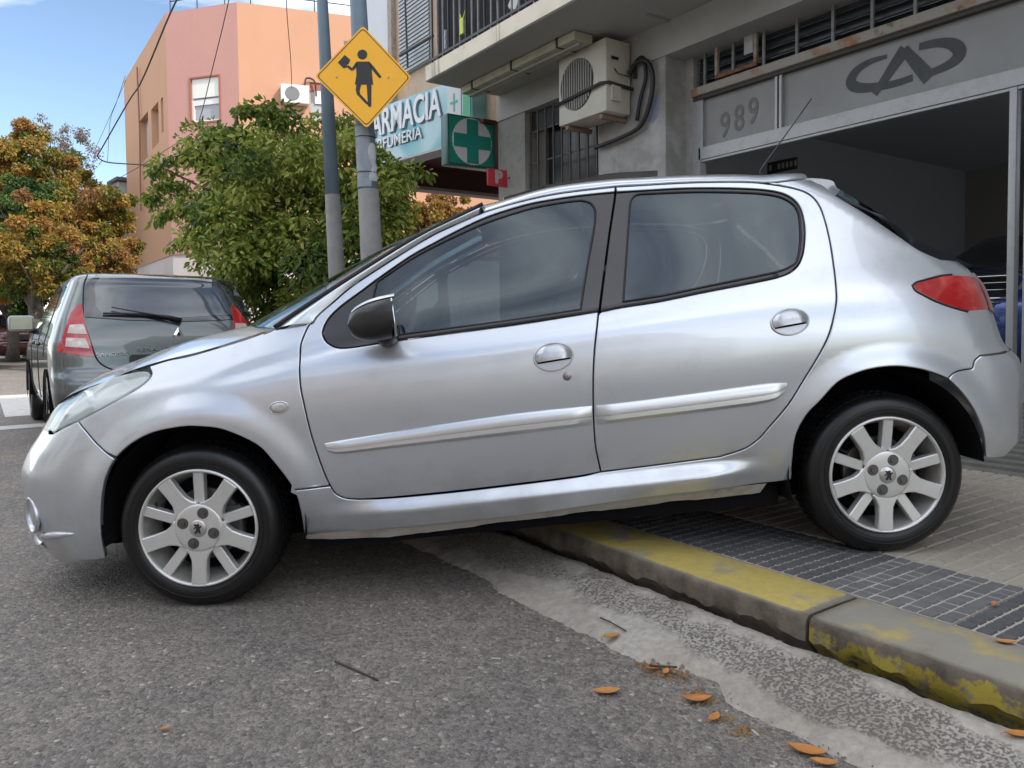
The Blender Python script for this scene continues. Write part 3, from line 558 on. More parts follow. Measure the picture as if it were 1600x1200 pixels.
sp(MB().box(-.345, -.315, cz_-.12, cz_+.10, .011, .014).box(-.40, -.26, cz_-.02, cz_+.008, .0145, .016), 'small_cross', mat('sign teal', (.06, .38, .34), .5))
def sign_text(body, pxa, pxb, pyc, hpx, name):
    (xa_, za), (xb_, zb2) = on_sign(pxa, pyc[0]), on_sign(pxb, pyc[1]); wdt = xa_-xb_; hgt = hpx/1200*((SM @ Vector((-(xa_+xb_)/2, 0, 0)))-CC).dot(CF)
    for dx, dz, mm, nm in ((.0, 0, mat('letter white', (.72, .74, .76), .5), name), (.022 if hpx > 30 else .008, -.018 if hpx > 30 else -.007, mat('letter shade', (.10, .16, .20), .6), name+'_shadow')):
        t = text_mesh(nm, body, 1., .008 if nm == name else .003, mm, None, .018 if hpx > 30 else .002)
        xs_ = [v.co.x for v in t.data.vertices]; ys_ = [v.co.y for v in t.data.vertices]; kx_ = wdt/(max(xs_)-min(xs_)); ky_ = hgt/(max(ys_)-min(ys_)); mxx, myy = (max(xs_)+min(xs_))/2, (max(ys_)+min(ys_))/2
        for v in t.data.vertices: v.co = Vector(((v.co.x-mxx)*kx_-(xa_+xb_)/2+dx, (v.co.y-myy)*ky_+(za+zb2)/2+dz, v.co.z+(.018 if nm == name else .006)))
        t.matrix_world = SM; keep(t, sgn)
sign_text('FARMACIA', 574, 691, (197, 161), 42, 'letters')
sign_text('PERFUMERIA', 578, 661, (231, 207), 17, 'small_letters')
# cross sign
yx = 7.80; A, B_, C_ = ony(699, 176, yx), ony(773, 177, yx), ony(700, 256, yx)
cs = empty('cross_sign', (A.x, yx, C_.z)); tag(cs, 'square green box sign with a white disc and green cross', 'sign')
GR = mat('cross green', (.008, .20, .135), .4, noise=[(3, .5, (.03, .33, .24), .45, .65)]); x0_, x1_, zz0, zz1 = A.x, B_.x, C_.z, A.z
P(MB().bbox(x0_, x1_, yx, yx+.16, zz0, zz1, .012), 'sign_case', mat('case green', (.004, .075, .06), .4), cs, auto=40)
P(MB().box(x0_+.025, x1_-.025, yx-.006, yx, zz0+.025, zz1-.025), 'sign_face', GR, cs)
cx_, cz2 = (x0_+x1_)/2, (zz0+zz1)/2; rr_s = (x1_-x0_)*.41
P(MB().prism([(rr_s*(1+(.025 if k % 2 else 0))*math.cos(2*math.pi*k/72), rr_s*(1+(.025 if k % 2 else 0))*math.sin(2*math.pi*k/72)) for k in range(72)], lambda u, v, d: (cx_+u, yx+d, cz2+v), -.014, -.006), 'white_disc', mat('disc white', (.55, .54, .57), .5), cs)
cw, cl = rr_s*.29, rr_s*.95
P(MB().prism([(-cw, -cl), (cw, -cl), (cw, -cw), (cl, -cw), (cl, cw), (cw, cw), (cw, cl), (-cw, cl), (-cw, cw), (-cl, cw), (-cl, -cw), (-cw, -cw)], lambda u, v, d: (cx_+u, yx+d, cz2+v), -.022, -.0142), 'green_cross', mat('plus green', (.006, .22, .17), .45), cs)
for k in (.3, .72): P(MB().tube([(x1_, yx+.08, zz0+(zz1-zz0)*k), (5.25, yx+.08, zz0+(zz1-zz0)*k)], .014, 6), 'arm', IRON, cs)
# red P plate
yp = 7.52; A, B_ = ony(762, 262, yp), ony(795, 293, yp); ps = empty('parking_sign', (A.x, yp, B_.z)); tag(ps, 'small red plate with a pale letter P beside the green cross sign', 'sign')
P(MB().bbox(A.x, B_.x, yp, yp+.03, B_.z, A.z, .012), 'plate', mat('sign red', (.52, .035, .055), .45), ps, auto=40)
tp = text_mesh('letter_p', 'P', (A.z-B_.z)*.95, .003, mat('letter grey', (.45, .38, .37), .6), None, .012); tp.matrix_world = frame_matrix(((A.x+B_.x)/2, yp-.004, (A.z+B_.z)/2), (1, 0, 0), (0, 0, 1), (0, -1, 0)); keep(tp, ps)
P(MB().tube([(B_.x, yp+.015, (A.z+B_.z)/2), (5.2, yp-.06, (A.z+B_.z)/2)], .012, 6), 'arm', IRON, ps)
# ------------------------------------------------------------ peach corner block across the side street
pb = empty('peach_building', (6, 27, 0)); tag(pb, 'sunlit peach and pink apartment block on the far corner', 'building')
HP = onx(258, 20, 5.2).z; PA = onx(258, 20, 5.2); PAx, PAy = PA.x, PA.y
PBp = CC+ray(370, 3)*((HP-CAMH)/ray(370, 3).z); PCp = CC+ray(550, 25)*((HP-CAMH)/ray(550, 25).z)
def cellwall(o, d, width, z0, z1, holes, thick, name, m, parent):
    """wall from o along unit d; holes (s0,s1,z0,z1); built as blocks round its openings, normal to the right of d"""
    d = Vector(d); n = Vector((d.y, -d.x, 0)); ss = sorted({0, width}|{h[0] for h in holes}|{h[1] for h in holes}); zs = sorted({z0, z1}|{h[2] for h in holes}|{h[3] for h in holes}); b = MB()
    for i in range(len(ss)-1):
        for j in range(len(zs)-1):
            sm, zm = (ss[i]+ss[i+1])/2, (zs[j]+zs[j+1])/2
            if any(h[0] < sm < h[1] and h[2] < zm < h[3] for h in holes): continue
            c = [o+d*ss[i]-n*thick, o+d*ss[i+1]-n*thick, o+d*ss[i+1], o+d*ss[i]]
            b.add([(q.x, q.y, zs[j]) for q in c]+[(q.x, q.y, zs[j+1]) for q in c], [(0, 1, 2, 3), (7, 6, 5, 4), (0, 4, 5, 1), (1, 5, 6, 2), (2, 6, 7, 3), (3, 7, 4, 0)])
    bm = bmesh.new(); me = bpy.data.meshes.new(name); me.from_pydata(b.v, [], b.f); bm.from_mesh(me); bmesh.ops.remove_doubles(bm, verts=bm.verts, dist=1e-4)
    seen = {}
    for f in list(bm.faces):
        key = tuple(sorted(v.index for v in f.verts)); seen.setdefault(key, []).append(f)
    bmesh.ops.delete(bm, geom=[f for l in seen.values() if len(l) > 1 for f in l], context='FACES_ONLY'); bmesh.ops.recalc_face_normals(bm, faces=bm.faces); bm.to_mesh(me); bm.free()
    return keep(link(name, me, m), parent)
PINK = mat('pink render', (.50, .265, .225), .9, noise=[(.5, .4, (.43, .235, .205), .4, .7), (3, .3, (.42, .24, .20), .55, .75, (1, 1, .2)), (8, .2, (.56, .32, .27), .5, .7)])
ORNG = mat('orange render', (.50, .27, .17), .9, noise=[(.5, .4, (.44, .235, .145), .4, .7), (3, .35, (.40, .22, .14), .55, .75, (1, 1, .2))])
PEAC = mat('peach render', (.52, .29, .17), .9, noise=[(.6, .3, (.47, .26, .16), .4, .7)])
o1 = Vector((PAx, PAy, 0)); o2 = Vector((PBp.x, PBp.y, 0)); d12 = (o2-o1).normalized(); o3 = Vector((PCp.x, PCp.y, 0)); d23 = (o3-o2).normalized()
def on_wall(px, py, o, d):
    n = Vector((d.y, -d.x, 0)); r = ray(px, py); p = CC+r*((o-CC).dot(n)/r.dot(n)); return (p-o).dot(d), p.z
s0, zA = on_wall(298, 124, o1, d12); s1, _ = on_wall(342, 122, o1, d12); _, zB2 = on_wall(300, 192, o1, d12)
cellwall(o1, d12, (o2-o1).length, 3.3, HP, [(s0, s1, zB2, zA)], .3, 'pink_wall', PINK, pb)
nrm12 = Vector((d12.y, -d12.x, 0))
WM = frame_matrix((o1.x, o1.y, 0), d12, -nrm12, (0, 0, 1))
def wp(b, name, m, parent, M=WM): o = b.build(name, m, None); o.matrix_world = M; bpy.context.view_layer.update(); return keep(o, parent)
wf = wp(MB().box(s0, s1, .10, .14, zB2, zA), 'window', mat('window grey', (.35, .36, .38), .3), pb)
for bx in ((s0, s0+.06, zB2, zA), (s1-.06, s1, zB2, zA), (s0, s1, zB2, zB2+.06)): wp(MB().box(bx[0], bx[1], .05, .10, bx[2], bx[3]), 'frame', mat('white frame', (.72, .72, .70), .5), wf)
zm_ = zB2+(zA-zB2)*.56; wp(MB().box(s0+.02, s1-.02, .03, .09, zm_, zA), 'shutter', mat('cream shutter', (.72, .72, .66), .6), wf); wp(MB().box(s0+.06, s1-.06, .06, .095, zm_-.22, zm_-.05), 'rail', mat('white frame', (.72, .72, .70), .5), wf)
for bx in ((s0-.05, s0, zB2-.05, zA+.05), (s1, s1+.05, zB2-.05, zA+.05), (s0, s1, zB2-.05, zB2), (s0, s1, zA, zA+.05)): wp(MB().box(bx[0], bx[1], -.03, .02, bx[2], bx[3]), 'surround', mat('brick surround', (.33, .12, .08), .8), wf)
# side-street face
h0, hz1 = on_wall(484, 128, o2, d23); h1, hz0 = on_wall(522, 190, o2, d23)
cellwall(o2, d23, 22, 3.3, HP, [(h0, h1, hz0, hz1)], .3, 'orange_wall', ORNG, pb)
WM2 = frame_matrix((o2.x, o2.y, 0), d23, -Vector((d23.y, -d23.x, 0)), (0, 0, 1))
w2_ = wp(MB().box(h0, h1, .10, .14, hz0, hz1), 'window', mat('window grey', (.35, .36, .38), .3), pb, WM2); wp(MB().box(h0+.15, h1, .04, .09, hz0+(hz1-hz0)*.45, hz1-.25), 'shutter', mat('cream shutter', (.72, .72, .66), .6), w2_, WM2); wp(MB().box(h0, h1, .05, .10, hz1-.25, hz1), 'head', mat('brick surround', (.33, .12, .08), .8), w2_, WM2)
acs, acz = on_wall(460, 151, o2, d23)
acp = wp(MB().bbox(acs-.42, acs+.42, -.32, -.02, acz-.28, acz+.28, .02), 'wall_air_conditioner', mat('ac white', (.66, .66, .64), .5), pb, WM2); wp(MB().lathe([(0, -.33), (.20, -.33), (.22, -.325)], 24, 'y', (acs-.08, 0, acz)), 'fan', mat('fan grey', (.16, .16, .17), .6), acp, WM2)
wp(MB().tube(smooth_line([(acs+.30, -.2, acz+.2), (acs+.36, -.15, acz+.55), (acs+.62, -.08, acz+.5), (acs+.66, -.05, acz+.05)], 6), .03, 6), 'pipe', IRON, acp, WM2)
# street face with its three openings
oS = Vector((5.2, 34.5, 0)); dSx = Vector((0, -1, 0)); LS = 34.5-PAy
hol = []
for pxa, pxb, pya, pyb in ((218, 233, 190, 243), (236, 249, 172, 222), (251, 256, 155, 205)):
    (sa, za), (sb, zb3) = on_wall(pxa, pya, oS, dSx), on_wall(pxb, pyb, oS, dSx); hol.append((max(.05, sa), min(LS-.1, sb), min(za, zb3), max(za, zb3)))
sfw = cellwall(oS, dSx, LS, 3.3, HP, hol, .3, 'street_wall', PEAC, pb)
WM3 = frame_matrix((5.2, 34.5, 0), dSx, (1, 0, 0), (0, 0, 1))
for (sa, sb, za, zb3) in hol: wp(MB().box(sa, sb, .22, .28, za, zb3), 'window', mat('pale pane', (.45, .47, .47), .4), pb, WM3)
rw = [(5.35, 34.4), (PAx+.2, PAy+.1), (PBp.x+.15, PBp.y+.2), (PBp.x+20, PBp.y+.2+d23.y*20), (PBp.x+20, 34.4)]
P(MB().prism(rw, lambda u, v, d: (u, v, d), HP-.6, HP-.4), 'roof', mat('roof grey', (.3, .28, .26), .9), pb)
P(MB().prism([(5.22, 34.4), (PAx+.03, PAy+.02), (PBp.x+.04, PBp.y+.05), (PBp.x+21, PBp.y+.05+d23.y*21), (PBp.x+21, 34.4)], lambda u, v, d: (u, v, d), .1, 3.3), 'ground_floor', mat('pale plinth', (.62, .56, .55), .9, noise=[(1, .4, (.55, .42, .36), .45, .65)]), pb)
for k in range(9):
    a_ = o1+d12*(.2+k*1.0) if k < 3 else o2+d23*(.4+(k-3)*1.9); P(MB().tube([(a_.x, a_.y, HP), (a_.x, a_.y, HP+.62)], .02, 5), 'rail_post', IRON, pb)
rl = [o1+d12*.2, o2, o2+d23*12]
for dz in (.32, .62): P(MB().tube([(q.x, q.y, HP+dz) for q in rl], .018, 5), 'roof_rail', IRON, pb)
P(MB().tube([onx(214, 105, 5.12), onx(218, 200, 5.12), onx(220, 330, 5.12)], .03, 6), 'drain_pipe', mat('pipe brown', (.25, .12, .08), .6), pb)
# grey gable further along
gh = empty('gable_house', (5.2, 44, 0)); tag(gh, 'plain grey gable end beyond the peach block', 'building')
q0, q1, q2 = onx(172, 300, 5.0), onx(205, 262, 5.0), onx(172, 285, 5.0)
gy0, gy1 = 35.2, onx(172, 290, 5.0).y; gz0, gz1 = onx(172, 288, 5.0).z, onx(206, 262, 5.0).z
P(MB().add([(5.0, gy1, 0), (5.0, gy0, 0), (5.0, gy0, gz1), (5.0, gy1, gz0), (12, gy1, 0), (12, gy0, 0), (12, gy0, gz1), (12, gy1, gz0)], [(0, 1, 2, 3), (7, 6, 5, 4), (0, 4, 5, 1), (1, 5, 6, 2), (2, 6, 7, 3), (3, 7, 4, 0)]), 'wall', mat('gable grey', (.42, .42, .40), .9, noise=[(2, .5, (.3, .3, .29), .45, .65)]), gh)
P(MB().add([(4.9, gy1+.2, gz0-.02), (4.9, gy0-.2, gz1+.02), (12.1, gy0-.2, gz1+.02), (12.1, gy1+.2, gz0-.02), (4.9, gy1+.2, gz0+.12), (4.9, gy0-.2, gz1+.16), (12.1, gy0-.2, gz1+.16), (12.1, gy1+.2, gz0+.12)], [(0, 1, 2, 3), (7, 6, 5, 4), (0, 4, 5, 1), (1, 5, 6, 2), (2, 6, 7, 3), (3, 7, 4, 0)]), 'roof', mat('roof dark', (.10, .10, .10), .8), gh)
# ------------------------------------------------------------ the rest of the street behind the photographer (lights, shades and is mirrored in the car)
def plain_block(label, x0, x1, y0, y1, h, col, face, nwin, floors):
    e = empty('street_building', ((x0+x1)/2, (y0+y1)/2, 0)); tag(e, label, 'building'); m = mat('render %.2f %.2f %.2f' % col, col, .9, noise=[(.7, .3, tuple(c*.8 for c in col), .4, .7)])
    P(MB().box(x0, x1, y0, y1, 0, h), 'wall', m, e); xf_ = x1 if face > 0 else x0
    P(MB().box(xf_-.1, xf_+.14*face, y0, y1, h, h+.35) if face > 0 else MB().box(xf_-.14, xf_+.1, y0, y1, h, h+.35), 'cornice', m, e)
    for f in range(floors):
        for k in range(nwin):
            y = y0+(y1-y0)*(k+.5)/nwin; z = 1.1+f*3.1
            if z+1.7 > h: continue
            w = P(MB().box(xf_-.02 if face > 0 else xf_-.03, xf_+.03 if face > 0 else xf_+.02, y-.65, y+.65, z, z+1.7), 'window', DGLASS, e)
            P(MB().box(xf_-.02, xf_+.10*face, y-.75, y+.75, z-.10, z) if face > 0 else MB().box(xf_-.10, xf_+.02, y-.75, y+.75, z-.10, z), 'sill', m, w)
opp = [(-21, -9, 6.5, (.62, .58, .52), 'cream two-storey house across the street'), (-9, -1.5, 4.6, (.60, .48, .44), 'low pinkish house across the street'), (-1.5, 7, 7.4, (.66, .66, .64), 'white house across the street'), (7, 16, 4.4, (.55, .55, .54), 'low grey house across the street'), (-34, -21, 9.5, (.6, .56, .5), 'tall beige house across the street')]
for y0_, y1_, h_, c_, l_ in opp: plain_block(l_, -19, -9.6, y0_+.05, y1_-.05, h_, c_, 1, max(2, int((y1_-y0_)/3)), int(h_/3.1))
plain_block('unseen seven-storey block added to shade the near street', 5.35, 18, -26, -8.1, 19, (.50, .48, .45), -1, 5, 6)  # unseen block, added and sized to shade the car and near road
# =====================================================================  SILVER HATCHBACK
from mathutils.geometry import tessellate_polygon
PAINT = bpy.data.materials.new('silver paint'); PAINT.use_nodes = True
def _paint(m, col, met=.8, ro=.30, coat=1.):
    b = m.node_tree.nodes['Principled BSDF']; b.inputs['Base Color'].default_value = tuple(col)+(1,); b.inputs['Metallic'].default_value = met
    b.inputs['Roughness'].default_value = ro; b.inputs['Coat Weight'].default_value = coat; b.inputs['Coat Roughness'].default_value = .025
_paint(PAINT, (.60, .632, .672), .7, .31)
def _dust(m):
    t = m.node_tree; b = t.nodes['Principled BSDF']; N = t.nodes.new; Lk = t.links.new; co = N('ShaderNodeTexCoord'); sp = N('ShaderNodeSeparateXYZ'); Lk(co.outputs['Object'], sp.inputs[0])
    n1 = N('ShaderNodeTexNoise'); n1.inputs['Scale'].default_value = 5; n1.inputs['Detail'].default_value = 8; n1.inputs['Roughness'].default_value = .7; Lk(co.outputs['Object'], n1.inputs['Vector'])
    zr = N('ShaderNodeMapRange'); zr.inputs['From Min'].default_value = .48; zr.inputs['From Max'].default_value = .16; zr.inputs['To Max'].default_value = .34; Lk(sp.outputs['Z'], zr.inputs['Value'])
    ad = N('ShaderNodeMath'); ad.operation = 'ADD'; Lk(n1.outputs['Fac'], ad.inputs[0]); Lk(zr.outputs[0], ad.inputs[1])
    mr = N('ShaderNodeMapRange'); mr.inputs['From Min'].default_value = .56; mr.inputs['From Max'].default_value = .95; mr.inputs['To Max'].default_value = .55; Lk(ad.outputs[0], mr.inputs['Value'])
    mi = N('ShaderNodeMix'); mi.data_type = 'RGBA'; mi.inputs['A'].default_value = b.inputs['Base Color'].default_value; mi.inputs['B'].default_value = (.33, .31, .28, 1); Lk(mr.outputs[0], mi.inputs['Factor']); Lk(mi.outputs['Result'], b.inputs['Base Color'])
    iv = N('ShaderNodeMapRange'); iv.inputs['To Min'].default_value = 1; iv.inputs['To Max'].default_value = .1; Lk(mr.outputs[0], iv.inputs['Value']); Lk(iv.outputs[0], b.inputs['Coat Weight'])
    n2 = N('ShaderNodeTexNoise'); n2.inputs['Scale'].default_value = 900; n2.inputs['Detail'].default_value = 1; Lk(co.outputs['Object'], n2.inputs['Vector'])
    bp = N('ShaderNodeBump'); bp.inputs['Strength'].default_value = .05; bp.inputs['Distance'].default_value = .001; Lk(n2.outputs['Fac'], bp.inputs['Height']); Lk(bp.outputs[0], b.inputs['Normal'])
_dust(PAINT)
BLACKP = mat('black plastic', (.018, .018, .02), .42)
PILLAR = mat('pillar film', (.045, .043, .042), .30, coat=.2)
RUBBER = mat('rubber', (.012, .012, .013), .6)
DARK = mat('dark underbody', (.006, .006, .007), .9, spec=.1)
TYRE = mat('tyre rubber', (.006, .006, .0065), .38, spec=.45, noise=[(9, .3, (.016, .015, .014), .52, .75)], bump=(90, .12, .002))
ALLOY = mat('alloy', (.66, .655, .635), .36, metal=.55, noise=[(14, .35, (.48, .46, .43), .5, .75)])
ALLOYD = mat('alloy barrel', (.62, .60, .57), .36, metal=.6, noise=[(7, .55, (.16, .14, .115), .45, .7)])
CHROME = mat('chrome', (.75, .75, .75), .12, metal=1)
GLASS = glass_mat('tinted glass', (.20, .24, .25), 1.78)
WGLASS = glass_mat('windscreen glass', (.45, .52, .52), 1.7)
LENS = mat('milky lens', (.62, .68, .67), .10, coat=1.); LENS.node_tree.nodes['Principled BSDF'].inputs['Alpha'].default_value = .55
REDLENS = mat('red lens', (.40, .012, .014), .12, coat=1., noise=[(11, .55, (.62, .10, .09), .48, .62)])
SILL_DIRT = mat('dirty weld seam', (.42, .40, .36), .7, noise=[(14, .6, (.20, .175, .13), .48, .68)])
SEAT = mat('seat cloth', (.09, .092, .098), .9)
DISC = mat('brake disc', (.22, .21, .2), .4, metal=.8)
# car frame from the two hub pixels
HUBR = .283; WB = 2.442; YRIM = -.79
def _car_frame():
    a, b = ray(312, 824), ray(1384, 741); tn = math.tan(R(1.0))
    def hv(r): return (r.x*CT - r.y*ST, r.x*ST + r.y*CT)      # camera-aligned horizontals
    (ax, ay), (bx, by) = hv(a), hv(b); k = (ay-tn*ax)/(by-tn*bx); d = b*k-a; s = WB/d.length
    P1, P2 = CC+a*s, CC+b*k*s
    ex = (P2-P1).normalized(); ey = Vector((0, 0, 1)).cross(ex).normalized(); ez = ex.cross(ey)
    return P1 - ey*YRIM - ez*HUBR, ex, ey, ez
CO, EX, EY, EZ = _car_frame()
CARM = frame_matrix(CO, EX, EY, EZ)
car = empty('parked_car'); car.matrix_world = CARM
tag(car, 'silver five-door hatchback standing half on the pavement across the yellow kerb', 'car')
def loc(px, py, y):
    r = ray(px, py); t = (CO+EY*y-CC).dot(EY)/r.dot(EY); p = CC+r*t-CO; return p.dot(EX), p.dot(EZ)
# ---- side surface: half width W(x,z)
XS = [-.75, -.40, 0., .40, .90, 1.5, 2.0, 2.44, 2.8, 3.1]
AZ = [[.16, .18, .18, .19, .19, .20, .21, .22, .25, .27],
      [.32, .34, .34, .33, .34, .365, .39, .39, .40, .42],
      [.50, .55, .57, .56, .56, .575, .59, .61, .58, .55],
      [.60, .66, .71, .745, .765, .805, .825, .848, .85, .78],
      [.66, .75, .80, .825, .84, .882, .908, .935, .94, .88],
      [.72, .80, .885, .955, .905, .95, 1.01, 1.06, 1.03, .97],
      [.90, 1.0, 1.15, 1.30, 1.36, 1.39, 1.385, 1.34, 1.20, 1.1]]
AW = [[.68, .74, .74, .72, .72, .72, .72, .73, .73, .70],
      [.745, .785, .795, .780, .780, .780, .782, .80, .79, .75],
      [.76, .80, .818, .815, .816, .816, .818, .828, .805, .765],
      [.745, .79, .812, .816, .818, .818, .820, .826, .785, .73],
      [.725, .765, .785, .800, .803, .803, .802, .800, .757, .70],
      [.695, .725, .735, .745, .766, .766, .757, .735, .705, .66],
      [.60, .62, .62, .603, .584, .588, .600, .612, .625, .60]]
_az = [PC(XS, r) for r in AZ]; _aw = [PC(XS, r) for r in AW]
SILF = PC([.10, .155, .185, .237, .30, .386, .435, .485, .563, .626, .674, .737, .80], [v+.022 for v in [-.60, -.679, -.712, -.734, -.738, -.738, -.741, -.745, -.712, -.665, -.632, -.592, -.52]])
SILR = PC([.22, .274, .352, .42, .491, .573, .64, .68, .72, .808, .883, .975, 1.044, 1.15, 1.225, 1.324, 1.40],
          [2.945, 2.998, 3.058, 3.046, 3.041, 3.047, 3.036, 3.004, 2.975, 2.955, 2.945, 2.925, 2.872, 2.722, 2.632, 2.502, 2.36])
RF, RR = .25, .22
def xcf(z): return SILF(z)+.08
def xcr(z): return SILR(z)-.055
def sstep(a, b, t): t = np.clip((t-a)/(b-a), 0, 1); return t*t*(3-2*t)
def Wf(x, z, sill=0.):
    x = np.atleast_1d(np.asarray(x, float)); z = np.atleast_1d(np.asarray(z, float))
    Z = np.stack([f(x) for f in _az], 1); V = np.stack([f(x) for f in _aw], 1); n = len(x)
    h = np.diff(Z, axis=1); d = np.diff(V, axis=1)/h; m = np.zeros_like(V); m[:, 0] = d[:, 0]; m[:, -1] = d[:, -1]
    for k in range(1, Z.shape[1]-1):
        m[:, k] = (d[:, k-1]*h[:, k]+d[:, k]*h[:, k-1])/(h[:, k]+h[:, k-1])
    i = np.clip((z[:, None] >= Z).sum(1)-1, 0, Z.shape[1]-2); r = np.arange(n); hh = h[r, i]; t = np.clip((z-Z[r, i])/hh, -1.5, 2.)
    tc_ = np.clip(t, 0, 1)
    w = (1+2*tc_)*(1-tc_)**2*V[r, i]+tc_*(1-tc_)**2*hh*m[r, i]+tc_**2*(3-2*tc_)*V[r, i+1]+tc_**2*(tc_-1)*hh*m[r, i+1]
    w += np.where(t > 1, (t-1)*hh*m[r, i+1], 0)+np.where(t < 0, t*hh*m[r, i], 0)
    for hx, a, amp in ((.015, .355, .016), (WB+.005, .345, .020)):          # wheel arch flares
        rr = np.hypot(x-hx, z-.30); w += amp*(1-sstep(a+.015, a+.115, rr))*sstep(.10, .30, z)
    # hollow under the mirror running out along the wing
    zl = .755+.20*(x-.05)+.02; w -= .0075*np.exp(-((z-zl-.012)/.026)**2)*sstep(.0, .28, x)*(1-sstep(.50, .80, x))
    if sill:                                                                # side skirt stands proud of the doors
        sx = sstep(.36, .75, x)*(1-sstep(1.75, 2.10, x)); zt = .335+.032*(x-.5)
        w += sill*sx*.046*sstep(zt+.004, zt-.060, z)*sstep(.12, .22, z)
    # front and rear corner rounding
    for xf, sg, Rr in ((xcf(z)-.293*RF, 1, RF), (xcr(z)+.293*RR, -1, RR)):
        dd = np.clip((x-xf)*sg, .12*Rr, Rr); w -= Rr-np.sqrt(np.maximum(Rr*Rr-(Rr-dd)**2, 0))
    return w
def Wn(x, z, sill=0., e=.004):
    gx = (Wf(x+e, z, sill)-Wf(x-e, z, sill))/(2*e); gz = (Wf(x, z+e, sill)-Wf(x, z-e, sill))/(2*e)
    n = np.stack([-gx, -np.ones_like(gx), -gz], 1); return n/np.linalg.norm(n, axis=1)[:, None]
def S(px, py):                                            # photo pixel -> (x,z) on the car's near side
    y = -.78
    for _ in range(8):
        x, z = loc(px, py, y); y = -float(Wf(np.clip(x, xcf(z), xcr(z)), z)[0])
    return x, z
def SP(pts, n=0):
    q = [S(*p) for p in pts]; return smooth_line(q, n) if n else q
def shrink(poly, d):
    n = len(poly); A = sum(poly[i][0]*poly[(i+1) % n][1]-poly[(i+1) % n][0]*poly[i][1] for i in range(n)); s = 1 if A > 0 else -1; out = []
    for i in range(n):
        p0, p1, p2 = (np.array(poly[j % n]) for j in (i-1, i, i+1)); a = p1-p0; b = p2-p1
        a = a/(np.linalg.norm(a)+1e-9); b = b/(np.linalg.norm(b)+1e-9); na = np.array((-a[1], a[0]))*s; nb = np.array((-b[1], b[0]))*s; m = na+nb; l = np.linalg.norm(m)
        m = m/l if l > .3 else na; k = 1/max(.5, float(m@na)); out.append(tuple(p1+m*d*k))
    return out
def clean(poly, eps=.002):
    out = []
    for p in poly:
        if not out or math.dist(p, out[-1]) > eps: out.append(p)
    if math.dist(out[0], out[-1]) < eps: out.pop()
    return out
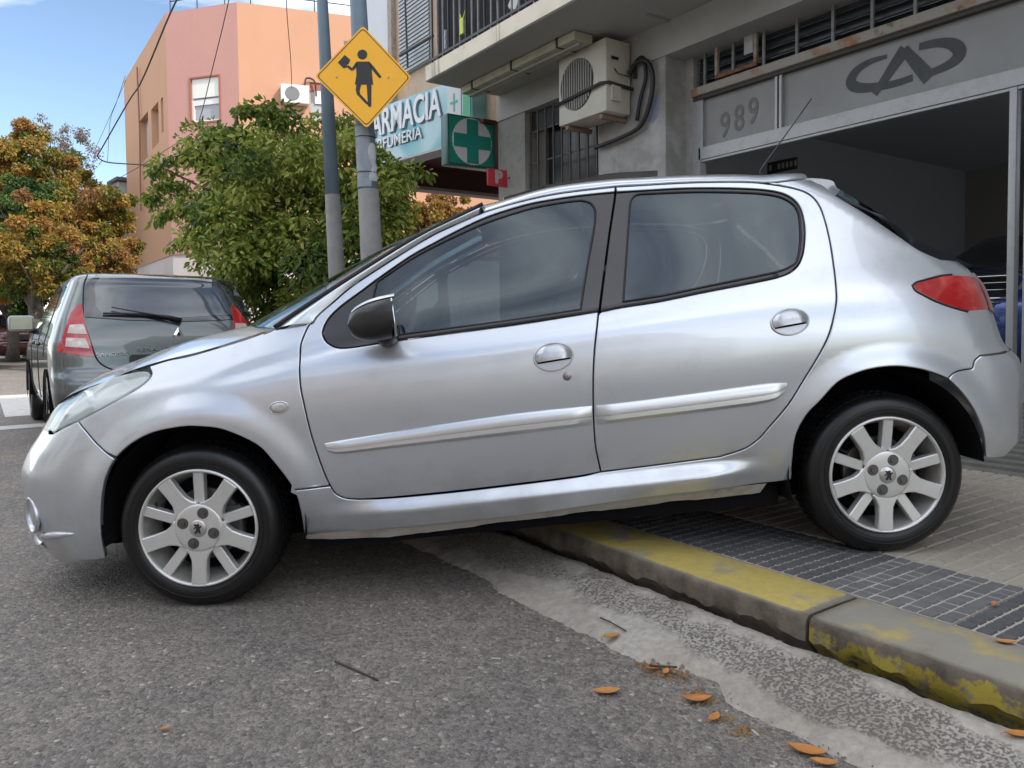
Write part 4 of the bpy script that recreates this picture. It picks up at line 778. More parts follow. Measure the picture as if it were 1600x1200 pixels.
def panel(name, poly, material, parent, off=0., gap=.0025, step=.03, sill=0., edge=.004, depth=.018, roll=.0025, hole=None, flat=None):
    """side skin over polygon (x,z), optional opening: exact surface normals, rolled edge and return flange"""
    inner = shrink(shrink(dense(clean(poly), .03, True), gap), edge); loops = [inner]
    if hole: loops.append(shrink(shrink(dense(clean(hole), .03, True), -gap), -edge))
    allp = [p for l in loops for p in l]
    tris = tessellate_polygon([[Vector((p[0], p[1], 0)) for p in l] for l in loops])
    bm = bmesh.new(); vs = [bm.verts.new((p[0], 0, p[1])) for p in allp]
    for t in tris:
        try: bm.faces.new([vs[i] for i in t])
        except ValueError: pass
    xs = [p[0] for p in inner]; zs = [p[1] for p in inner]
    for ax, lo, hi in ((0, min(xs), max(xs)), (2, min(zs), max(zs))):
        k = math.floor(lo/step)*step+step
        while k < hi:
            co = [0, 0, 0]; co[ax] = k; no_ = [0, 0, 0]; no_[ax] = 1
            bmesh.ops.bisect_plane(bm, geom=list(bm.verts)+list(bm.edges)+list(bm.faces), dist=1e-6, plane_co=co, plane_no=no_); k += step
    bm.verts.index_update()
    X = np.array([v.co.x for v in bm.verts]); Zz = np.array([v.co.z for v in bm.verts])
    N = Wn(X, Zz, sill); Y = -Wf(X, Zz, sill); P = np.stack([X, Y, Zz], 1)+N*off
    V = [tuple(p) for p in P]; NN = [tuple(n) for n in N]; F = [[v.index for v in ff.verts] for ff in bm.faces]
    be = [(e.verts[0].index, e.verts[1].index) for e in bm.edges if e.is_boundary]; bm.free()
    nb = {}
    for a, b in be: nb.setdefault(a, []).append(b); nb.setdefault(b, []).append(a)
    left = set(nb); rings = []
    while left:
        st = min(left); ring = [st]; left.discard(st); prev = None
        while True:
            c = [q for q in nb[ring[-1]] if q != prev and q in left]
            if not c: break
            prev = ring[-1]; ring.append(c[0]); left.discard(c[0])
        if len(ring) > 3: rings.append(ring)
    rings.sort(key=lambda r: -(max(X[i] for i in r)-min(X[i] for i in r)))
    for ri, ring in enumerate(rings):
        ip = [(X[i], Zz[i]) for i in ring]; op = shrink(ip, -edge if ri == 0 else edge); m = len(ring)
        ox = np.array([p[0] for p in op]); oz = np.array([p[1] for p in op]); on = Wn(ox, oz, sill); oy = -Wf(ox, oz, sill)
        fm = np.array([bool(flat and flat(p[0], p[1])) for p in ip]); ipx, ipz = np.array([p[0] for p in ip]), np.array([p[1] for p in ip])
        ox = np.where(fm, ox+(ox-ipx)*(gap/edge), ox); oz = np.where(fm, oz+(oz-ipz)*(gap/edge), oz); on = Wn(ox, oz, sill); oy = -Wf(ox, oz, sill)
        o3 = np.stack([ox, oy, oz], 1)+on*np.where(fm, off, off-roll)[:, None]; k0 = len(V)
        out = np.stack([ox-np.array([p[0] for p in ip]), np.zeros(m), oz-np.array([p[1] for p in ip])], 1); out /= np.linalg.norm(out, axis=1)[:, None]+1e-9
        rn = np.where(fm[:, None], on, on*.6+out*.8); rn /= np.linalg.norm(rn, axis=1)[:, None]
        V += [tuple(p) for p in o3]; NN += [tuple(p) for p in rn]
        V += [tuple(p) for p in o3]; NN += [tuple(p) for p in out]
        V += [tuple(p-on[i]*depth) for i, p in enumerate(o3)]; NN += [tuple(p) for p in out]
        for i in range(m):
            j = (i+1) % m
            F.append((ring[i], ring[j], k0+j, k0+i)); F.append((k0+m+i, k0+m+j, k0+2*m+j, k0+2*m+i))
    FF = []
    for ff in F:
        p = [np.array(V[i]) for i in ff]; nn = np.zeros(3)
        for i in range(1, len(p)-1): nn += np.cross(p[i]-p[0], p[i+1]-p[0])
        av = np.mean([NN[i] for i in ff], axis=0); FF.append(tuple(ff) if nn@av >= 0 else tuple(reversed(ff)))
    me = bpy.data.meshes.new(name); me.from_pydata(V, [], FF); me.update()
    me.polygons.foreach_set('use_smooth', [True]*len(me.polygons)); me.normals_split_custom_set_from_vertices(NN)
    return link(name, me, material, parent)
def cut_f(z0, z1, n=12): return [(float(xcf(z0+(z1-z0)*i/n)), z0+(z1-z0)*i/n) for i in range(n+1)]
def cut_r(z0, z1, n=12): return [(float(xcr(z0+(z1-z0)*i/n)), z0+(z1-z0)*i/n) for i in range(n+1)]
# ---- traced lines (photo pixels)
T_FD_FRONT = [(488.5, 505), (482.5, 508), (472.5, 530), (469, 550), (469, 600), (475, 632), (485, 675), (495, 707), (507, 740), (517, 761), (525, 772), (540, 779), (562, 780.5)]
T_FD_BOT = [(562, 780.5), (605, 778), (700, 769), (800, 757.5), (900, 745), (939, 737.5)]
T_SPLIT = [(939, 737.5), (931, 700), (928, 662), (927, 625), (927, 600), (927.5, 575), (930, 537), (935, 492), (937, 484), (945, 420), (952.5, 362), (960, 315), (962, 291)]
T_FD_TOP = [(962, 291.5), (880, 301), (820, 313), (760, 330), (720, 347), (680, 365), (640, 388.5), (595, 417), (550, 447), (520, 472.5), (497.5, 492), (488.5, 505)]
T_RD_TOP = [(962, 291.5), (1000, 289.3), (1080, 285), (1160, 284), (1200, 287), (1240, 294), (1264, 303), (1280, 320), (1290, 346), (1298, 380), (1304, 420), (1307, 450), (1307.5, 470), (1304, 492), (1295, 525), (1280, 555), (1256, 594), (1232, 632), (1200, 670), (1185, 687), (1162, 702), (1125, 714)]
T_RD_BOT = [(1125, 714), (1025, 727), (939, 737.5)]
T_ARCHF = [(165, 873), (160, 845), (157.5, 812), (160, 770), (167.5, 740), (182, 715), (205, 694), (237.5, 677), (280, 668), (310, 667), (350, 672.5), (400, 695), (425, 720), (450, 752), (462.5, 775), (470, 805), (475, 837)]
T_ARCHR = [(1237.5, 750), (1239, 720), (1244, 682), (1260, 650), (1282, 627), (1307, 600), (1330, 587), (1362, 577), (1400, 573), (1437, 577), (1465, 585), (1482, 593), (1503, 613), (1520, 637), (1530, 658), (1537, 678), (1540, 715)]
fd_front, fd_bot, split, fd_top = SP(T_FD_FRONT, 4), SP(T_FD_BOT, 4), SP(T_SPLIT, 4), SP(T_FD_TOP, 4)
rd_top, rd_bot = SP(T_RD_TOP, 4), SP(T_RD_BOT, 4)
archf, archr = SP(T_ARCHF, 4), SP(T_ARCHR, 4)
DLO_F = SP([(505, 522), (508, 509), (517, 495), (535, 478), (565, 456), (589, 438), (640, 402), (680, 380), (710, 364), (760, 340.5), (820, 321.5), (860, 313.5), (900, 307.5), (930, 304), (960.2, 301.3)], 3)
DLO_F += SP([(958.7, 315), (951.4, 362), (943.7, 420), (935.4, 484.7)])
DLO_F += SP([(907, 489.5), (800, 506.5), (650, 526), (587, 536), (550, 541.5), (527, 542), (512, 535), (505, 522)], 3)[:-1]
GL_F = SP([(576, 530), (577, 505), (582, 468), (589, 440)], 2)[:-1] + SP([(589, 440), (640, 406), (680, 384), (720, 365), (760, 347.5), (820, 328), (860, 319), (900, 313.5), (912, 313.5), (924, 318), (930, 329), (930, 345)], 3) + SP([(927, 365), (917, 420), (907, 483.5)]) + SP([(907, 483.5), (800, 500), (650, 519.5)], 3)[1:]
DLO_R = SP([(963.4, 301.5), (1000, 299), (1076, 295), (1160, 295.5), (1210, 300), (1236, 310), (1250, 326), (1256.5, 350), (1257, 374), (1253, 400), (1242, 418), (1220, 430.5), (1160, 443.5), (1100, 455), (1030, 469.5), (972, 478.5), (938.6, 485.6)], 4) + SP([(946.8, 420), (954.2, 362), (961.6, 315)])
GL_R = SP([(974, 471), (979, 400), (984, 325)], 2)[:-1] + SP([(984, 325), (987, 311), (997, 303.5), (1020, 302), (1080, 299.5), (1160, 300.5), (1210, 305), (1236, 316), (1248, 332), (1251, 358), (1251, 380), (1246, 406), (1236, 416), (1215, 424.5), (1180, 432)], 4)[:-1] + SP([(1180, 432), (1120, 444), (1040, 461)], 2)

NEAR = []
split_low = [p for p in split if p[1] < S(935, 487)[1]]
fd_skin = fd_front + fd_bot[1:] + split_low[1:] + SP([(933.5, 486)]) + SP([(907, 490.5), (800, 507.5), (650, 527), (587, 537), (550, 542.5), (527, 543), (511, 535.5), (504, 522), (507, 508.5), (516, 494), (534, 477), (564, 455), (588, 437), (640, 401), (680, 379), (710, 363), (760, 339.5), (820, 320.5), (860, 312.5), (900, 306.5), (930, 303), (961, 300)], 3) + fd_top[:-1]
front_door = panel('front_door', fd_skin, PAINT, car); NEAR.append(front_door)
rd_skin = split_low[::-1] + rd_bot[::-1][1:] + rd_top[::-1][1:] + SP([(963.5, 300)]) + SP([(1000, 298), (1076, 294), (1160, 294.5), (1211, 299), (1237, 309), (1251, 325), (1257.5, 350), (1258, 374), (1254, 400.5), (1243, 419), (1220, 431.5), (1160, 444.5), (1100, 456), (1030, 470.5), (972, 479.5), (941, 486)], 4)
rear_door = panel('rear_door', rd_skin, PAINT, car); NEAR.append(rear_door)
for q, dlo, gl in ((front_door, DLO_F, GL_F), (rear_door, DLO_R, GL_R)):
    panel('window_surround', dlo, PILLAR, q, off=-.003, gap=.0006, edge=.002, depth=.006, roll=.001, hole=gl)
    panel('window_glass', gl, GLASS, q, off=-.004, gap=-.001, edge=.001, depth=.003, roll=.0005)
    rs = dense(gl, .02, True); P = [(x, float(-Wf(x, z)[0])+.002, z) for x, z in rs]
    MB().tube(P+[P[0]], .0042, 6, cap=False).build('window_seal', RUBBER, q, smooth=True)
# bright waist strip under the panes
for q, pts in ((front_door, [(590, 532), (650, 524.5), (800, 504), (907, 488), (934, 484)]), (rear_door, [(942, 483.5), (972, 477), (1030, 468), (1100, 453.5), (1160, 442), (1215, 430)])):
    l = SP(pts, 5); MB().tube([(x, float(-Wf(x, z)[0])-.002, z) for x, z in l], .0075, 8).build('waist_seal', mat('waist seal', (.05, .048, .05), .35), q, smooth=True)
# wing
A_BASE = [(484, 505.5), (460, 509), (443.5, 512), (430, 514.5), (422, 518)]
hood_edge = SP([(422, 518), (380, 533), (320, 551), (290, 559), (264, 564), (235, 573)], 4)
hl_low = SP([(236, 580), (236, 586), (229.5, 595), (210, 609.5), (165, 635), (121.5, 658)], 4)
i_top = min(range(len(archf)), key=lambda i: math.dist(archf[i], S(181, 716)))
i_sill = min(range(len(archf)), key=lambda i: math.dist(archf[i], S(457.5, 766)))
door_up = [p for p in fd_front if p[1] > S(516, 759.5)[1]]
fender = hood_edge + hl_low + SP([(121.5, 658), (135, 675), (150, 693), (165, 707), (181, 718)])[1:-1] + archf[i_top:i_sill] + SP([(457.5, 766), (516, 759.5)]) + door_up[::-1] + SP(A_BASE)[1:-1]
_he = sorted(hood_edge); _hx, _hz = [p[0] for p in _he], [p[1] for p in _he]
NEAR.append(panel('fender', fender, PAINT, car, flat=lambda x, z: -.20 < x < .27 and z > np.interp(x, _hx, _hz)-.012))
# quarter panel with the sill in one pressing
tl_px = [(1425.6, 446), (1444, 437.5), (1469, 431), (1490, 428.5)]
hatch_line = SP([(1258, 280), (1275, 279.5), (1296, 297), (1308, 306), (1360, 337.5), (1400, 365), (1437, 390), (1470, 404.5)], 4)
sill_low = SP([(475, 837), (525, 833.5), (625, 821), (800, 803), (1025, 772), (1140, 760), (1200, 754.5), (1237.5, 750)], 4)
bump_seam = SP([(1482, 592), (1488, 585), (1497, 580), (1508, 577.5), (1519, 576), (1521.5, 570), (1524, 563), (1532, 556)], 3)
zb_ = bump_seam[-1][1]; zt_ = 1.03
r_arch_i = min(range(len(archr)), key=lambda i: math.dist(archr[i], S(1482, 593)))
door_low = [p for p in fd_front if p[1] <= S(516, 759.5)[1]]
quarter = hatch_line + cut_r(zt_, zb_+.004, 16) + bump_seam[::-1] + archr[:r_arch_i][::-1] + sill_low[::-1][1:] + archf[i_sill:][::-1][1:] + SP([(457.5, 766), (516, 759.5)]) + door_low[1:] + fd_bot[1:] + rd_bot[::-1][1:] + rd_top[::-1][1:][:len(rd_top)-1-4*4] + SP([(1220, 283.5)])
NEAR.append(panel('side_panel', quarter, PAINT, car, sill=1., flat=lambda x, z: x > float(xcr(z))-.012 and z < 1.04))
# weld seam below the sill, chipped and dirty
def strip(name, top, bot, ya, yb, m):
    a, b = dense(top, .03), dense(bot, .03); n = min(len(a), len(b)); rows = []
    for k in range(n):
        t = k/(n-1); p = a[int(t*(len(a)-1))]; q = b[int(t*(len(b)-1))]; j = .0015*hnoise(p[0]*3.1)+(.003 if int(p[0]*9) % 3 == 0 else 0)
        rows.append([(p[0], ya, p[1]+.004), (q[0], yb, q[1]+j), (q[0], yb+.006, q[1]+j), (p[0], ya+.08, p[1]+.004)])
    return MB().grid(rows).build(name, m, car)
NEAR.append(strip('weld_seam', [loc(p[0], p[1], -.735) for p in [(480, 835), (800, 803), (1025, 773), (1195, 755)]], [loc(p[0], p[1], -.722) for p in [(480, 843), (620, 838), (800, 814), (1050, 784), (1187, 770)]], -.755, -.728, SILL_DIRT))
# bumpers: side skins
seam_f = SP([(121.5, 658), (135, 675), (150, 693), (165, 707), (181, 718)])
zhl = S(80, 678)[1]
fb = cut_f(.155, zhl, 14) + SP([(82, 677.5), (100, 668)]) + seam_f + archf[:i_top][::-1] + SP([(150, 876), (125, 876.5)])
NEAR.append(panel('bumper_side', fb, PAINT, car, flat=lambda x, z: x < float(xcf(z))+.012))
rbm = [bump_seam[-1]] + bump_seam[::-1][1:] + archr[r_arch_i:][1:] + SP([(1542, 716)]) + cut_r(.285, bump_seam[-1][1], 14)
NEAR.append(panel('rear_bumper_side', rbm, PAINT, car, flat=lambda x, z: x > float(xcr(z))-.012))
# ---- end caps: full width front and rear skins continuing the corner curvature
def cap_rows(xc, sg, z0, z1, nz, ny=28, p=4., off=0., ylim=1., y0=None):
    rows = []
    for i in range(nz+1):
        z = z0+(z1-z0)*i/nz; xe = float(xc(z)); w = float(Wf(xe, z)[0]); B = w/p; r = []
        for j in range(ny+1):
            s = -ylim+2*ylim*j/ny if y0 is None else (-ylim+(ylim+y0)*j/ny); r.append((xe+sg*B*(1-abs(s)**p)+sg*off, s*w, z))
        rows.append(r)
    return rows
MB().grid(cap_rows(xcf, -1, .155, zhl+.005, 22)).build('front_bumper', PAINT, car, smooth=True)
MB().grid(cap_rows(xcr, 1, .285, bump_seam[-1][1]-.001, 22)).build('rear_bumper', PAINT, car, smooth=True)
MB().grid(cap_rows(xcr, 1, bump_seam[-1][1]+.001, .98, 16, p=5)).build('tailgate', PAINT, car, smooth=True)
# hatch glass: rises from the tailgate to the roof spoiler
hl3 = [(x, float(Wf(x, z)[0]), z) for x, z in hatch_line if z < 1.335]; rows = []
hl3.append((float(xcr(.985)), float(Wf(xcr(.985), .985)[0]), .985))
for x, w, z in hl3:
    bz = .055; rows.append([(x+.018+bz*(1-abs(s)**3)*1.2, s*(w-.004), z+.020+.015*(1-abs(s)**3)) for s in np.linspace(-1, 1, 21)])
MB().grid(rows).build('rear_window', glass_mat('rear glass', (.05, .055, .06), 1.7), car, smooth=True)
# ---- lights
def lit_panel(name, poly, m, off=.002): return panel(name, poly, m, car, off=off, gap=.002, edge=.004, depth=.02, flat=lambda x, z: x > float(xcr(z))-.012 or x < float(xcf(z))+.012)
tl_poly = SP([(1425.6, 446), (1432, 441), (1444, 437.5), (1469, 431), (1487, 429)], 3)
tl_bot = SP([(1425.6, 446), (1430, 454), (1444, 462), (1462, 471), (1487, 480), (1512, 487)], 3)
zt1, zb1 = tl_poly[-1][1]-.012, tl_bot[-1][1]
tl = lit_panel('tail_light', tl_poly + cut_r(zt1, zb1, 8) + tl_bot[::-1][:-1], REDLENS); NEAR.append(tl)
tr_ = []
for i in range(9):
    r_ = []
    for j in range(9):
        z = (zb1-.002-.028*j/8)*(1-i/8)+(zt1-.062*(j/8)**1.3)*i/8; xe = float(xcr(z)); w = float(Wf(xe, z)[0]); s = -1+.17*j/8; r_.append((xe+w/5*(1-abs(s)**5)+.004, s*w-.002, z))
    tr_.append(r_)
MB().grid(tr_).build('tail_light_corner', REDLENS, tl, smooth=True)
MB().grid(cap_rows(xcr, 1, zt1-.12, zt1-.055, 4, 6, 5., .0055, .90, -.85)).build('reversing_lens', mat('pale lens', (.55, .5, .44), .15, coat=1), tl, smooth=True)
ts_ = dense(tl_poly[::-1]+tl_bot[1:], .02); MB().tube([(x, float(-Wf(x, z)[0]), z) for x, z in ts_], .0042, 6).build('lamp_seal', RUBBER, tl, smooth=True)
hl_top = SP([(232, 580.5), (217, 580), (180, 588.5), (150, 601), (125, 608.5)], 3)
hl_poly = SP([(236, 585), (229.5, 595), (210, 609.5), (165, 635), (121.5, 658), (100, 668), (82, 677.5)], 3)
hl_full = hl_poly + cut_f(hl_poly[-1][1], .775, 8)[1:] + hl_top[::-1]
hl = lit_panel('headlight', hl_full, LENS); NEAR.append(hl)
REFL = mat('headlight reflector', (.86, .87, .86), .22, metal=.6)
MB().grid(cap_rows(xcf, -1, hl_poly[-1][1]+.003, .772, 8, 10, 4., .003, 1.0, -.72)).build('lens_corner', LENS, hl, smooth=True)
panel('reflector_bowl', shrink(hl_full, .006), mat('headlight bezel', (.80, .83, .82), .30, metal=.25), hl, off=-.022, gap=.001, edge=.002, depth=.004)
MB().grid(cap_rows(xcf, -1, hl_poly[-1][1]+.004, .772, 8, 10, 4., -.02, 1.02, -.70)).build('reflector_corner', MATS['headlight bezel'], hl, smooth=True)
def lamp(px, py, r, d, m, yoff):
    x, z = S(px, py); y = -float(Wf(x, z)[0])+yoff
    b = MB(); b.lathe([(0, d*.9), (r*.5, d*.62), (r*.85, d*.2), (r, .0), (r*1.06, .0), (r*1.08, .02)], 24, 'y'); o = b.build('lamp_bowl', m, hl, smooth=True)
    o.location = (x, y, z); o.rotation_euler = (0, R(18), R(-48)); return o
lamp(122, 634, .046, .04, REFL, .050); lamp(182, 608, .028, .03, REFL, .045)
MB().tube([(S(140, 640)[0], -float(Wf(*S(140, 640))[0])+.02, S(140, 640)[1]), (S(95, 664)[0], -float(Wf(*S(95, 664))[0])+.02, S(95, 664)[1])], .010, 8).build('lamp_bezel', mat('grey bezel', (.16, .17, .17), .4), hl)
# ---- bonnet
hx = [-.66, -.60, -.50, -.40, -.30, -.22, -.10, .03, .17, .30]
hz = PC(hx, [.690, .722, .767, .797, .820, .846, .8745, .895, .926, .957])
hy = PC(hx, [.46, .55, .635, .675, .695, .71, .715, .722, .735, .745])
hw_e = [(x, float(Wf(x, float(hz(x)))[0])) for x in hx if x >= -.22]
for x_, w_ in hw_e: hy.y[hx.index(x_)] = w_-.0005
hy = PC(hx, hy.y)
hcz = PC(hx, [.720, .772, .832, .870, .900, .924, .955, .980, .996, 1.005])
rows = []
for i in range(40):
    x = -.66+.95*i/39; ye, ze, zc = float(hy(x)), float(hz(x)), float(hcz(x)); r = []
    for s in np.linspace(-1, 1, 33):
        k = abs(s)**3.4; r.append((x-.05*(1-s*s)*max(0, 1-(x+.66)/.3), s*ye, zc-(zc-ze-.004)*k+.006*math.exp(-((abs(s)-.62)/.12)**2)))
    rows.append(r)
bonnet = MB().grid(rows).build('bonnet', PAINT, car, smooth=True)
# nose between the lamps: grille
ng = [[(-.715-.03*(1-s*s)+(.0 if k else .02), s*.44, .60+k*.095) for s in np.linspace(-1, 1, 9)] for k in (0, 1)]
gr = MB().grid(ng).build('grille', BLACKP, car)
# ---- windscreen and pillars
ws = SP([(430, 514), (460, 493), (505, 463.5), (550, 435), (595, 406.5), (640, 379), (680, 358), (720, 338.5), (756, 321)], 3)
dt = SP(T_FD_TOP[::-1], 4)                                    # door shut line, front to back
def ylin(l): return [(x, float(-Wf(x, z)[0]), z) for x, z in l]
wl = ylin(ws); rows = []
for i, (x, y, z) in enumerate(wl):
    k = i/(len(wl)-1); xc_ = x-.20*(1-k)-.075; zc_ = z+.025+.01*k; r = []
    for s in np.linspace(-1, 1, 25):
        e = 1-abs(s)**2.2; r.append((x+(xc_-x)*e-.002, s*(-y-.004), z+(zc_-z)*e+.004*(1-abs(s)**8)+.003))
    rows.append(r)
MB().grid(rows).build('windscreen', WGLASS, car, smooth=True)
rub = [(x-.004, y+.001, z+.006) for x, y, z in wl]
NEAR.append(MB().tube(rub, .008, 6).build('windscreen_seal', RUBBER, car, smooth=True))
# A pillar: loft from the door shut line over a rounded crown to the screen
ds = [p for p in dt if p[0] <= S(756, 331)[0]]; m = 40; rows = []
def resamp(l, n):
    d = [0]
    for i in range(1, len(l)): d.append(d[-1]+math.dist(l[i], l[i-1]))
    return [tuple(np.interp(d[-1]*k/(n-1), d, [p[c] for p in l]) for c in range(len(l[0]))) for k in range(n)]
pa = resamp(ylin(SP(A_BASE[:1]) + ds[1:]), m); pb = resamp(wl, m)
for a, b in zip(pa, pb):
    a, b = np.array(a), np.array(b); mid = (a+b)/2; nrm = np.array([-.35, -.85, .40]); r = []
    for k in range(9):
        t = .03+.97*k/8; p = a*(1-t)+b*t+nrm*.012*math.sin(math.pi*t)*(1.2 if t < .6 else 1); p[1] += .004*max(0, t-.85)/.15; r.append(tuple(p))
    r.append((b[0]+.012, b[1]+.03, b[2]-.012)); rows.append(r)
NEAR.append(MB().grid(rows).build('pillar', PAINT, car, smooth=True))
# ---- roof with cant rails
rt = SP([(756, 331.5), (820, 313), (880, 301), (962, 291.5), (1000, 289.3), (1080, 285), (1160, 284), (1200, 285.5), (1230, 282.5), (1262, 280)], 5)
rz = PC([1.0, 1.12, 1.3, 1.6, 2.0, 2.2, 2.36], [1.400, 1.425, 1.452, 1.470, 1.460, 1.440, 1.415])
rows = []
for x, z in resamp(rt, 60):
    y = -float(Wf(x, z)[0]); zc = float(rz(x)); p0 = np.array((y+.0005, z+.0035)); g_ = .35+.65*float(sstep(1.05, 1.40, np.array(x))); p1 = p0+np.array((.022, .052))*g_; p2 = np.array((-.36, zc-.002)); p3 = np.array((0, zc)); half = []
    for t in np.linspace(0, 1, 22):
        t = t**1.25; q = (1-t)**3*p0+3*(1-t)**2*t*p1+3*(1-t)*t*t*p2+t**3*p3; half.append((x-.06*(1-(q[0]/y)**2)*max(0, 1-(x-1.07)/.15), q[0], q[1]))
    full = half+[(a, -b, c) for a, b, c in half[::-1][1:]]
    full = [(half[0][0], half[0][1]+.012, half[0][2]-.004)]+full+[(half[0][0], -half[0][1]-.012, half[0][2]-.004)]
    rows.append(full)
roof = MB().grid(rows).build('roof', PAINT, car, smooth=True)
# sunroof glass and its wind deflector
def roof_pt(x, y):
    zc = float(rz(x)); i = min(range(len(rows)), key=lambda k: abs(rows[k][0][0]-x)); r = rows[i]
    return float(np.interp(y, [q[1] for q in r[1:-1]], [q[2] for q in r[1:-1]]))
SRM = mat('sunroof black', (.012, .012, .014), .18, coat=.6)
sr = MB(); sg = [[(x, y, roof_pt(x, y)+.010+.006*(1-(y/.5)**2)) for y in np.linspace(-.50, .50, 15)] for x in np.linspace(1.16, 1.76, 14)]
sr.grid(sg); sr.grid([[(x, y, roof_pt(x, y)-.01) for y in np.linspace(-.50, .50, 15)] for x in np.linspace(1.16, 1.76, 14)])
for e in (0, -1): sr.grid([[p for p in sg[e]], [(p[0], p[1], p[2]-.03) for p in sg[e]]])
for e in (0, -1): sr.grid([[q[e] for q in sg], [(q[e][0], q[e][1], q[e][2]-.03) for q in sg]])
sun = sr.build('sunroof', SRM, car, auto=40)
wd = MB()
for k in range(12):
    pass
lid = [[(x, y, roof_pt(x, y)+.012+.014*sstep(1.42, 1.60, np.array(x)).item()) for y in np.linspace(-.44, .44, 11)] for x in np.linspace(1.42, 1.775, 8)]
wd.grid(lid); wd.grid([[(p[0], p[1], p[2]-.016) for p in r] for r in lid])
for e in (0, -1): wd.grid([lid[e], [(p[0], p[1], p[2]-.016) for p in lid[e]]]); wd.grid([[q[e] for q in lid], [(q[e][0], q[e][1], q[e][2]-.016) for q in lid]])
wd.build('sunroof_lid', SRM, sun, auto=40)
hd = MB().grid([[(1.045+.115*k/4+.03*abs(y)**2, y, 1.405+.035*k/4-.075*abs(y/.6)**2.6) for y in np.linspace(-.575, .575, 21)] for k in range(5)]).build('header_trim', SRM, sun, smooth=True)
# spoiler over the hatch
sx0, sz0 = S(1275, 279.5); rows = []
for s in np.linspace(-1, 1, 31):
    dz = .040*(1-abs(s)**3); bx = .020*(1-s*s); w = float(Wf(sx0+.04, sz0-.02)[0])*s*1.004
    rows.append([(sx0-.07, w*.93, sz0+.016+dz*1.05), (sx0+.0, w*.975, sz0+.010+dz), (sx0+.035, w*.992, sz0+.004+dz), (sx0+.066+bx, w, sz0-.004+dz), (sx0+.080+bx, w, sz0-.012+dz), (sx0+.087+bx, w, sz0-.030+dz), (sx0+.090+bx, w, sz0-.060+dz*.8), (sx0+.080, w, sz0-.068+dz*.5), (sx0+.03, w, sz0-.04), (sx0-.03, w*.95, sz0-.03)])
sp_ = MB().grid(rows); n6 = len(rows[0]); sp_.f.append(tuple(range(n6))); sp_.f.append(tuple(30*n6+k for k in range(n6-1, -1, -1)))
sp_.build('spoiler', PAINT, car, auto=40)
# aerial
ax_, az_ = loc(1188, 266, -.02); bx_, bz_ = loc(1268, 154, -.02)
ant = MB().tube([(ax_, -.02, az_-.05), (ax_, -.02, az_), (ax_+(bx_-ax_)*.5, -.02, az_+(bz_-az_)*.5), (bx_, -.02, bz_)], [.006, .0042, .003, .0028], 8).build('aerial', BLACKP, car, smooth=True)
# ---- mouldings, handles, repeater, mirror
def moulding(q, top, bot, name='side_moulding'):
    tp, bt = resamp(SP(top, 3), 36), resamp(SP(bot, 3), 36); rows = []
    prof = [(0, -.004), (0, .006), (.10, .0115), (.42, .016), (.52, .0165), (.56, .010), (.64, .011), (.80, .0125), (.86, .008), (1, .003), (1, -.004)]
    for k, (a, b) in enumerate(zip(tp, bt)):
        e = min(k, 35-k); sc = min(1, (.25+e*.35)); r = []
        for f, d in prof:
            x = a[0]+(b[0]-a[0])*f; z = a[1]+(b[1]-a[1])*f; y = -float(Wf(x, z)[0]); n = Wn(np.array([x]), np.array([z]))[0]; d2 = d*sc if d > 0 else d
            r.append((x+n[0]*d2, y+n[1]*d2, z+n[2]*d2))
        rows.append(r)
    return MB().grid(rows).build(name, MOULD, q, auto=35)
MOULD = mat('moulding silver', (.62, .63, .645), .28, metal=.75, coat=.6)
moulding(front_door, [(507.5, 693), (530, 688.5), (620, 674), (800, 647), (924.5, 634)], [(512, 705), (530, 709), (620, 699), (800, 679), (924.5, 664.5)])
moulding(rear_door, [(931, 634), (1000, 626), (1100, 613), (1200, 599.5), (1230, 598.5)], [(933, 664), (1000, 655), (1100, 643), (1200, 629), (1226, 614)])
def handle(q, px, py, a, b, tilt):
    x, z = S(px, py); y = -float(Wf(x, z)[0]); n = Wn(np.array([x]), np.array([z]))[0]; a, b = a/440, b/440
    M = Matrix.Translation((x, y, z)) @ Matrix.Rotation(R(-tilt), 4, 'Y') @ Matrix.Rotation(math.asin(n[2]), 4, 'X').inverted()
    ring = [(a*math.cos(t), -.002, b*math.sin(t)) for t in np.linspace(0, 2*math.pi, 41)]
    b0 = MB().tube(ring, .0030, 6, cap=False); bb = b0.build('handle_rim', PAINT, q, smooth=True); bb.matrix_local = M
    rows = []                                           # flap: dome over the upper part, straight lower lip
    for v in np.linspace(0, 1, 11):
        zz = -b*.26+(b*.95+b*.26)*v; half = a*math.sqrt(max(0, 1-(zz/b)**2))*.97; r = []
        for u in np.linspace(-1, 1, 17):
            d = .020*(1-abs(u)**4)*(1-max(0, (v-.1)/.9)**2.2)**.5+.001; r.append((u*half, -d, zz))
        rows.append(r)
    rows.insert(0, [(p[0], .002, p[2]+.004) for p in rows[0]])
    fl = MB().grid(rows).build('door_handle', PAINT, q, auto=50); fl.matrix_local = M
    dish = [[(u*a*math.sqrt(max(0, 1-(zz/b)**2))*.97, -.0012, zz) for u in np.linspace(-1, 1, 13)] for zz in np.linspace(-b*.95, -b*.15, 7)]
    ds_ = MB().grid(dish).build('handle_recess', mat('recess silver', (.50, .515, .535), .35, metal=.7), q); ds_.matrix_local = M
    sl_ = MB().grid([[(u*a*.86, -.0016, zz) for u in np.linspace(-1, 1, 5)] for zz in (-b*.36, -b*.20)]).build('finger_slot', DARK, q); sl_.matrix_local = M
handle(front_door, 864.5, 557.5, 30, 21, 5); handle(rear_door, 1234, 503, 29, 20, 6)
kx, kz = S(886, 588); ky = -float(Wf(kx, kz)[0])
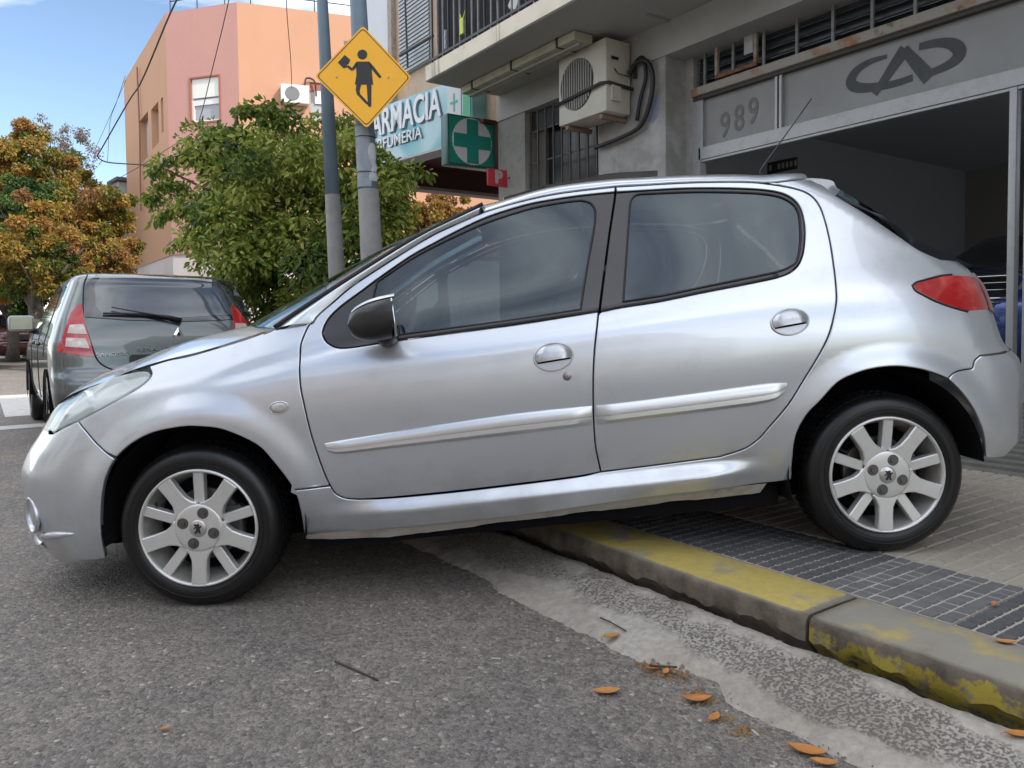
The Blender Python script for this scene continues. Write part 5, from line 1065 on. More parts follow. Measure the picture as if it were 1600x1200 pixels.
kh = MB().lathe([(0, -.006), (.009, -.006), (.014, -.004), (.016, .002)], 20, 'y').box(-.0012, .0012, -.0075, -.005, -.006, .006).build('keyhole', mat('lock metal', (.30, .29, .28), .35, metal=.9), front_door, auto=40); kh.location = (kx, ky, kz)
rx, rz_ = S(436, 637); ry = -float(Wf(rx, rz_)[0])
rp_ = MB().lathe([(0, -.010), (.5, -.0095), (.85, -.006), (1, .001)], 28, 'y').build('side_repeater', mat('repeater lens', (.52, .50, .45), .12, coat=1, noise=[(90, .6, (.2, .2, .19), .45, .6)]), car, smooth=True)
for v in rp_.data.vertices: v.co.x *= .031; v.co.z *= .0185
rp_.location = (rx, ry, rz_); rp_.rotation_euler = (0, R(-6), R(4)); NEAR.append(rp_)
rr_ = MB().tube([(.033*math.cos(t), 0, .0205*math.sin(t)) for t in np.linspace(0, 2*math.pi, 30)], .0022, 6, cap=False).build('repeater_rim', CHROME, rp_, smooth=True); rr_.location = (0, -.001, 0)
# door mirror
def mirror():
    cx_, cz_ = loc(580, 504, -.92); b = MB(); cap = MB()
    def sect(u):          # u 0 (front nose) .. 1 (glass side); returns half height, z centre, x
        x = -.078+.150*u; h = .072*(1-(1-min(1, u*1.02))**2.6)**.42; return x, h
    rows = []; capr = []
    for u in np.linspace(.0, 1, 16):
        x, h = sect(u); r = []; c = []
        for t in np.linspace(0, 2*math.pi, 33):
            cs, sn = math.cos(t), math.sin(t); y = .105*(abs(cs)**.62)*(1 if cs > 0 else -1)*(1-.55*(1-u)**2.4); z = h*(abs(sn)**.72)*(1 if sn > 0 else -1)+.012*u
            r.append((x+.012*sn*u, y, z))
        rows.append(r)
    b.grid(rows); b.f.append(tuple(range(15*33, 15*33+32)))
    base = empty('door_mirror'); base.parent = front_door; base.location = (cx_, -.915, cz_); base.rotation_euler = (0, R(-3), R(8))
    b.build('mirror_housing', mat('mirror black', (.010, .0105, .012), .33, coat=.15), base, auto=45)
    crow = []
    for u in np.linspace(.12, 1.02, 12):
        x, h = sect(min(1, u)); x = -.078+.150*u; h = max(h, .02); crow.append([(x+.012*math.sin(t)*u, .107*(abs(math.cos(t))**.62)*(1 if math.cos(t) > 0 else -1)*(1-.55*(1-min(1, u))**2.4), (h+.003)*(abs(math.sin(t))**.72)+.012*u) for t in np.linspace(R(52), R(128), 15)])
    crow = [[(p[0], p[1], p[2]) for p in r] for r in crow]
    MB().grid(crow).build('mirror_cap', PAINT, base, smooth=True)
    MB().bbox(.070, .079, -.093, .093, -.056, .070, .004).build('mirror_glass', mat('mirror glass', (.5, .53, .55), .02, metal=1), base, auto=40)
    MB().tube([(.03, .02, -.03), (.045, .10, -.05), (.05, .17, -.055)], [.034, .036, .045], 12).build('mirror_arm', BLACKP, base, smooth=True)
mirror()
# ---- wheels
def wheel(hub_x, name='wheel'):
    w = empty(name); w.parent = car; w.location = (hub_x, 0, HUBR)
    r = HUBR+.004; yo = -.792
    prof = [(.196, yo+.022), (.200, yo+.004), (.208, yo-.006), (.225, yo-.013), (.245, yo-.014), (.262, yo-.009), (.275, yo+.002), (r-.004, yo+.018), (r, yo+.034), (r, yo+.075), (r, yo+.12), (r-.003, yo+.160), (.270, yo+.180), (.235, yo+.190), (.20, yo+.18)]
    t = MB().lathe(prof, 80, 'y').build('tyre', TYRE, w, smooth=True)
    tr = MB()                                          # tread blocks
    for k in range(64):
        a = 2*math.pi*k/64
        for yy, ww, da in ((.030, .022, 0), (.060, .026, .02), (.094, .026, .05), (.126, .024, .03)):
            pts = []
            for (dy, aa) in ((0, 0), (ww, 0), (ww, .062), (0, .062)):
                pts.append((dy+yo+yy, a+da+aa+dy*.8))
            vs = [((r-.003)*math.cos(q[1]), q[0], (r-.003)*math.sin(q[1])) for q in pts]+[((r+.004-(.004 if yy < .04 and q[0] < yo+.032 else 0))*math.cos(q[1]), q[0], (r+.004-(.004 if yy < .04 and q[0] < yo+.032 else 0))*math.sin(q[1])) for q in pts]
            tr.add(vs, [(4, 5, 6, 7), (0, 1, 5, 4), (1, 2, 6, 5), (2, 3, 7, 6), (3, 0, 4, 7)])
    tr.build('tread', TYRE, t)
    for rr in (.226, .246): MB().tube([(rr*math.cos(q), yo-.0135, rr*math.sin(q)) for q in np.linspace(0, 2*math.pi, 65)], .0018, 5, cap=False).build('sidewall_rib', TYRE, t, smooth=True)
    rim = MB().lathe([(.2065, yo+.002), (.2085, yo-.009), (.204, yo-.014), (.199, yo-.011), (.1955, yo+.004), (.189, yo+.024), (.178, yo+.06), (.170, yo+.12), (.190, yo+.16)], 72, 'y').build('rim', ALLOYD, w, smooth=True)
    MB().lathe([(.2092, yo-.008), (.2055, yo-.0165), (.1995, yo-.0135), (.1965, yo-.004)], 72, 'y').build('rim_lip', ALLOY, rim, smooth=True)
    # star of five broad spokes
    def polar(rad, ang): return (rad*math.cos(ang), rad*math.sin(ang))
    for k in range(5):
        a = R(122-72*k); star = []
        tip, root = .1985, .062
        L_ = [(tip, -.0275), (.150, -.0255), (.115, -.0270), (.092, -.036), (.076, -.0485)]
        pl = [(rr*1.0, ww) for rr, ww in L_]+[(.0, 0)]+[(rr, -ww) for rr, ww in L_[::-1]]
        pts2 = [(math.cos(a)*p-math.sin(a)*q, math.sin(a)*p+math.cos(a)*q) for p, q in pl]
        b = MB(); n = len(pl); dep = lambda rr: yo-.012+.020*max(0, (.2-rr)/.2)*.55
        top = [(p[0], dep(math.hypot(*p)), p[1]) for p in pts2]
        c = .90
        mid = (math.cos(a)*.13, math.sin(a)*.13)
        inn = [((p[0]-mid[0])*1+mid[0], 0, (p[1]-mid[1])*1+mid[1]) for p in pts2]
        # bevelled face
        sh = shrink(pts2, .0035); face = [(p[0], dep(math.hypot(*p))-.004, p[1]) for p in sh]
        back = [(p[0], dep(math.hypot(*p))+.028, p[1]) for p in pts2]
        b.add(face+top+back, [tuple(range(n))]+[(i, (i+1) % n, n+(i+1) % n, n+i) for i in range(n)]+[(n+i, n+(i+1) % n, 2*n+(i+1) % n, 2*n+i) for i in range(n)])
        b.build('spoke', ALLOY, rim)
    for k in range(5):
        a = R(86-72*k); b = MB(); wd_ = .0185; pl = [(.197, -wd_), (.197, wd_), (.084, wd_*.95), (.084, -wd_*.95)]
        pts2 = [(math.cos(a)*p-math.sin(a)*q, math.sin(a)*p+math.cos(a)*q) for p, q in pl]; sh = shrink(pts2, .003)
        dep = lambda rr: yo-.004+.018*max(0, (.2-rr)/.2)
        top = [(p[0], dep(math.hypot(*p)), p[1]) for p in pts2]; face = [(p[0], dep(math.hypot(*p))-.003, p[1]) for p in sh]; back = [(p[0], dep(math.hypot(*p))+.03, p[1]) for p in pts2]
        b.add(face+top+back, [(0, 1, 2, 3)]+[(i, (i+1) % 4, 4+(i+1) % 4, 4+i) for i in range(4)]+[(4+i, 4+(i+1) % 4, 8+(i+1) % 4, 8+i) for i in range(4)])
        b.build('thin_spoke', ALLOY, rim)
    MB().lathe([(0, yo-.0125), (.060, yo-.0120), (.076, yo-.0107), (.084, yo-.0096), (.086, yo-.004)], 40, 'y').build('hub', ALLOY, rim, smooth=True)
    for k in range(4):
        a = R(68+90*k); q = MB().lathe([(0, -.0004), (.0175, -.0004), (.0185, -.0014), (.0200, .001)], 20, 'y').lathe([(0, -.0065), (.0085, -.0065), (.0105, -.004), (.0115, .001)], 6, 'y').build('wheel_bolt', mat('bolt steel', (.17, .165, .16), .35, metal=.9), rim, auto=40)
        q.location = (.056*math.cos(a), yo-.0132, .056*math.sin(a))
    MB().lathe([(0, yo-.0175), (.025, yo-.0172), (.029, yo-.015), (.031, yo-.011)], 32, 'y').build('centre_cap', mat('cap silver', (.55, .55, .54), .3, metal=.8), rim, smooth=True)
    lion = [(-.6, -.95), (-.1, -.85), (.0, -.4), (.25, -.9), (.65, -.9), (.5, -.45), (.55, .05), (.95, .35), (.75, .6), (.4, .35), (.45, .8), (.15, .98), (-.1, .8), (-.45, .95), (-.8, .7), (-.55, .55), (-.3, .5), (-.75, .25), (-.9, -.05), (-.6, .05), (-.3, .15), (-.35, -.3), (-.7, -.6)]
    MB().prism(lion, lambda u, v, d: (u*.0165, d, v*.0185), yo-.0190, yo-.0172).build('emblem', mat('emblem dark', (.06, .06, .065), .3, metal=.7), rim)
    MB().lathe([(.045, yo+.06), (.128, yo+.06), (.128, yo+.08), (.045, yo+.08)], 40, 'y').build('brake_disc', DISC, w, smooth=False)
    MB().lathe([(0, yo+.10), (.19, yo+.10)], 32, 'y').build('wheel_back', DARK, w)
    b = MB(); b.bbox(.06, .135, yo+.045, yo+.095, -.05, .06, .008); b.build('brake_caliper', mat('caliper', (.08, .078, .075), .6), w)
    MB().tube([(.0, 0, .0)], .001) if False else None
    vv = MB().tube([(.178*math.cos(R(148)), yo+.02, .178*math.sin(R(148))), (.165*math.cos(R(148)), yo-.004, .165*math.sin(R(148)))], .004, 6).build('valve', RUBBER, rim)
    return w
w1 = wheel(0.); w2 = wheel(WB)
for hxw, ang in ((0., 0), (WB, R(1))):
    (w1 if hxw == 0 else w2).rotation_euler = (0, ang, 0)
for src in (w1, w2):
    c = copy_tree(src, car); c.scale = (1, -1, 1)
# arch liners, floor, inner shell
lin = mat('arch liner', (.008, .008, .009), .85, spec=.2)
for hxw, r0, nm in ((.015, .345, 0), (WB+.005, .34, 1)):
    b = MB(); rows = []
    for y in (-.79, -.60, -.45): rows.append([(hxw+(r0+.012)*math.cos(a), y, .30+(r0+.012)*math.sin(a)) for a in np.linspace(R(0 if nm else -14), R(196 if nm else 190), 36)])
    b.grid(rows); b.add([(hxw-.36, -.45, .15), (hxw+.36, -.45, .15), (hxw+.36, -.45, .66), (hxw-.36, -.45, .66)], [(0, 1, 2, 3)])
    NEAR.append(b.build('arch_liner', lin, car))
fl = MB(); fl.add([(.36, -.71, .155), (2.08, -.71, .185), (2.08, .71, .185), (.36, .71, .155), (.36, -.70, .30), (2.08, -.70, .34), (2.08, .70, .34), (.36, .70, .30)], [(0, 3, 2, 1), (4, 5, 6, 7), (0, 1, 5, 4), (1, 2, 6, 5), (2, 3, 7, 6), (3, 0, 4, 7)])
fl.box(-.60, .36, -.44, .44, .20, .62); fl.box(2.08, 2.90, -.44, .44, .30, .50); fl.box(-.58, -.40, -.55, .55, .19, .24)
fl.build('underbody', DARK, car)
def shell_poly(): return fd_bot[::-1]
lowdoor = [p for p in (fd_front[6:] + fd_bot[1:] + rd_bot[::-1][1:])]
inner = fd_front + fd_bot[1:] + rd_bot[::-1][1:] + [p for p in rd_top[::-1][1:] if p[1] < S(1304, 440)[1]] + SP([(1240, 424), (1160, 448), (1030, 475), (936, 491), (800, 512), (650, 532), (550, 548), (500, 540)])
NEAR.append(panel('door_liner', inner, DARK, car, off=-.028, gap=-.004, edge=.002, depth=.002))
inner2 = SP([(939, 490), (951, 400), (961, 303), (985, 303), (978, 380), (966, 488)])
NEAR.append(panel('b_post', inner2, DARK, car, off=-.028, gap=-.004, edge=.002, depth=.002))
# seats, dash, wheel
def seat(x, y):
    s_ = empty('seat'); s_.parent = car; s_.location = (x, y, 0)
    MB().bbox(-.25, .25, -.25, .25, .42, .58, .05).build('cushion', SEAT, s_, auto=60)
    b = MB().bbox(-.06, .07, -.25, .25, 0, .60, .05).build('backrest', SEAT, s_, auto=60); b.location = (.22, 0, .52); b.rotation_euler = (0, R(16), 0)
    h = MB().bbox(-.05, .05, -.13, .13, 0, .17, .04).build('headrest', SEAT, s_, auto=60); h.location = (.41, 0, 1.13); h.rotation_euler = (0, R(12), 0)
    MB().tube([(.36, -.05, 1.07), (.40, -.05, 1.16)], .008, 6).tube([(.36, .05, 1.07), (.40, .05, 1.16)], .008, 6).build('headrest_post', CHROME, s_)
seat(1.12, -.34); seat(1.12, .34)
rs_ = empty('rear_bench'); rs_.parent = car
MB().bbox(1.75, 2.20, -.58, .58, .44, .60, .05).build('cushion', SEAT, rs_, auto=60)
bb_ = MB().bbox(-.06, .06, -.58, .58, 0, .55, .05).build('backrest', SEAT, rs_, auto=60); bb_.location = (2.20, 0, .52); bb_.rotation_euler = (0, R(18), 0)
for yy in (-.36, .36):
    h = MB().bbox(-.05, .05, -.13, .13, 0, .15, .04).build('headrest', SEAT, rs_, auto=60); h.location = (2.36, yy, 1.05); h.rotation_euler = (0, R(15), 0)
MB().bbox(.36, .62, -.66, .66, .55, .93, .06).build('dashboard', mat('dash', (.03, .03, .032), .7), car, auto=60)
st = MB().tube([(0, .18*math.cos(t), .18*math.sin(t)) for t in np.linspace(0, 2*math.pi, 33)], .014, 8, cap=False).bbox(-.02, .02, -.07, .07, -.06, .06, .01).tube([(0, -.18, 0), (0, .18, 0)], .012, 6).build('steering_wheel', BLACKP, car, auto=50); st.location = (.80, -.34, .86); st.rotation_euler = (0, R(25), 0)
pr = MB().bbox(2.30, 2.75, -.60, .60, .98, 1.0, .008).build('parcel_shelf', SEAT, car)
# fog lamp and lower lip on the front corner
def cap_pt(xc, sg, y, z, p=4.):
    xe = float(xc(z)); w = float(Wf(xe, z)[0]); s = y/w; B = w/p; dx = sg*B*p*abs(s)**(p-1)/w
    nrm = Vector((sg, -0., 0)); t = Vector((-sg*p*B*abs(s)**(p-1)*(1 if s > 0 else -1)/w, 1, 0)).normalized(); nn = Vector((t.y*sg, -t.x*sg, 0)); return Vector((xe+sg*B*(1-abs(s)**p), y, z)), nn
cpt, cn = cap_pt(xcf, -1, -.690, .352)
fg = empty('fog_light'); fg.parent = car; fg.location = cpt; fg.rotation_mode = 'QUATERNION'; fg.rotation_quaternion = (Vector(cn)).to_track_quat('-Y', 'Z')
MB().lathe([(.066, .004), (.067, -.006), (.062, -.010), (.056, -.006), (.054, .010)], 36, 'y').build('fog_ring', mat('fog chrome', (.58, .60, .63), .3, metal=.7), fg, smooth=True)
MB().lathe([(0, -.004), (.03, -.003), (.055, .004)], 32, 'y').build('fog_lens', mat('fog lens', (.42, .44, .46), .12, coat=1, metal=.4), fg, smooth=True)
lipr = []
for zz in (0, 1, 2, 3):
    lipr.append([(q[0]-(.0, .016, .018, .0)[zz]*(1 if abs(q[1]) < 2 else 0), q[1]*(1+(.0, .004, .004, 0)[zz]), (.205, .215, .232, .247)[zz]) for q in cap_rows(xcf, -1, .225, .226, 1, 32)[0]])
MB().grid(lipr).build('bumper_lip', PAINT, car, smooth=True)
rd = [S(116, 834), S(104, 834.5), S(92, 835.5), S(80, 836.5), S(70, 837)]
NEAR.append(MB().tube([(x, float(-Wf(x, z)[0])-.001, z) for x, z in rd], [.002, .008, .013, .016, .017], 8).build('bumper_ridge', PAINT, car, smooth=True))
# mirror everything to the far side
for o in NEAR:
    c = copy_tree(o, car); c.scale = (1, -1, 1)
    if o.name.startswith('side_repeater'): c.location.y = -o.location.y; c.rotation_euler = (0, R(-6), R(-4))
# =====================================================================  OTHER CARS
def patch(name, poly, lift, m, parent, off=.006, step=.06, depth=.015, smooth=True):
    """thin shell over a polygon in (u,v), laid on the surface lift(u,v)"""
    poly = dense(clean(poly, .004), step, True)
    tris = tessellate_polygon([[Vector((p[0], p[1], 0)) for p in poly]]); bm = bmesh.new(); vs = [bm.verts.new((p[0], p[1], 0)) for p in poly]
    for t in tris:
        try: bm.faces.new([vs[i] for i in t])
        except ValueError: pass
    for ax in (0, 1):
        lo, hi = min(p[ax] for p in poly), max(p[ax] for p in poly); k = math.floor(lo/step)*step+step
        while k < hi:
            co = [0, 0, 0]; co[ax] = k; nn = [0, 0, 0]; nn[ax] = 1
            bmesh.ops.bisect_plane(bm, geom=list(bm.verts)+list(bm.edges)+list(bm.faces), dist=1e-6, plane_co=co, plane_no=nn); k += step
    bm.verts.index_update(); V = []; e = .004; fl = None
    for v in bm.verts:
        u, w = v.co.x, v.co.y; p = lift(u, w); n = (lift(u+e, w)-lift(u-e, w)).cross(lift(u, w+e)-lift(u, w-e)).normalized(); V.append((p, n))
    F = [[v.index for v in f.verts] for f in bm.faces]; be = [(q.verts[0].index, q.verts[1].index) for q in bm.edges if q.is_boundary]; bm.free()
    sg = 1 if (V[0][1].dot(V[0][0]-Vector((2.0, 0, .6))) > 0) else -1
    pts = [p+n*off*sg for p, n in V]; k = len(pts); low = [p-n*depth*sg for p, n in V]
    F += [(a, b, b+k, a+k) for a, b in be]
    b = MB(); b.add(pts+low, F); o = b.build(name, m, parent, auto=50 if smooth else None); return o
class CarBody:
    def __init__(s, rows, n=5.): s.rows = rows; z = [r[0] for r in rows]; s.w = PC(z, [r[1] for r in rows]); s.xr = PC(z, [r[2] for r in rows]); s.xf = PC(z, [r[3] for r in rows]); s.n = n
    def rear(s, y, z):
        w, a = float(s.w(z)), (float(s.xf(z))-float(s.xr(z)))/2; k = min(.995, abs(y)/w); xm = float(s.xr(z))+a; R_ = min(.34, a*.6); return Vector((float(s.xr(z))+R_*(1-(1-k**s.n)**(1/s.n)), y, z))
    def front(s, y, z):
        w = float(s.w(z)); k = min(.995, abs(y)/w); return Vector((float(s.xf(z))-.42*(1-(1-k**3.2)**(1/3.2)), y, z))
    def side(s, x, z, sg=1):
        w = float(s.w(z)); xr, xf = float(s.xr(z)), float(s.xf(z)); d = 0
        for dd, R_ in ((x-xr, .34), (xf-x, .42)):
            if dd < R_: k = max(0, min(1, 1-dd/R_)); d = max(d, w*(1-(1-k**5)**.2) if R_ == .34 else w*(1-(1-k**3.2)**(1/3.2)))
        return Vector((x, sg*(w-d), z))
    def mesh(s):
        P_ = []; zz = [r[0] for r in s.rows]; zs = []
        for i in range(len(zz)-1): zs += [zz[i]+(zz[i+1]-zz[i])*k/3 for k in range(3)]
        zs.append(zz[-1])
        for z in zs:
            w = float(s.w(z)); half = [s.rear(w*k/10*.999, z) for k in range(11)]
            half = [s.rear(w*math.sin(math.pi/2*k/12)*.998, z) for k in range(13)]
            xr, xf = half[-1].x, s.front(w*.998, z).x; half += [Vector((xr+(xf-xr)*k/12, w, z)) for k in range(1, 12)]
            half += [s.front(w*math.sin(math.pi/2*(12-k)/12)*.998, z) for k in range(13)]
            P_.append(half+[Vector((p.x, -p.y, p.z)) for p in half[::-1][1:]])
        return MB().grid(P_), P_
def recolour(o, paint):
    for c in [o]+list(o.children_recursive):
        if c.type == 'MESH' and c.data.materials and c.data.materials[0].name.startswith('carpaint'):
            c.material_slots[0].link = 'OBJECT'; c.material_slots[0].material = paint
def simple_wheel(parent, x, y, r=.30, sg=1):
    w = empty('wheel'); w.parent = parent; w.location = (x, y, r)
    MB().lathe([(.19, -.09*sg), (.21, -.098*sg), (r-.03, -.095*sg), (r, -.07*sg), (r, .07*sg), (r-.02, .09*sg), (.19, .09*sg)], 40, 'y').build('tyre', TYRE, w, smooth=True)
    MB().lathe([(0, -.07*sg), (.06, -.075*sg), (.17, -.06*sg), (.20, -.085*sg), (.205, -.05*sg)], 32, 'y').build('rim', ALLOY, w, smooth=True)
    for k in range(6):
        a = k*math.pi/3; MB().box(.05, .18, -.083, -.06, -.018, .018).build('spoke', ALLOY, w).rotation_euler = (0, a, 0) if sg > 0 else (math.pi, a, 0)
    return w
GP = bpy.data.materials.new('carpaint graphite'); GP.use_nodes = True; _paint(GP, (.105, .122, .122), .75, .30)
rows = [(.20, .70, .16, 3.72), (.30, .77, .05, 3.90), (.46, .795, .0, 4.0), (.60, .80, .015, 3.98), (.66, .80, .06, 3.93), (.78, .80, .075, 3.78), (.88, .79, .10, 3.40), (.945, .772, .13, 2.98), (1.02, .75, .17, 2.80), (1.18, .69, .275, 2.50), (1.32, .635, .37, 2.22), (1.40, .60, .43, 2.00), (1.435, .545, .56, 1.86), (1.455, .44, .78, 1.72), (1.465, .25, 1.0, 1.55), (1.468, .05, 1.2, 1.4)]
CB = CarBody(rows)
YR, XC = 6.60, 1.26
hb = empty('parked_hatchback'); HM = frame_matrix((XC, YR, 0), (0, 1, 0), (-1, 0, 0), (0, 0, 1)); hb.matrix_world = HM
tag(hb, 'dark grey hatchback seen from behind, parked past the silver car', 'car', 'cars parked along the kerb')
HMI = HM.inverted()
def hit_rear(px, py):
    o, d = HMI @ CC, HMI.to_3x3() @ ray(px, py); lo, hi = 2., 12.
    t = (0.2-o.x)/d.x
    for _ in range(12):
        p = o+d*t; z = min(1.46, max(.2, p.z)); w = float(CB.w(z)); y = max(-w*.99, min(w*.99, p.y)); t = (CB.rear(y, z).x-o.x)/d.x
    p = o+d*t; return p.y, p.z
def HR(pts, n=0):
    q = [hit_rear(*p) for p in pts]; return smooth_line(q, n) if n else q
bm_, P_ = CB.mesh(); bm_.f.append(tuple(range(len(P_[0]))))
body = bm_.build('body', GP, hb, smooth=True)
rl = lambda y, z: CB.rear(y, z)
BLKG = mat('hatch glass', (.016, .019, .022), .04, spec=.8, coat=.5)
gl_ = HR([(150, 430.5), (200, 429), (250, 429.5), (310, 434.5), (350, 440), (366, 446), (380, 470), (393, 496), (340, 501), (282, 502.5), (200, 500.5), (133, 495.5), (132, 470), (134, 445)], 0)
rg = patch('rear_window', gl_, rl, BLKG, body)
inn_ = HR([(156, 436), (250, 435), (345, 445), (362, 455), (384, 491), (282, 497), (160, 492), (150, 480), (148, 445)])
patch('tinted_field', inn_, rl, mat('tinted field', (.05, .06, .07), .03, spec=.9, coat=.6), rg, off=.008)
tlp = HR([(125, 475), (112, 490), (105, 508), (100, 525), (93, 540), (89, 548), (100, 552), (120, 555), (147, 557.5), (141, 533), (134, 510), (131, 495), (129, 480)])
RED2 = mat('red lamp', (.42, .016, .016), .14, coat=1., noise=[(9, .4, (.55, .05, .045), .5, .65)])
tl2 = patch('tail_light', tlp, rl, RED2, body, off=.012)
CLR = mat('clear lamp', (.50, .42, .36), .16, coat=1, noise=[(16, .6, (.72, .70, .64), .5, .62)])
patch('indicator_lens', HR([(110, 509), (131, 508), (136, 523.5), (106, 522)]), rl, CLR, tl2, off=.015); patch('reversing_lens', HR([(104.5, 529), (134, 530), (140, 545), (103, 542)]), rl, CLR, tl2, off=.015)
tR = [(-y, z) for y, z in tlp]; t3 = patch('tail_light', tR, rl, RED2, body, off=.012)
patch('indicator_lens', [(-y, z) for y, z in HR([(110, 509), (131, 508), (136, 523.5), (106, 522)])], rl, CLR, t3, off=.015)
def seamline(pts, r=.006, name='shut_line', m=RUBBER, off=.001):
    l = dense(HR(pts, 5), .03); MB().tube([CB.rear(y, z)+Vector((-off, 0, 0)) for y, z in l], r, 6).build(name, m, body, smooth=True)
seamline([(136, 428), (131, 445), (130, 495), (135, 515), (145, 545), (152, 562), (165, 573), (190, 580), (250, 584)])
seamline([(137, 426), (200, 424.5), (300, 430), (360, 441), (372, 447)])
sl_ = HR([(165, 573), (250, 584)]); cy0 = sl_[1][0]
wi = [hit_rear(*q) for q in ((283, 500), (262, 494.5), (225, 491.5), (190, 490), (160, 489.5))]; MB().tube([CB.rear(y, z)+Vector((-.03, 0, .0)) for y, z in wi], [.016, .013, .011, .01, .008], 6).build('rear_wiper', IRON, rg, smooth=True)
wi = [hit_rear(*q) for q in ((282, 501), (240, 492), (205, 486), (173, 480))]; MB().tube([CB.rear(y, z)+Vector((-.045, 0, .0)) for y, z in wi], [.011, .008, .006, .005], 6).build('wiper_blade', IRON, rg, smooth=True)
ey, ez_ = hit_rear(278, 523); ep = CB.rear(ey, ez_)
dm = MB()
for s0_, s1_ in ((1., .62),):
    o_ = [(0, .062), (.036, 0), (0, -.062), (-.036, 0)]; i_ = [(a*.42, b*.42) for a, b in o_]; dm.add([(ep.x-.018, ep.y+a, ep.z+b) for a, b in o_]+[(ep.x-.022, ep.y+a, ep.z+b) for a, b in i_]+[(ep.x+.01, ep.y+a, ep.z+b) for a, b in o_], [(k, (k+1) % 4, 4+(k+1) % 4, 4+k) for k in range(4)]+[(k, (k+1) % 4, 8+(k+1) % 4, 8+k) for k in range(4)])
dm.build('badge', CHROME, body)
def rear_text(body_, px, py, h, nm):
    y, z = hit_rear(px, py); p = CB.rear(y, z); t = text_mesh(nm, body_, h, .003, CHROME, body, .0, 1.25); t.matrix_local = frame_matrix((p.x-.012, y, z), (0, -1, 0), (0, 0, 1), (-1, 0, 0)); return t
rear_text('SANDERO', 177, 554, .042, 'model_lettering'); rear_text('RENAULT', 240, 546, .046, 'maker_lettering')
# left side: windows, door lines, handle, mirror
sd_ = lambda x, z: CB.side(x, z, 1)
SG = mat('side glass', (.02, .024, .028), .05, spec=.8, coat=.5)
for sgn_ in (1, -1):
    sdx = (lambda x, z: CB.side(x, z, 1)) if sgn_ > 0 else (lambda x, z: CB.side(x, z, -1))
    for pg in ([(.93, 1.06), (1.02, 1.20), (1.15, 1.345), (1.42, 1.372), (1.60, 1.372), (1.62, 1.0), (1.0, 1.0)], [(1.70, 1.372), (1.92, 1.36), (2.22, 1.20), (2.50, 1.01), (2.48, .985), (1.69, .995)]):
        patch('side_window', pg, sdx, SG, body, off=.004, step=.08)
    for ln in ([(1.655, .36), (1.655, 1.39)], [(.92, .75), (.86, 1.0), (1.05, 1.32), (1.2, 1.39)], [(2.62, .40), (2.60, .95)]):
        MB().tube([sdx(x, z) for x, z in dense(ln, .05)], .005, 6).build('door_line', RUBBER, body)
    for hx_ in (1.12, 1.82): MB().tube([sdx(hx_, .86)+Vector((0, .03*sgn_, 0)), sdx(hx_+.18, .865)+Vector((0, .03*sgn_, 0))], .018, 8).build('door_handle', GP, body, smooth=True)
mq = CB.side(2.42, 1.0, 1); mr_ = empty('door_mirror'); mr_.parent = hb; mr_.location = mq+Vector((0, .13, .04))
MB().bbox(-.05, .09, -.11, .11, -.075, .08, .03).build('mirror_shell', mat('mirror pale', (.30, .33, .33), .35, coat=.3), mr_, auto=60); MB().box(-.06, -.051, -.09, .09, -.055, .06).build('mirror_glass', mat('dim mirror', (.16, .19, .21), .1, metal=1), mr_); MB().tube([(.03, -.06, -.06), (.05, -.15, -.08)], .03, 8).build('mirror_arm', BLACKP, mr_)
for x_ in (.66, 3.22):
    for sgn_ in (1, -1): simple_wheel(hb, x_, sgn_*.70, .295, -sgn_)
for x_ in (.66, 3.22):
    for sgn_ in (1, -1): MB().lathe([(.36, .80*sgn_+.012*sgn_), (.36, .55*sgn_), (.0, .55*sgn_)], 40, 'y', (x_, 0, .30), R(0), R(180)).build('wheel_arch', DARK, hb)
MB().lathe([(.30, .803), (.365, .806)], 36, 'y', (.66, 0, .30), R(-10), R(190)).build('arch_lip', DARK, hb); MB().lathe([(.30, .803), (.365, .806)], 36, 'y', (3.22, 0, .30), R(-10), R(190)).build('arch_lip', DARK, hb)
for sgn_ in (1, -1): MB().tube([(.02+.0, .55*sgn_, .36), (.01, .66*sgn_, .365)], .018, 8).build('reflector', RED2, hb)
MB().bbox(-.012, .03, -.27, .27, .66, .78, .005).build('number_plate', mat('plate dark', (.03, .03, .035), .5), hb)
# further cars up the street
for (x_, y_, pc, lab) in ((-.35, 22.5, (.05, .052, .06), 'black hatchback far up the street'), (1.1, 27.5, (.10, .02, .02), 'dark red hatchback parked far up the street'), (.9, 34.0, (.55, .56, .57), 'pale hatchback furthest up the street')):
    c = copy_tree(hb); c.matrix_world = frame_matrix((x_, y_, 0), (0, 1, 0), (-1, 0, 0), (0, 0, 1)); tag(c, lab, 'car', 'cars parked along the kerb')
    m = bpy.data.materials.new('carpaint far'); m.use_nodes = True; _paint(m, pc, .4, .3); recolour(c, m)
# blue car in the garage, nose to the street
BP = bpy.data.materials.new('blue paint'); BP.use_nodes = True; _paint(BP, (.02, .05, .22), .5, .3)
XN = 6.9; g1 = onx(1571, 447, XN); bc = empty('blue_car'); BM = frame_matrix((XN+4.05, g1.y+.47, .455), (-1, 0, 0), (0, -1, 0), (0, 0, 1)); bc.matrix_world = BM; tag(bc, 'dark blue car with chrome barred grille inside the garage', 'car')
BR = CarBody([(.20, .72, .16, 3.85), (.30, .80, .05, 3.98), (.46, .83, .0, 4.05), (.60, .84, .015, 4.05), (.70, .84, .05, 4.02), (.82, .83, .08, 3.93), (.92, .82, .10, 3.70), (.99, .80, .13, 3.10), (1.06, .78, .17, 2.90), (1.20, .72, .275, 2.60), (1.36, .66, .37, 2.25), (1.42, .60, .50, 2.0), (1.46, .40, .78, 1.72), (1.468, .05, 1.2, 1.4)])
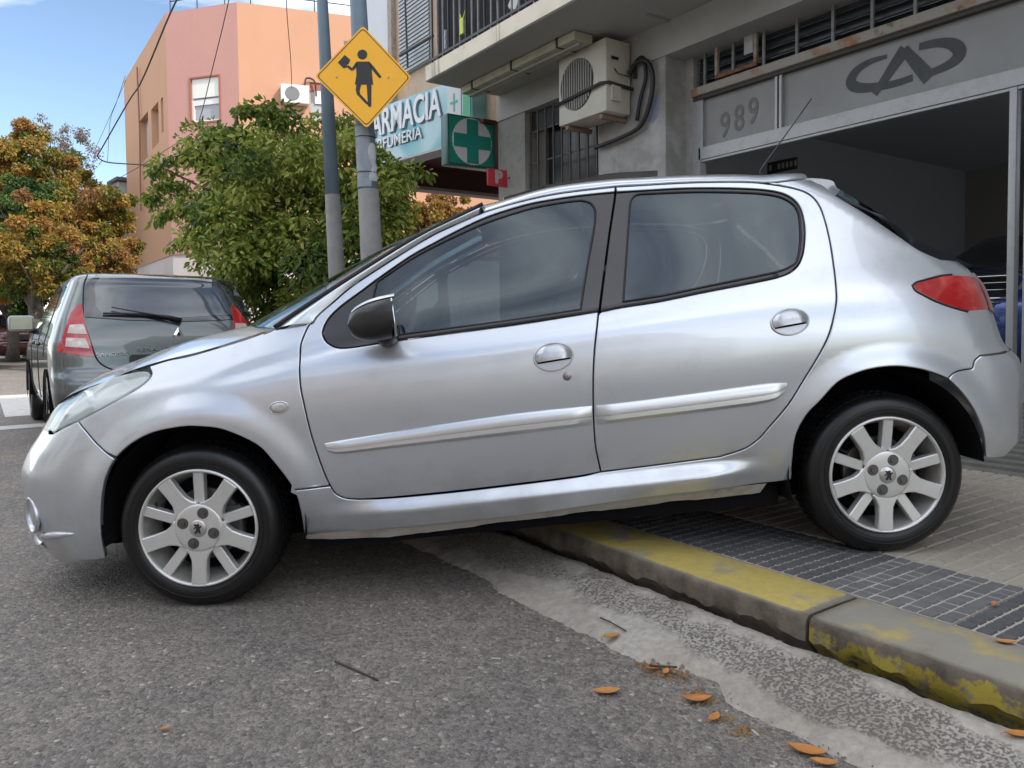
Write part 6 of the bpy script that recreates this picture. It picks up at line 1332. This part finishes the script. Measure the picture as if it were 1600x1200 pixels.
m_, P2_ = BR.mesh(); m_.f.append(tuple(range(len(P2_[0])))); bbd = m_.build('body', BP, bc, smooth=True)
zg = g1.z-.455; fl_ = lambda y, z: BR.front(y, z)
gz0, gz1 = onx(1545, 466, XN).z-.455, onx(1545, 429, XN).z-.455
ul = [(-.47, gz0), (.47, gz0), (.47, gz1), (-.47, gz1)]
ug = patch('upper_grille', ul, fl_, mat('grille dark', (.008, .008, .01), .5), bbd, off=.006, step=.1)
for z in (gz0, gz1, gz0+(gz1-gz0)*.36, gz0+(gz1-gz0)*.68): MB().tube([BR.front(y, z)+Vector((.015, 0, 0)) for y in np.linspace(-.47, .47, 12)], .012 if z in (gz0, gz1) else .006, 6).build('chrome_bar', CHROME, ug, smooth=True)
for s in (-1, 1): MB().tube([BR.front(s*.47, z)+Vector((.015, 0, 0)) for z in (gz0, gz1)], .012, 6).build('chrome_end', CHROME, ug, smooth=True)
lz1, lz0 = onx(1545, 456.5+12, XN).z-.455-.02, onx(1545, 488, XN).z-.455
lg = patch('lower_grille', [(-.30, lz0), (.30, lz0), (.42, lz1), (-.42, lz1)], fl_, mat('grille dark', (.008, .008, .01), .5), bbd, off=.006, step=.1)
for k in range(4):
    z = lz0+(lz1-lz0)*k/3; w = .30+.12*k/3; MB().tube([BR.front(y, z)+Vector((.015, 0, 0)) for y in np.linspace(-w, w, 10)], .007, 6).build('chrome_bar', CHROME, lg, smooth=True)
for s in (-1, 1): patch('headlight', [(s*.52, gz1-.13), (s*.74, gz1-.10), (s*.76, gz1+.0), (s*.52, gz1-.02)], fl_, mat('lamp glass', (.4, .42, .44), .1, metal=.5), bbd, off=.008, step=.08)
patch('windscreen', [(-.62, 1.03), (.62, 1.03), (.52, 1.36), (-.52, 1.36)], fl_, SG, bbd, off=.006, step=.12)
for x_ in (.70, 3.30):
    for s in (1, -1): simple_wheel(bc, x_, s*.73, .30, -s)
# =====================================================================  TREES
def leaf_mat(name, cols, rough=.5, trans=.35):
    m = bpy.data.materials.new(name); m.use_nodes = True; t = m.node_tree; t.nodes.clear(); N = t.nodes.new
    o = N('ShaderNodeOutputMaterial'); at = N('ShaderNodeAttribute'); at.attribute_name = 'hue'; r = N('ShaderNodeValToRGB'); cr = r.color_ramp
    while len(cr.elements) < len(cols): cr.elements.new(.5)
    for i, c in enumerate(cols): cr.elements[i].position = i/(len(cols)-1); cr.elements[i].color = tuple(c)+(1,)
    t.links.new(at.outputs['Fac'], r.inputs[0])
    b = N('ShaderNodeBsdfPrincipled'); b.inputs['Roughness'].default_value = rough; t.links.new(r.outputs[0], b.inputs['Base Color'])
    tr = N('ShaderNodeBsdfTranslucent'); t.links.new(r.outputs[0], tr.inputs['Color']); mx_ = N('ShaderNodeMixShader'); mx_.inputs[0].default_value = trans
    t.links.new(b.outputs[0], mx_.inputs[1]); t.links.new(tr.outputs[0], mx_.inputs[2]); t.links.new(mx_.outputs[0], o.inputs[0]); return m
BARK = mat('bark', (.12, .095, .075), .9, noise=[(14, .7, (.05, .04, .035), .45, .65)], bump=(30, .5, .02))
def foliage(name, centres, n, size, m, parent, rng, droop=.3, hue=lambda rng, c: rng.random(), long=2.2, up=.35):
    """leaves in sprays round twig tips; centres = (x,y,z,radius,weight,hue0)"""
    wts = np.array([c[4] for c in centres], float); wts /= wts.sum(); idx = rng.choice(len(centres), n, p=wts); C = np.array([[c[0], c[1], c[2]] for c in centres]); Rr = np.array([c[3] for c in centres]); H0 = np.array([c[5] for c in centres])
    d = rng.normal(size=(n, 3)); d /= np.linalg.norm(d, axis=1)[:, None]; rad = rng.random(n)**.45
    P = C[idx]+d*(Rr[idx]*rad)[:, None]*np.array([1, 1, .8])
    ax = d*.7+rng.normal(size=(n, 3))*.55; ax[:, 2] -= droop; ax /= np.linalg.norm(ax, axis=1)[:, None]
    nn = rng.normal(size=(n, 3))*.6+d*.5; nn[:, 2] += up; sd = np.cross(ax, nn); sd /= np.linalg.norm(sd, axis=1)[:, None]+1e-9; nn = np.cross(sd, ax)
    s = size*(.65+.7*rng.random(n)); l = s[:, None]*ax; w = (s/long)[:, None]*sd; cu = nn*(s*.12)[:, None]
    V = np.empty((n, 6, 3)); V[:, 0] = P; V[:, 1] = P+l*.35+w*.5-cu*.0+cu; V[:, 2] = P+l*.75+w*.34+cu*.6; V[:, 3] = P+l-cu*.8; V[:, 4] = P+l*.75-w*.34+cu*.6; V[:, 5] = P+l*.35-w*.5+cu
    base = np.arange(n)[:, None]*6; F = np.concatenate([base+np.array([0, 1, 2, 3]), base+np.array([0, 3, 4, 5])], 1).reshape(-1, 4)
    me = bpy.data.meshes.new(name); me.vertices.add(n*6); me.vertices.foreach_set('co', V.reshape(-1)); me.loops.add(len(F)*4); me.loops.foreach_set('vertex_index', F.reshape(-1).astype(np.int32)); me.polygons.add(len(F)); me.polygons.foreach_set('loop_start', np.arange(len(F), dtype=np.int32)*4); me.polygons.foreach_set('loop_total', np.full(len(F), 4, np.int32)); me.update(calc_edges=True)
    h = np.clip(H0[idx]+rng.normal(size=n)*.16, 0, 1); a = me.attributes.new('hue', 'FLOAT', 'POINT'); a.data.foreach_set('value', np.repeat(h, 6).astype(np.float32))
    return link(name, me, m, parent)
def limbs(b, base, tips, r0, rng):
    base = Vector(base)
    for t in tips:
        t = Vector(t); mid = base.lerp(t, .5)+Vector(rng.normal(size=3)*.12*(t-base).length*.5); mid.z += .08*(t-base).length
        b.tube([base, base.lerp(mid, .55), mid, mid.lerp(t, .6), t], [r0, r0*.75, r0*.55, r0*.35, r0*.15], 7)
    return b
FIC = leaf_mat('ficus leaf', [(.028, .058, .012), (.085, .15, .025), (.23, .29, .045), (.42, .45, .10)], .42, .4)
rng = np.random.default_rng(3)
# ficus beside the poles: crown outline traced as spray centres at the tree's own depth
TY = 8.6
def at_dist(px, py, d): p = atd(px, py, d); return p
tb = onz(470, 640, .15) ; tb = Vector((3.05, 8.35, .15))
fic = empty('ficus_tree', tb); tag(fic, 'leafy green ficus tree on the pavement behind the lamp posts', 'tree')
cen = []
DT = (tb-CC).dot(CF)
outline = [(255, 262), (300, 240), (330, 250), (345, 215), (390, 215), (420, 185), (445, 180), (465, 200), (500, 195), (530, 190), (555, 215), (580, 245), (600, 262), (622, 275), (630, 290), (622, 310), (630, 335), (618, 355), (615, 380), (590, 420), (560, 440), (500, 470), (440, 495), (400, 490), (350, 450), (320, 410), (300, 380), (330, 340), (290, 320), (250, 310), (270, 290)]
for px, py in outline: cen.append((px, py, .17, .5))
for k in range(150):
    px, py = rng.uniform(315, 615), rng.uniform(205, 520)
    if px < 340 and py > 410: continue
    if px > 560 and py < 262: continue
    cen.append((px, py, rng.uniform(.14, .34), 1.))
C3 = []
for px, py, r_, w_ in cen:
    u_ = ((px-470)/190)**2+((py-350)/175)**2; dep = max(.15, 1.25*math.sqrt(max(0, 1-min(1, u_))))
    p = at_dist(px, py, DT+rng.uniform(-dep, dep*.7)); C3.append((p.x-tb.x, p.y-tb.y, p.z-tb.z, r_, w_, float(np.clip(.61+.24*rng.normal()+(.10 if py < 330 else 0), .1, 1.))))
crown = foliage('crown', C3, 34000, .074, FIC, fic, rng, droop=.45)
# arching twigs reaching out to the left
tw = MB(); tws = []
for pts in ([(330, 262), (290, 243), (262, 250), (236, 272)], [(400, 235), (372, 212), (345, 203), (315, 214)], [(420, 190), (400, 172), (385, 168), (372, 180)], [(300, 300), (265, 288), (240, 300), (232, 318)], [(320, 380), (290, 372), (268, 385)], [(600, 255), (640, 262), (668, 272)], [(440, 195), (430, 170), (412, 163)], [(300, 330), (262, 330), (240, 350)]):
    q = [at_dist(px, py, DT-.2)-tb for px, py in pts]; MB().tube(smooth_line(q, 5), .007, 5).build('twig', BARK, fic, smooth=True); tws += [tuple(v) for v in smooth_line(q, 5)]
foliage('twig_leaves', [(a, b, c, .07, 1, .45+.2*rng.random()) for a, b, c in tws], 1100, .085, FIC, fic, rng, droop=.9)
tk = MB().tube([(0, 0, 0), (.03, .0, .6), (.0, .05, 1.1), (-.02, .03, 1.5)], [.10, .085, .08, .07], 10); limbs(tk, (-.02, .03, 1.4), [c[:3] for c in C3[::7]], .035, rng); keep_ = tk.build('trunk', BARK, fic, smooth=True)

# autumn street trees up the road
AUT = leaf_mat('autumn leaf', [(.06, .11, .02), (.17, .17, .03), (.40, .27, .045), (.36, .17, .045), (.22, .12, .06)], .6, .4)
GRN = leaf_mat('dull green leaf', [(.02, .05, .012), (.05, .11, .02), (.13, .17, .03)], .55, .3)
def street_tree(label, px, py, d, rpx, tone, n, size, m, seed, name='street_tree', sq=1., ragged=.8, dens=85):
    """crown centred on pixel (px,py) at distance d with radius rpx pixels; trunk straight down to the ground"""
    rg_ = np.random.default_rng(seed); c = atd(px, py, d); r = rpx*d/FPX; e = empty(name, (c.x, c.y, .1)); tag(e, label, 'tree'); h = c.z-.1; cs = []
    for k in range(dens):
        v = rg_.normal(size=3); v /= np.linalg.norm(v); q = rg_.random()**.42; f = ragged+(1-ragged)*rg_.random()*1.6
        cs.append((v[0]*r*q*f, v[1]*r*q*f, h+v[2]*r*q*f*sq, r*rg_.uniform(.08, .22), 1., float(np.clip(tone+.24*rg_.normal(), 0, 1))))
    foliage('crown', cs, int(n*1.5), size*.72, m, e, rg_, droop=.3, long=1.7)
    b = MB().tube([(0, 0, -.1), (.06, 0, h*.3), (0, .05, h*.65), (0, 0, h)], [.20, .16, .13, .07], 9); limbs(b, (0, .02, h*.5), [q[:3] for q in cs[::6]], .055, rg_); b.build('trunk', BARK, e, smooth=True)
    return e
street_tree('tall tree with brownish autumn crown at the far left', 35, 270, 27, 90, .40, 17000, .15, AUT, 1, sq=.95)
street_tree('orange autumn tree beside the peach block', 150, 360, 21, 70, .50, 12000, .13, AUT, 2, sq=1.0)
street_tree('yellow and brown tree low behind the grey hatchback', 50, 400, 18, 88, .42, 14000, .12, AUT, 3)
street_tree('dark green tree among the autumn trees', 50, 320, 22.5, 55, .55, 8000, .12, GRN, 4, sq=.8)
street_tree('thin half-bare tree against the sky', 95, 245, 33, 62, .30, 3600, .13, leaf_mat('bare brown leaf', [(.16, .13, .10), (.24, .20, .15), (.20, .15, .09)], .7, .2), 5, ragged=.9)
street_tree('shady tree at the far end of the street', 15, 450, 23, 62, .4, 8000, .13, GRN, 6, sq=.9)
street_tree('deep green shrub-like tree left of the peach block', 118, 430, 24, 52, .35, 6000, .13, GRN, 8, sq=.8)
street_tree('amber tree right beside the peach wall', 172, 420, 20, 40, .68, 5000, .11, AUT, 9)
street_tree('broad brown-green tree filling the far left', 5, 345, 30, 90, .30, 13000, .16, AUT, 12)
street_tree('rusty tree behind the street lamp', 105, 330, 29, 75, .42, 11000, .15, AUT, 13)
street_tree('bright orange tree seen below the pharmacy canopy', 690, 352, 21.5, 62, .66, 9000, .13, AUT, 10, ragged=.7)
# =====================================================================  POSTS, SIGN, WIRES, LEAVES
POLE = mat('pole paint', (.15, .215, .27), .5, noise=[(4, .5, (.24, .29, .34), .45, .7), (16, .5, (.10, .11, .12), .58, .74)], bump=(40, .1, .003))
POLEG = mat('pole grey', (.20, .195, .185), .75, noise=[(10, .5, (.13, .125, .12), .45, .7)], bump=(70, .25, .003))
PAPER = mat('torn paper', (.46, .48, .50), .9, noise=[(9, .6, (.26, .27, .28), .45, .65)])
def pole(pts, wid, d, name, label, split):
    """leaning tapered post through pixels; d = distance along the axis"""
    P3 = [atd(px, py, d) for px, py in pts]; top, bot = P3[0], P3[-1]; dr = (bot-top); k = (0.15-top.z)/dr.z; base = top+dr*k
    e = empty(name, base); tag(e, label, 'lamp post'); sp_ = P3[1]; r = [w*d/FPX/2 for w in wid]
    hi = top-dr*.9
    keep(MB().tube([sp_, top, hi], [r[1], r[0], r[0]*.8], 20).build('upper_shaft', POLE, None, smooth=True), e)
    keep(MB().tube([base, base.lerp(sp_, .5), sp_], [r[2]*1.25, r[2]*1.06, r[1]*1.03], 20).build('lower_shaft', POLEG, None, smooth=True), e)
    keep(MB().lathe([(r[2]*1.25, 0), (r[2]*2.1, .0), (r[2]*2.1, .02), (r[2]*1.3, .03)], 20, 'z', tuple(base)).build('foot_plate', POLEG, None), e)
    return e, P3, r
e1, q1, r1 = pole([(503.5, 0), (519.5, 305), (527, 440)], [17, 22.5, 25], 6.7, 'lamp_post', 'slim blue-grey lamp post left of the warning sign', 0)
e2, q2, r2 = pole([(559.5, 0), (575.5, 297), (580.5, 405)], [26, 31, 34], 6.1, 'sign_post', 'thick grey post carrying the yellow warning sign', 0)
e1['category'] = 'lamp post'; e2['category'] = 'post'
# torn bill and wires round the thick post
def wrap(e, pya, pyb, a0, a1, m, name, d=6.1, ragged=.0, dr=.004):
    rows = []
    for i in range(9):
        y = pya+(pyb-pya)*i/8; f = (y-0)/297; cx_ = 559.5+16*f; c = atd(cx_, y, d); rr = (26+5*f)*d/FPX/2+dr
        rows.append([c+CR*(rr*math.sin(a))-Vector((CF.x, CF.y, 0)).normalized()*(rr*math.cos(a)) for a in np.linspace(R(a0+ragged*18*hnoise(i*.7)), R(a1+ragged*25*hnoise(i*1.3+2)), 10)])
    return keep(MB().grid(rows).build(name, m, None, smooth=True), e)
wrap(e2, 200, 294, -88, 30, mat('old bill', (.22, .25, .28), .85, noise=[(12, .6, (.33, .35, .37), .45, .65)]), 'old_bill', ragged=.6)
wrap(e2, 226, 285, 25, 70, PAPER, 'torn_bill', ragged=1., dr=.007)
for py in (215, 270): wrap(e2, py, py+1.6, -90, 90, IRON, 'binding_wire', dr=.008)
# warning sign
DSG = 5.92; corners = [(567, 40), (643.5, 121), (573, 200.5), (491.5, 119)]
cp = [atd(px, py, DSG) for px, py in corners]; c0 = sum(cp, Vector())/4; ws_ = empty('warning_sign', c0); tag(ws_, 'yellow diamond warning sign with black schoolchild figure', 'sign')
ax_u = (cp[1]-cp[3]).normalized(); nrm_ = -CF; ax_v = nrm_.cross(ax_u).normalized(); nrm_ = ax_u.cross(ax_v)
WSM = frame_matrix(c0, ax_u, ax_v, nrm_); WSI = WSM.inverted()
def sgl(px, py):
    r = ray(px, py); t = (c0-CC).dot(nrm_)/r.dot(nrm_); p = WSI @ (CC+r*t); return p.x, p.y
def roundpoly(c, rad, n=6):
    out = []; m = len(c)
    for i in range(m):
        p0, p1, p2 = (Vector((*c[j % m], 0)) for j in (i-1, i, i+1)); a = (p0-p1).normalized(); b = (p2-p1).normalized(); s = p1+a*rad; t = p1+b*rad
        out += [tuple((s*(1-k/n)**2+p1*2*(k/n)*(1-k/n)+t*(k/n)**2)[:2]) for k in range(n+1)]
    return out
def sgn_part(poly, d0, d1, name, m, parent=ws_):
    o = MB().prism(poly, lambda u, v, d: (u, v, d), d0, d1).build(name, m, None); o.matrix_world = WSM; bpy.context.view_layer.update(); return keep(o, parent)
YEL = mat('sign yellow', (.96, .47, .014), .45, noise=[(6, .15, (.80, .38, .014), .45, .7)]); BLK = mat('sign black', (.02, .019, .018), .5)
cr_ = [sgl(*q) for q in corners]
fp = sgn_part(roundpoly(cr_, .03), -.004, 0, 'plate', YEL)
def scl(c, k): return [(x*k, y*k) for x, y in c]
oR, iR = roundpoly(scl(cr_, .955), .028), roundpoly(scl(cr_, .932), .027); nn_ = len(oR)
rb_ = MB().add([(x, y, .0012) for x, y in oR]+[(x, y, .0012) for x, y in iR], [(i, (i+1) % nn_, nn_+(i+1) % nn_, nn_+i) for i in range(nn_)]).build('border', BLK, None); rb_.matrix_world = WSM; bpy.context.view_layer.update(); keep(rb_, fp)
def px_poly(pts): return [sgl(400+x/4, y/4) for x, y in pts]      # traced in the 4x crop
def fig(pts, name): return sgn_part(px_poly(pts), .0008, .0022, name, BLK, fp)
fig([(665+31*math.cos(a), 341+31*math.sin(a)) for a in np.linspace(0, 2*math.pi, 29)[:-1]], 'figure_head')
fig([(628, 385), (708, 385), (722, 400), (726, 470), (733, 530), (618, 528), (628, 470), (626, 415)], 'figure_dress')
fig([(626, 388), (600, 425), (578, 408), (567, 418), (597, 443), (612, 438), (640, 405)], 'figure_arm')
fig([(555, 343), (590, 375), (580, 398), (568, 406), (573, 420), (548, 428), (511, 392)], 'figure_satchel')
fig([(706, 386), (726, 404), (784, 478), (778, 490), (766, 484), (712, 420)], 'figure_arm')
fig([(627, 528), (658, 528), (648, 572), (652, 588), (700, 640), (704, 655), (690, 652), (630, 590), (624, 565)], 'figure_leg')
fig([(692, 528), (722, 530), (721, 662), (712, 670), (700, 662), (697, 610)], 'figure_leg')
for px, py in ((526, 120), (607, 121)):
    x, y = sgl(px, py); o = MB().lathe([(0, .006), (.006, .005), (.009, .002), (.010, 0)], 14, 'z', (x, y, .0)).build('bolt', mat('bolt yellow', (.62, .42, .16), .35, metal=.4), None, smooth=True); o.matrix_world = WSM; bpy.context.view_layer.update(); keep(o, fp)
for py in (75, 165):
    rr = .10; a = atd(563 if py < 100 else 571, py, 6.1); keep(MB().box(-.11, .11, -.008, .008, -.02, .02).build('clamp', mat('clamp steel', (.3, .3, .3), .5, metal=.7), None), ws_).matrix_world = Matrix.Translation(a-CF*.085) @ Matrix.Rotation(-TH, 4, 'Z')
# distant street lamp
lp = atd(121, 480, 24.0); lt = atd(120, 372, 24.0); lh = atd(119, 357, 24.0)
sl2 = empty('street_lamp', (lp.x, lp.y, .1)); tag(sl2, 'small grey street lamp standing before the autumn trees', 'street lamp')
keep(MB().tube([(lp.x, lp.y, .1), (lp.x, lp.y, lt.z)], [.075, .05], 10).build('shaft', mat('lamp blue grey', (.25, .30, .36), .5), None, smooth=True), sl2)
keep(MB().lathe([(.05, -.05), (.09, .0), (.13, .22), (.10, .24)], 16, 'z', (lp.x, lp.y, lt.z)).build('lantern', mat('lantern smoke', (.10, .09, .08), .3), None, smooth=True), sl2)
keep(MB().lathe([(0, .42), (.10, .40), (.26, .33), (.27, .30), (.10, .28), (.0, .27)], 20, 'z', (lp.x, lp.y, lt.z)).build('lamp_hat', mat('lamp hat', (.12, .10, .085), .5), None, smooth=True), sl2)
# overhead wires
def wire(pts, d, r, label):
    ds = d if isinstance(d, list) else [d]*len(pts); o = MB().tube(smooth_line([atd(px, py, q) for (px, py), q in zip(pts, ds)], 8), r, 6).build('overhead_wire', IRON, None, smooth=True); tag(o, label, 'wire', 'overhead wires')
wire([(279, -6), (262, 30), (222, 125), (200, 160), (160, 230), (153, 242), (157, 249), (172, 254), (215, 257), (300, 261)], [13, 13.5, 15, 16, 18, 18.2, 18.4, 18.8, 19.5, 21], .016, 'thick black overhead wire that bends sharply beside the peach block')
wire([(359, -6), (346, 50), (330, 115), (318, 165), (311, 190), (312, 200), (330, 203), (375, 206), (430, 210)], [15, 16, 17, 18, 19, 19.3, 19.6, 20, 20.5], .010, 'thin wire crossing the pink wall and its window')
wire([(312, 200), (285, 218), (250, 240), (215, 262), (165, 290)], [19.3, 19.8, 20.4, 21, 22], .008, 'thin wire sloping down from the pink wall window')
wire([(447, -6), (449, 30), (454, 90), (456, 138)], [18, 19, 20.6, 21.8], .010, 'thin wire hanging down the orange wall to its air conditioner')
wire([(196, 118), (182, 160), (172, 190), (168, 252)], [24, 24, 24, 24], .008, 'faint wire left of the peach block')
wire([(197, 125), (175, 175), (150, 230), (146, 238)], [28, 28, 28, 28], .008, 'faintest wire against the pale sky')
# fallen leaves
DL = leaf_mat('fallen leaf', [(.50, .20, .05), (.56, .27, .08), (.42, .15, .04)], .75, .1)
def fallen(px, py, z, L_, rot, curl, label):
    p = onz(px, py, z); e = MB(); rows = []
    for i in range(9):
        t = i/8; w = L_*.23*math.sin(math.pi*min(1, t*.97+.02))**.8; x = (t-.5)*L_; zz = .003+curl*abs(t-.5)**2*L_*.55
        rows.append([(x, w*s, zz+curl*.35*abs(s)*w) for s in (-1, -.5, 0, .5, 1)])
    e.grid(rows); e.grid([[(q[0], q[1], q[2]+.0012) for q in r] for r in rows]); e.tube([(-.48*L_, 0, .004+curl*.12*L_), (-.64*L_, .02*L_, .003)], .0009, 5)
    o = e.build('fallen_leaf', DL, None, smooth=True); o.location = p; o.rotation_euler = (0, 0, R(rot)); tag(o, label, 'leaf', 'fallen autumn leaves')
    a = o.data.attributes.new('hue', 'FLOAT', 'POINT'); hv = random.random()
    a.data.foreach_set('value', np.clip(hv+np.random.normal(size=len(o.data.vertices))*.12, 0, 1).astype(np.float32)); return o
fallen(948, 1082, .003, .075, -28, .5, 'orange leaf lying alone on the asphalt near the gutter')
fallen(955, 995, .022, .062, -12, .35, 'flat orange leaf on the pale concrete gutter')
fallen(1088, 1096, .004, .080, -35, 1.0, 'curled orange leaf in the broken gutter edge')
fallen(1116, 1123, .004, .050, 15, .5, 'small reddish leaf just below the curled one')
fallen(1262, 1176, .004, .085, -62, .7, 'long orange leaf at the bottom edge of the picture')
fallen(1288, 1194, .004, .060, -50, .7, 'torn leaf touching the long one at the bottom edge')
fallen(1572, 1005, .158, .052, -40, .5, 'pale orange leaf on top of the worn kerb stone')
fallen(1553, 945, .158, .034, 20, .5, 'tiny reddish leaf on the dark pavement tiles')
fallen(1020, 1046, .006, .045, -20, .8, 'yellowish leaf caught in the gutter hole')
fallen(1040, 1052, .006, .040, 30, .8, 'brown leaf beside the yellowish one in the gutter hole')
fallen(258, 1140, .003, .030, 10, .6, 'small brown leaf alone on the left of the asphalt')
fallen(1592, 1150, .07, .06, -40, .6, 'orange leaf wedged against the kerb at the right edge')
TWG = mat('twig', (.06, .045, .035), .8)
def twig(pts, r, z, label):
    o = MB().tube([onz(px, py, z)+Vector((0, 0, r)) for px, py in pts], r, 6).build('twig', TWG, None, smooth=True); tag(o, label, 'twig')
twig([(523, 1035), (550, 1046), (570, 1055), (590, 1064)], .003, .001, 'thin dark twig lying on the open asphalt')
twig([(938, 966), (952, 972), (966, 980), (978, 987)], .0022, .03, 'short bent twig on the concrete gutter')
twig([(1014, 1041), (1035, 1043), (1058, 1044)], .003, .012, 'twig across the litter in the gutter hole')
LT = mat('litter straw', (.40, .38, .32), .8)
for k, (px, py) in enumerate(((498, 1049), (580, 947), (617, 1066), (560, 1140), (1180, 1145), (775, 1029))):
    p = onz(px, py, .001); o = MB().bbox(-.014, .014, -.0035, .0035, 0, .002, .0008).build('paper_scrap', LT, None); o.location = p; o.rotation_euler = (0, 0, k*1.1); tag(o, ['pale scrap nearest the twig on the asphalt', 'pale scrap on the asphalt close to the front wheel', 'pale scrap to the right of the twig', 'pale scrap low on the asphalt left of centre', 'pale scrap near the bottom of the gutter', 'pale scrap on the asphalt under the doors'][k], 'scrap')

# grit gathered along the gutter edge, and leaf crumbs in its broken corner
def crumbs(name, spots, n, smin, smax, spread, m, zf, label=None):
    rg_ = np.random.default_rng(11); b = MB()
    for k in range(n):
        c = spots[rg_.integers(len(spots))]; x, y = c[0]+rg_.normal()*spread, c[1]+rg_.normal()*spread; z = zf(x, y); s = rg_.uniform(smin, smax); a = rg_.uniform(0, 6.3)
        ca, sa = math.cos(a)*s, math.sin(a)*s; h = s*rg_.uniform(.5, .9)
        b.add([(x+ca, y+sa, z-.001), (x-sa*.8, y+ca*.8, z-.001), (x-ca*.9, y-sa*.9, z-.001), (x+sa*.7, y-ca*.7, z-.001), (x+ca*.2, y, z+h)], [(0, 1, 4), (1, 2, 4), (2, 3, 4), (3, 0, 4)])
    o = b.build(name, m, None, fix=False); return stuff(tag(o, label, name.replace('_', ' ')))
edge_sp = [(1.545+.018*hnoise(a)+.03*hnoise(a, .3), a) for a in np.linspace(-.4, 4.5, 160)]
crumbs('grit', edge_sp, 900, .0015, .0050, .030, mat('grit stone', (.20, .18, .155), .9, noise=[(40, .7, (.09, .08, .07), .4, .6)]), lambda x, y: .001 if x < 1.56 else .004+(x-1.56)*.19, 'loose grit strewn along the edge of the gutter')
lc = [(onz(px, py, .005).x, onz(px, py, .005).y) for px, py in ((1012, 1040), (1025, 1048), (1040, 1050), (1060, 1055), (1090, 1080), (1105, 1092), (1130, 1118), (1160, 1140))]
crumbs('leaf_litter', lc, 260, .003, .009, .016, mat('leaf crumbs', (.30, .17, .06), .85, noise=[(60, .8, (.10, .07, .04), .4, .6)]), lambda x, y: .002 if x < 1.57 else .012, 'crumbled leaf litter in the broken corner of the gutter')
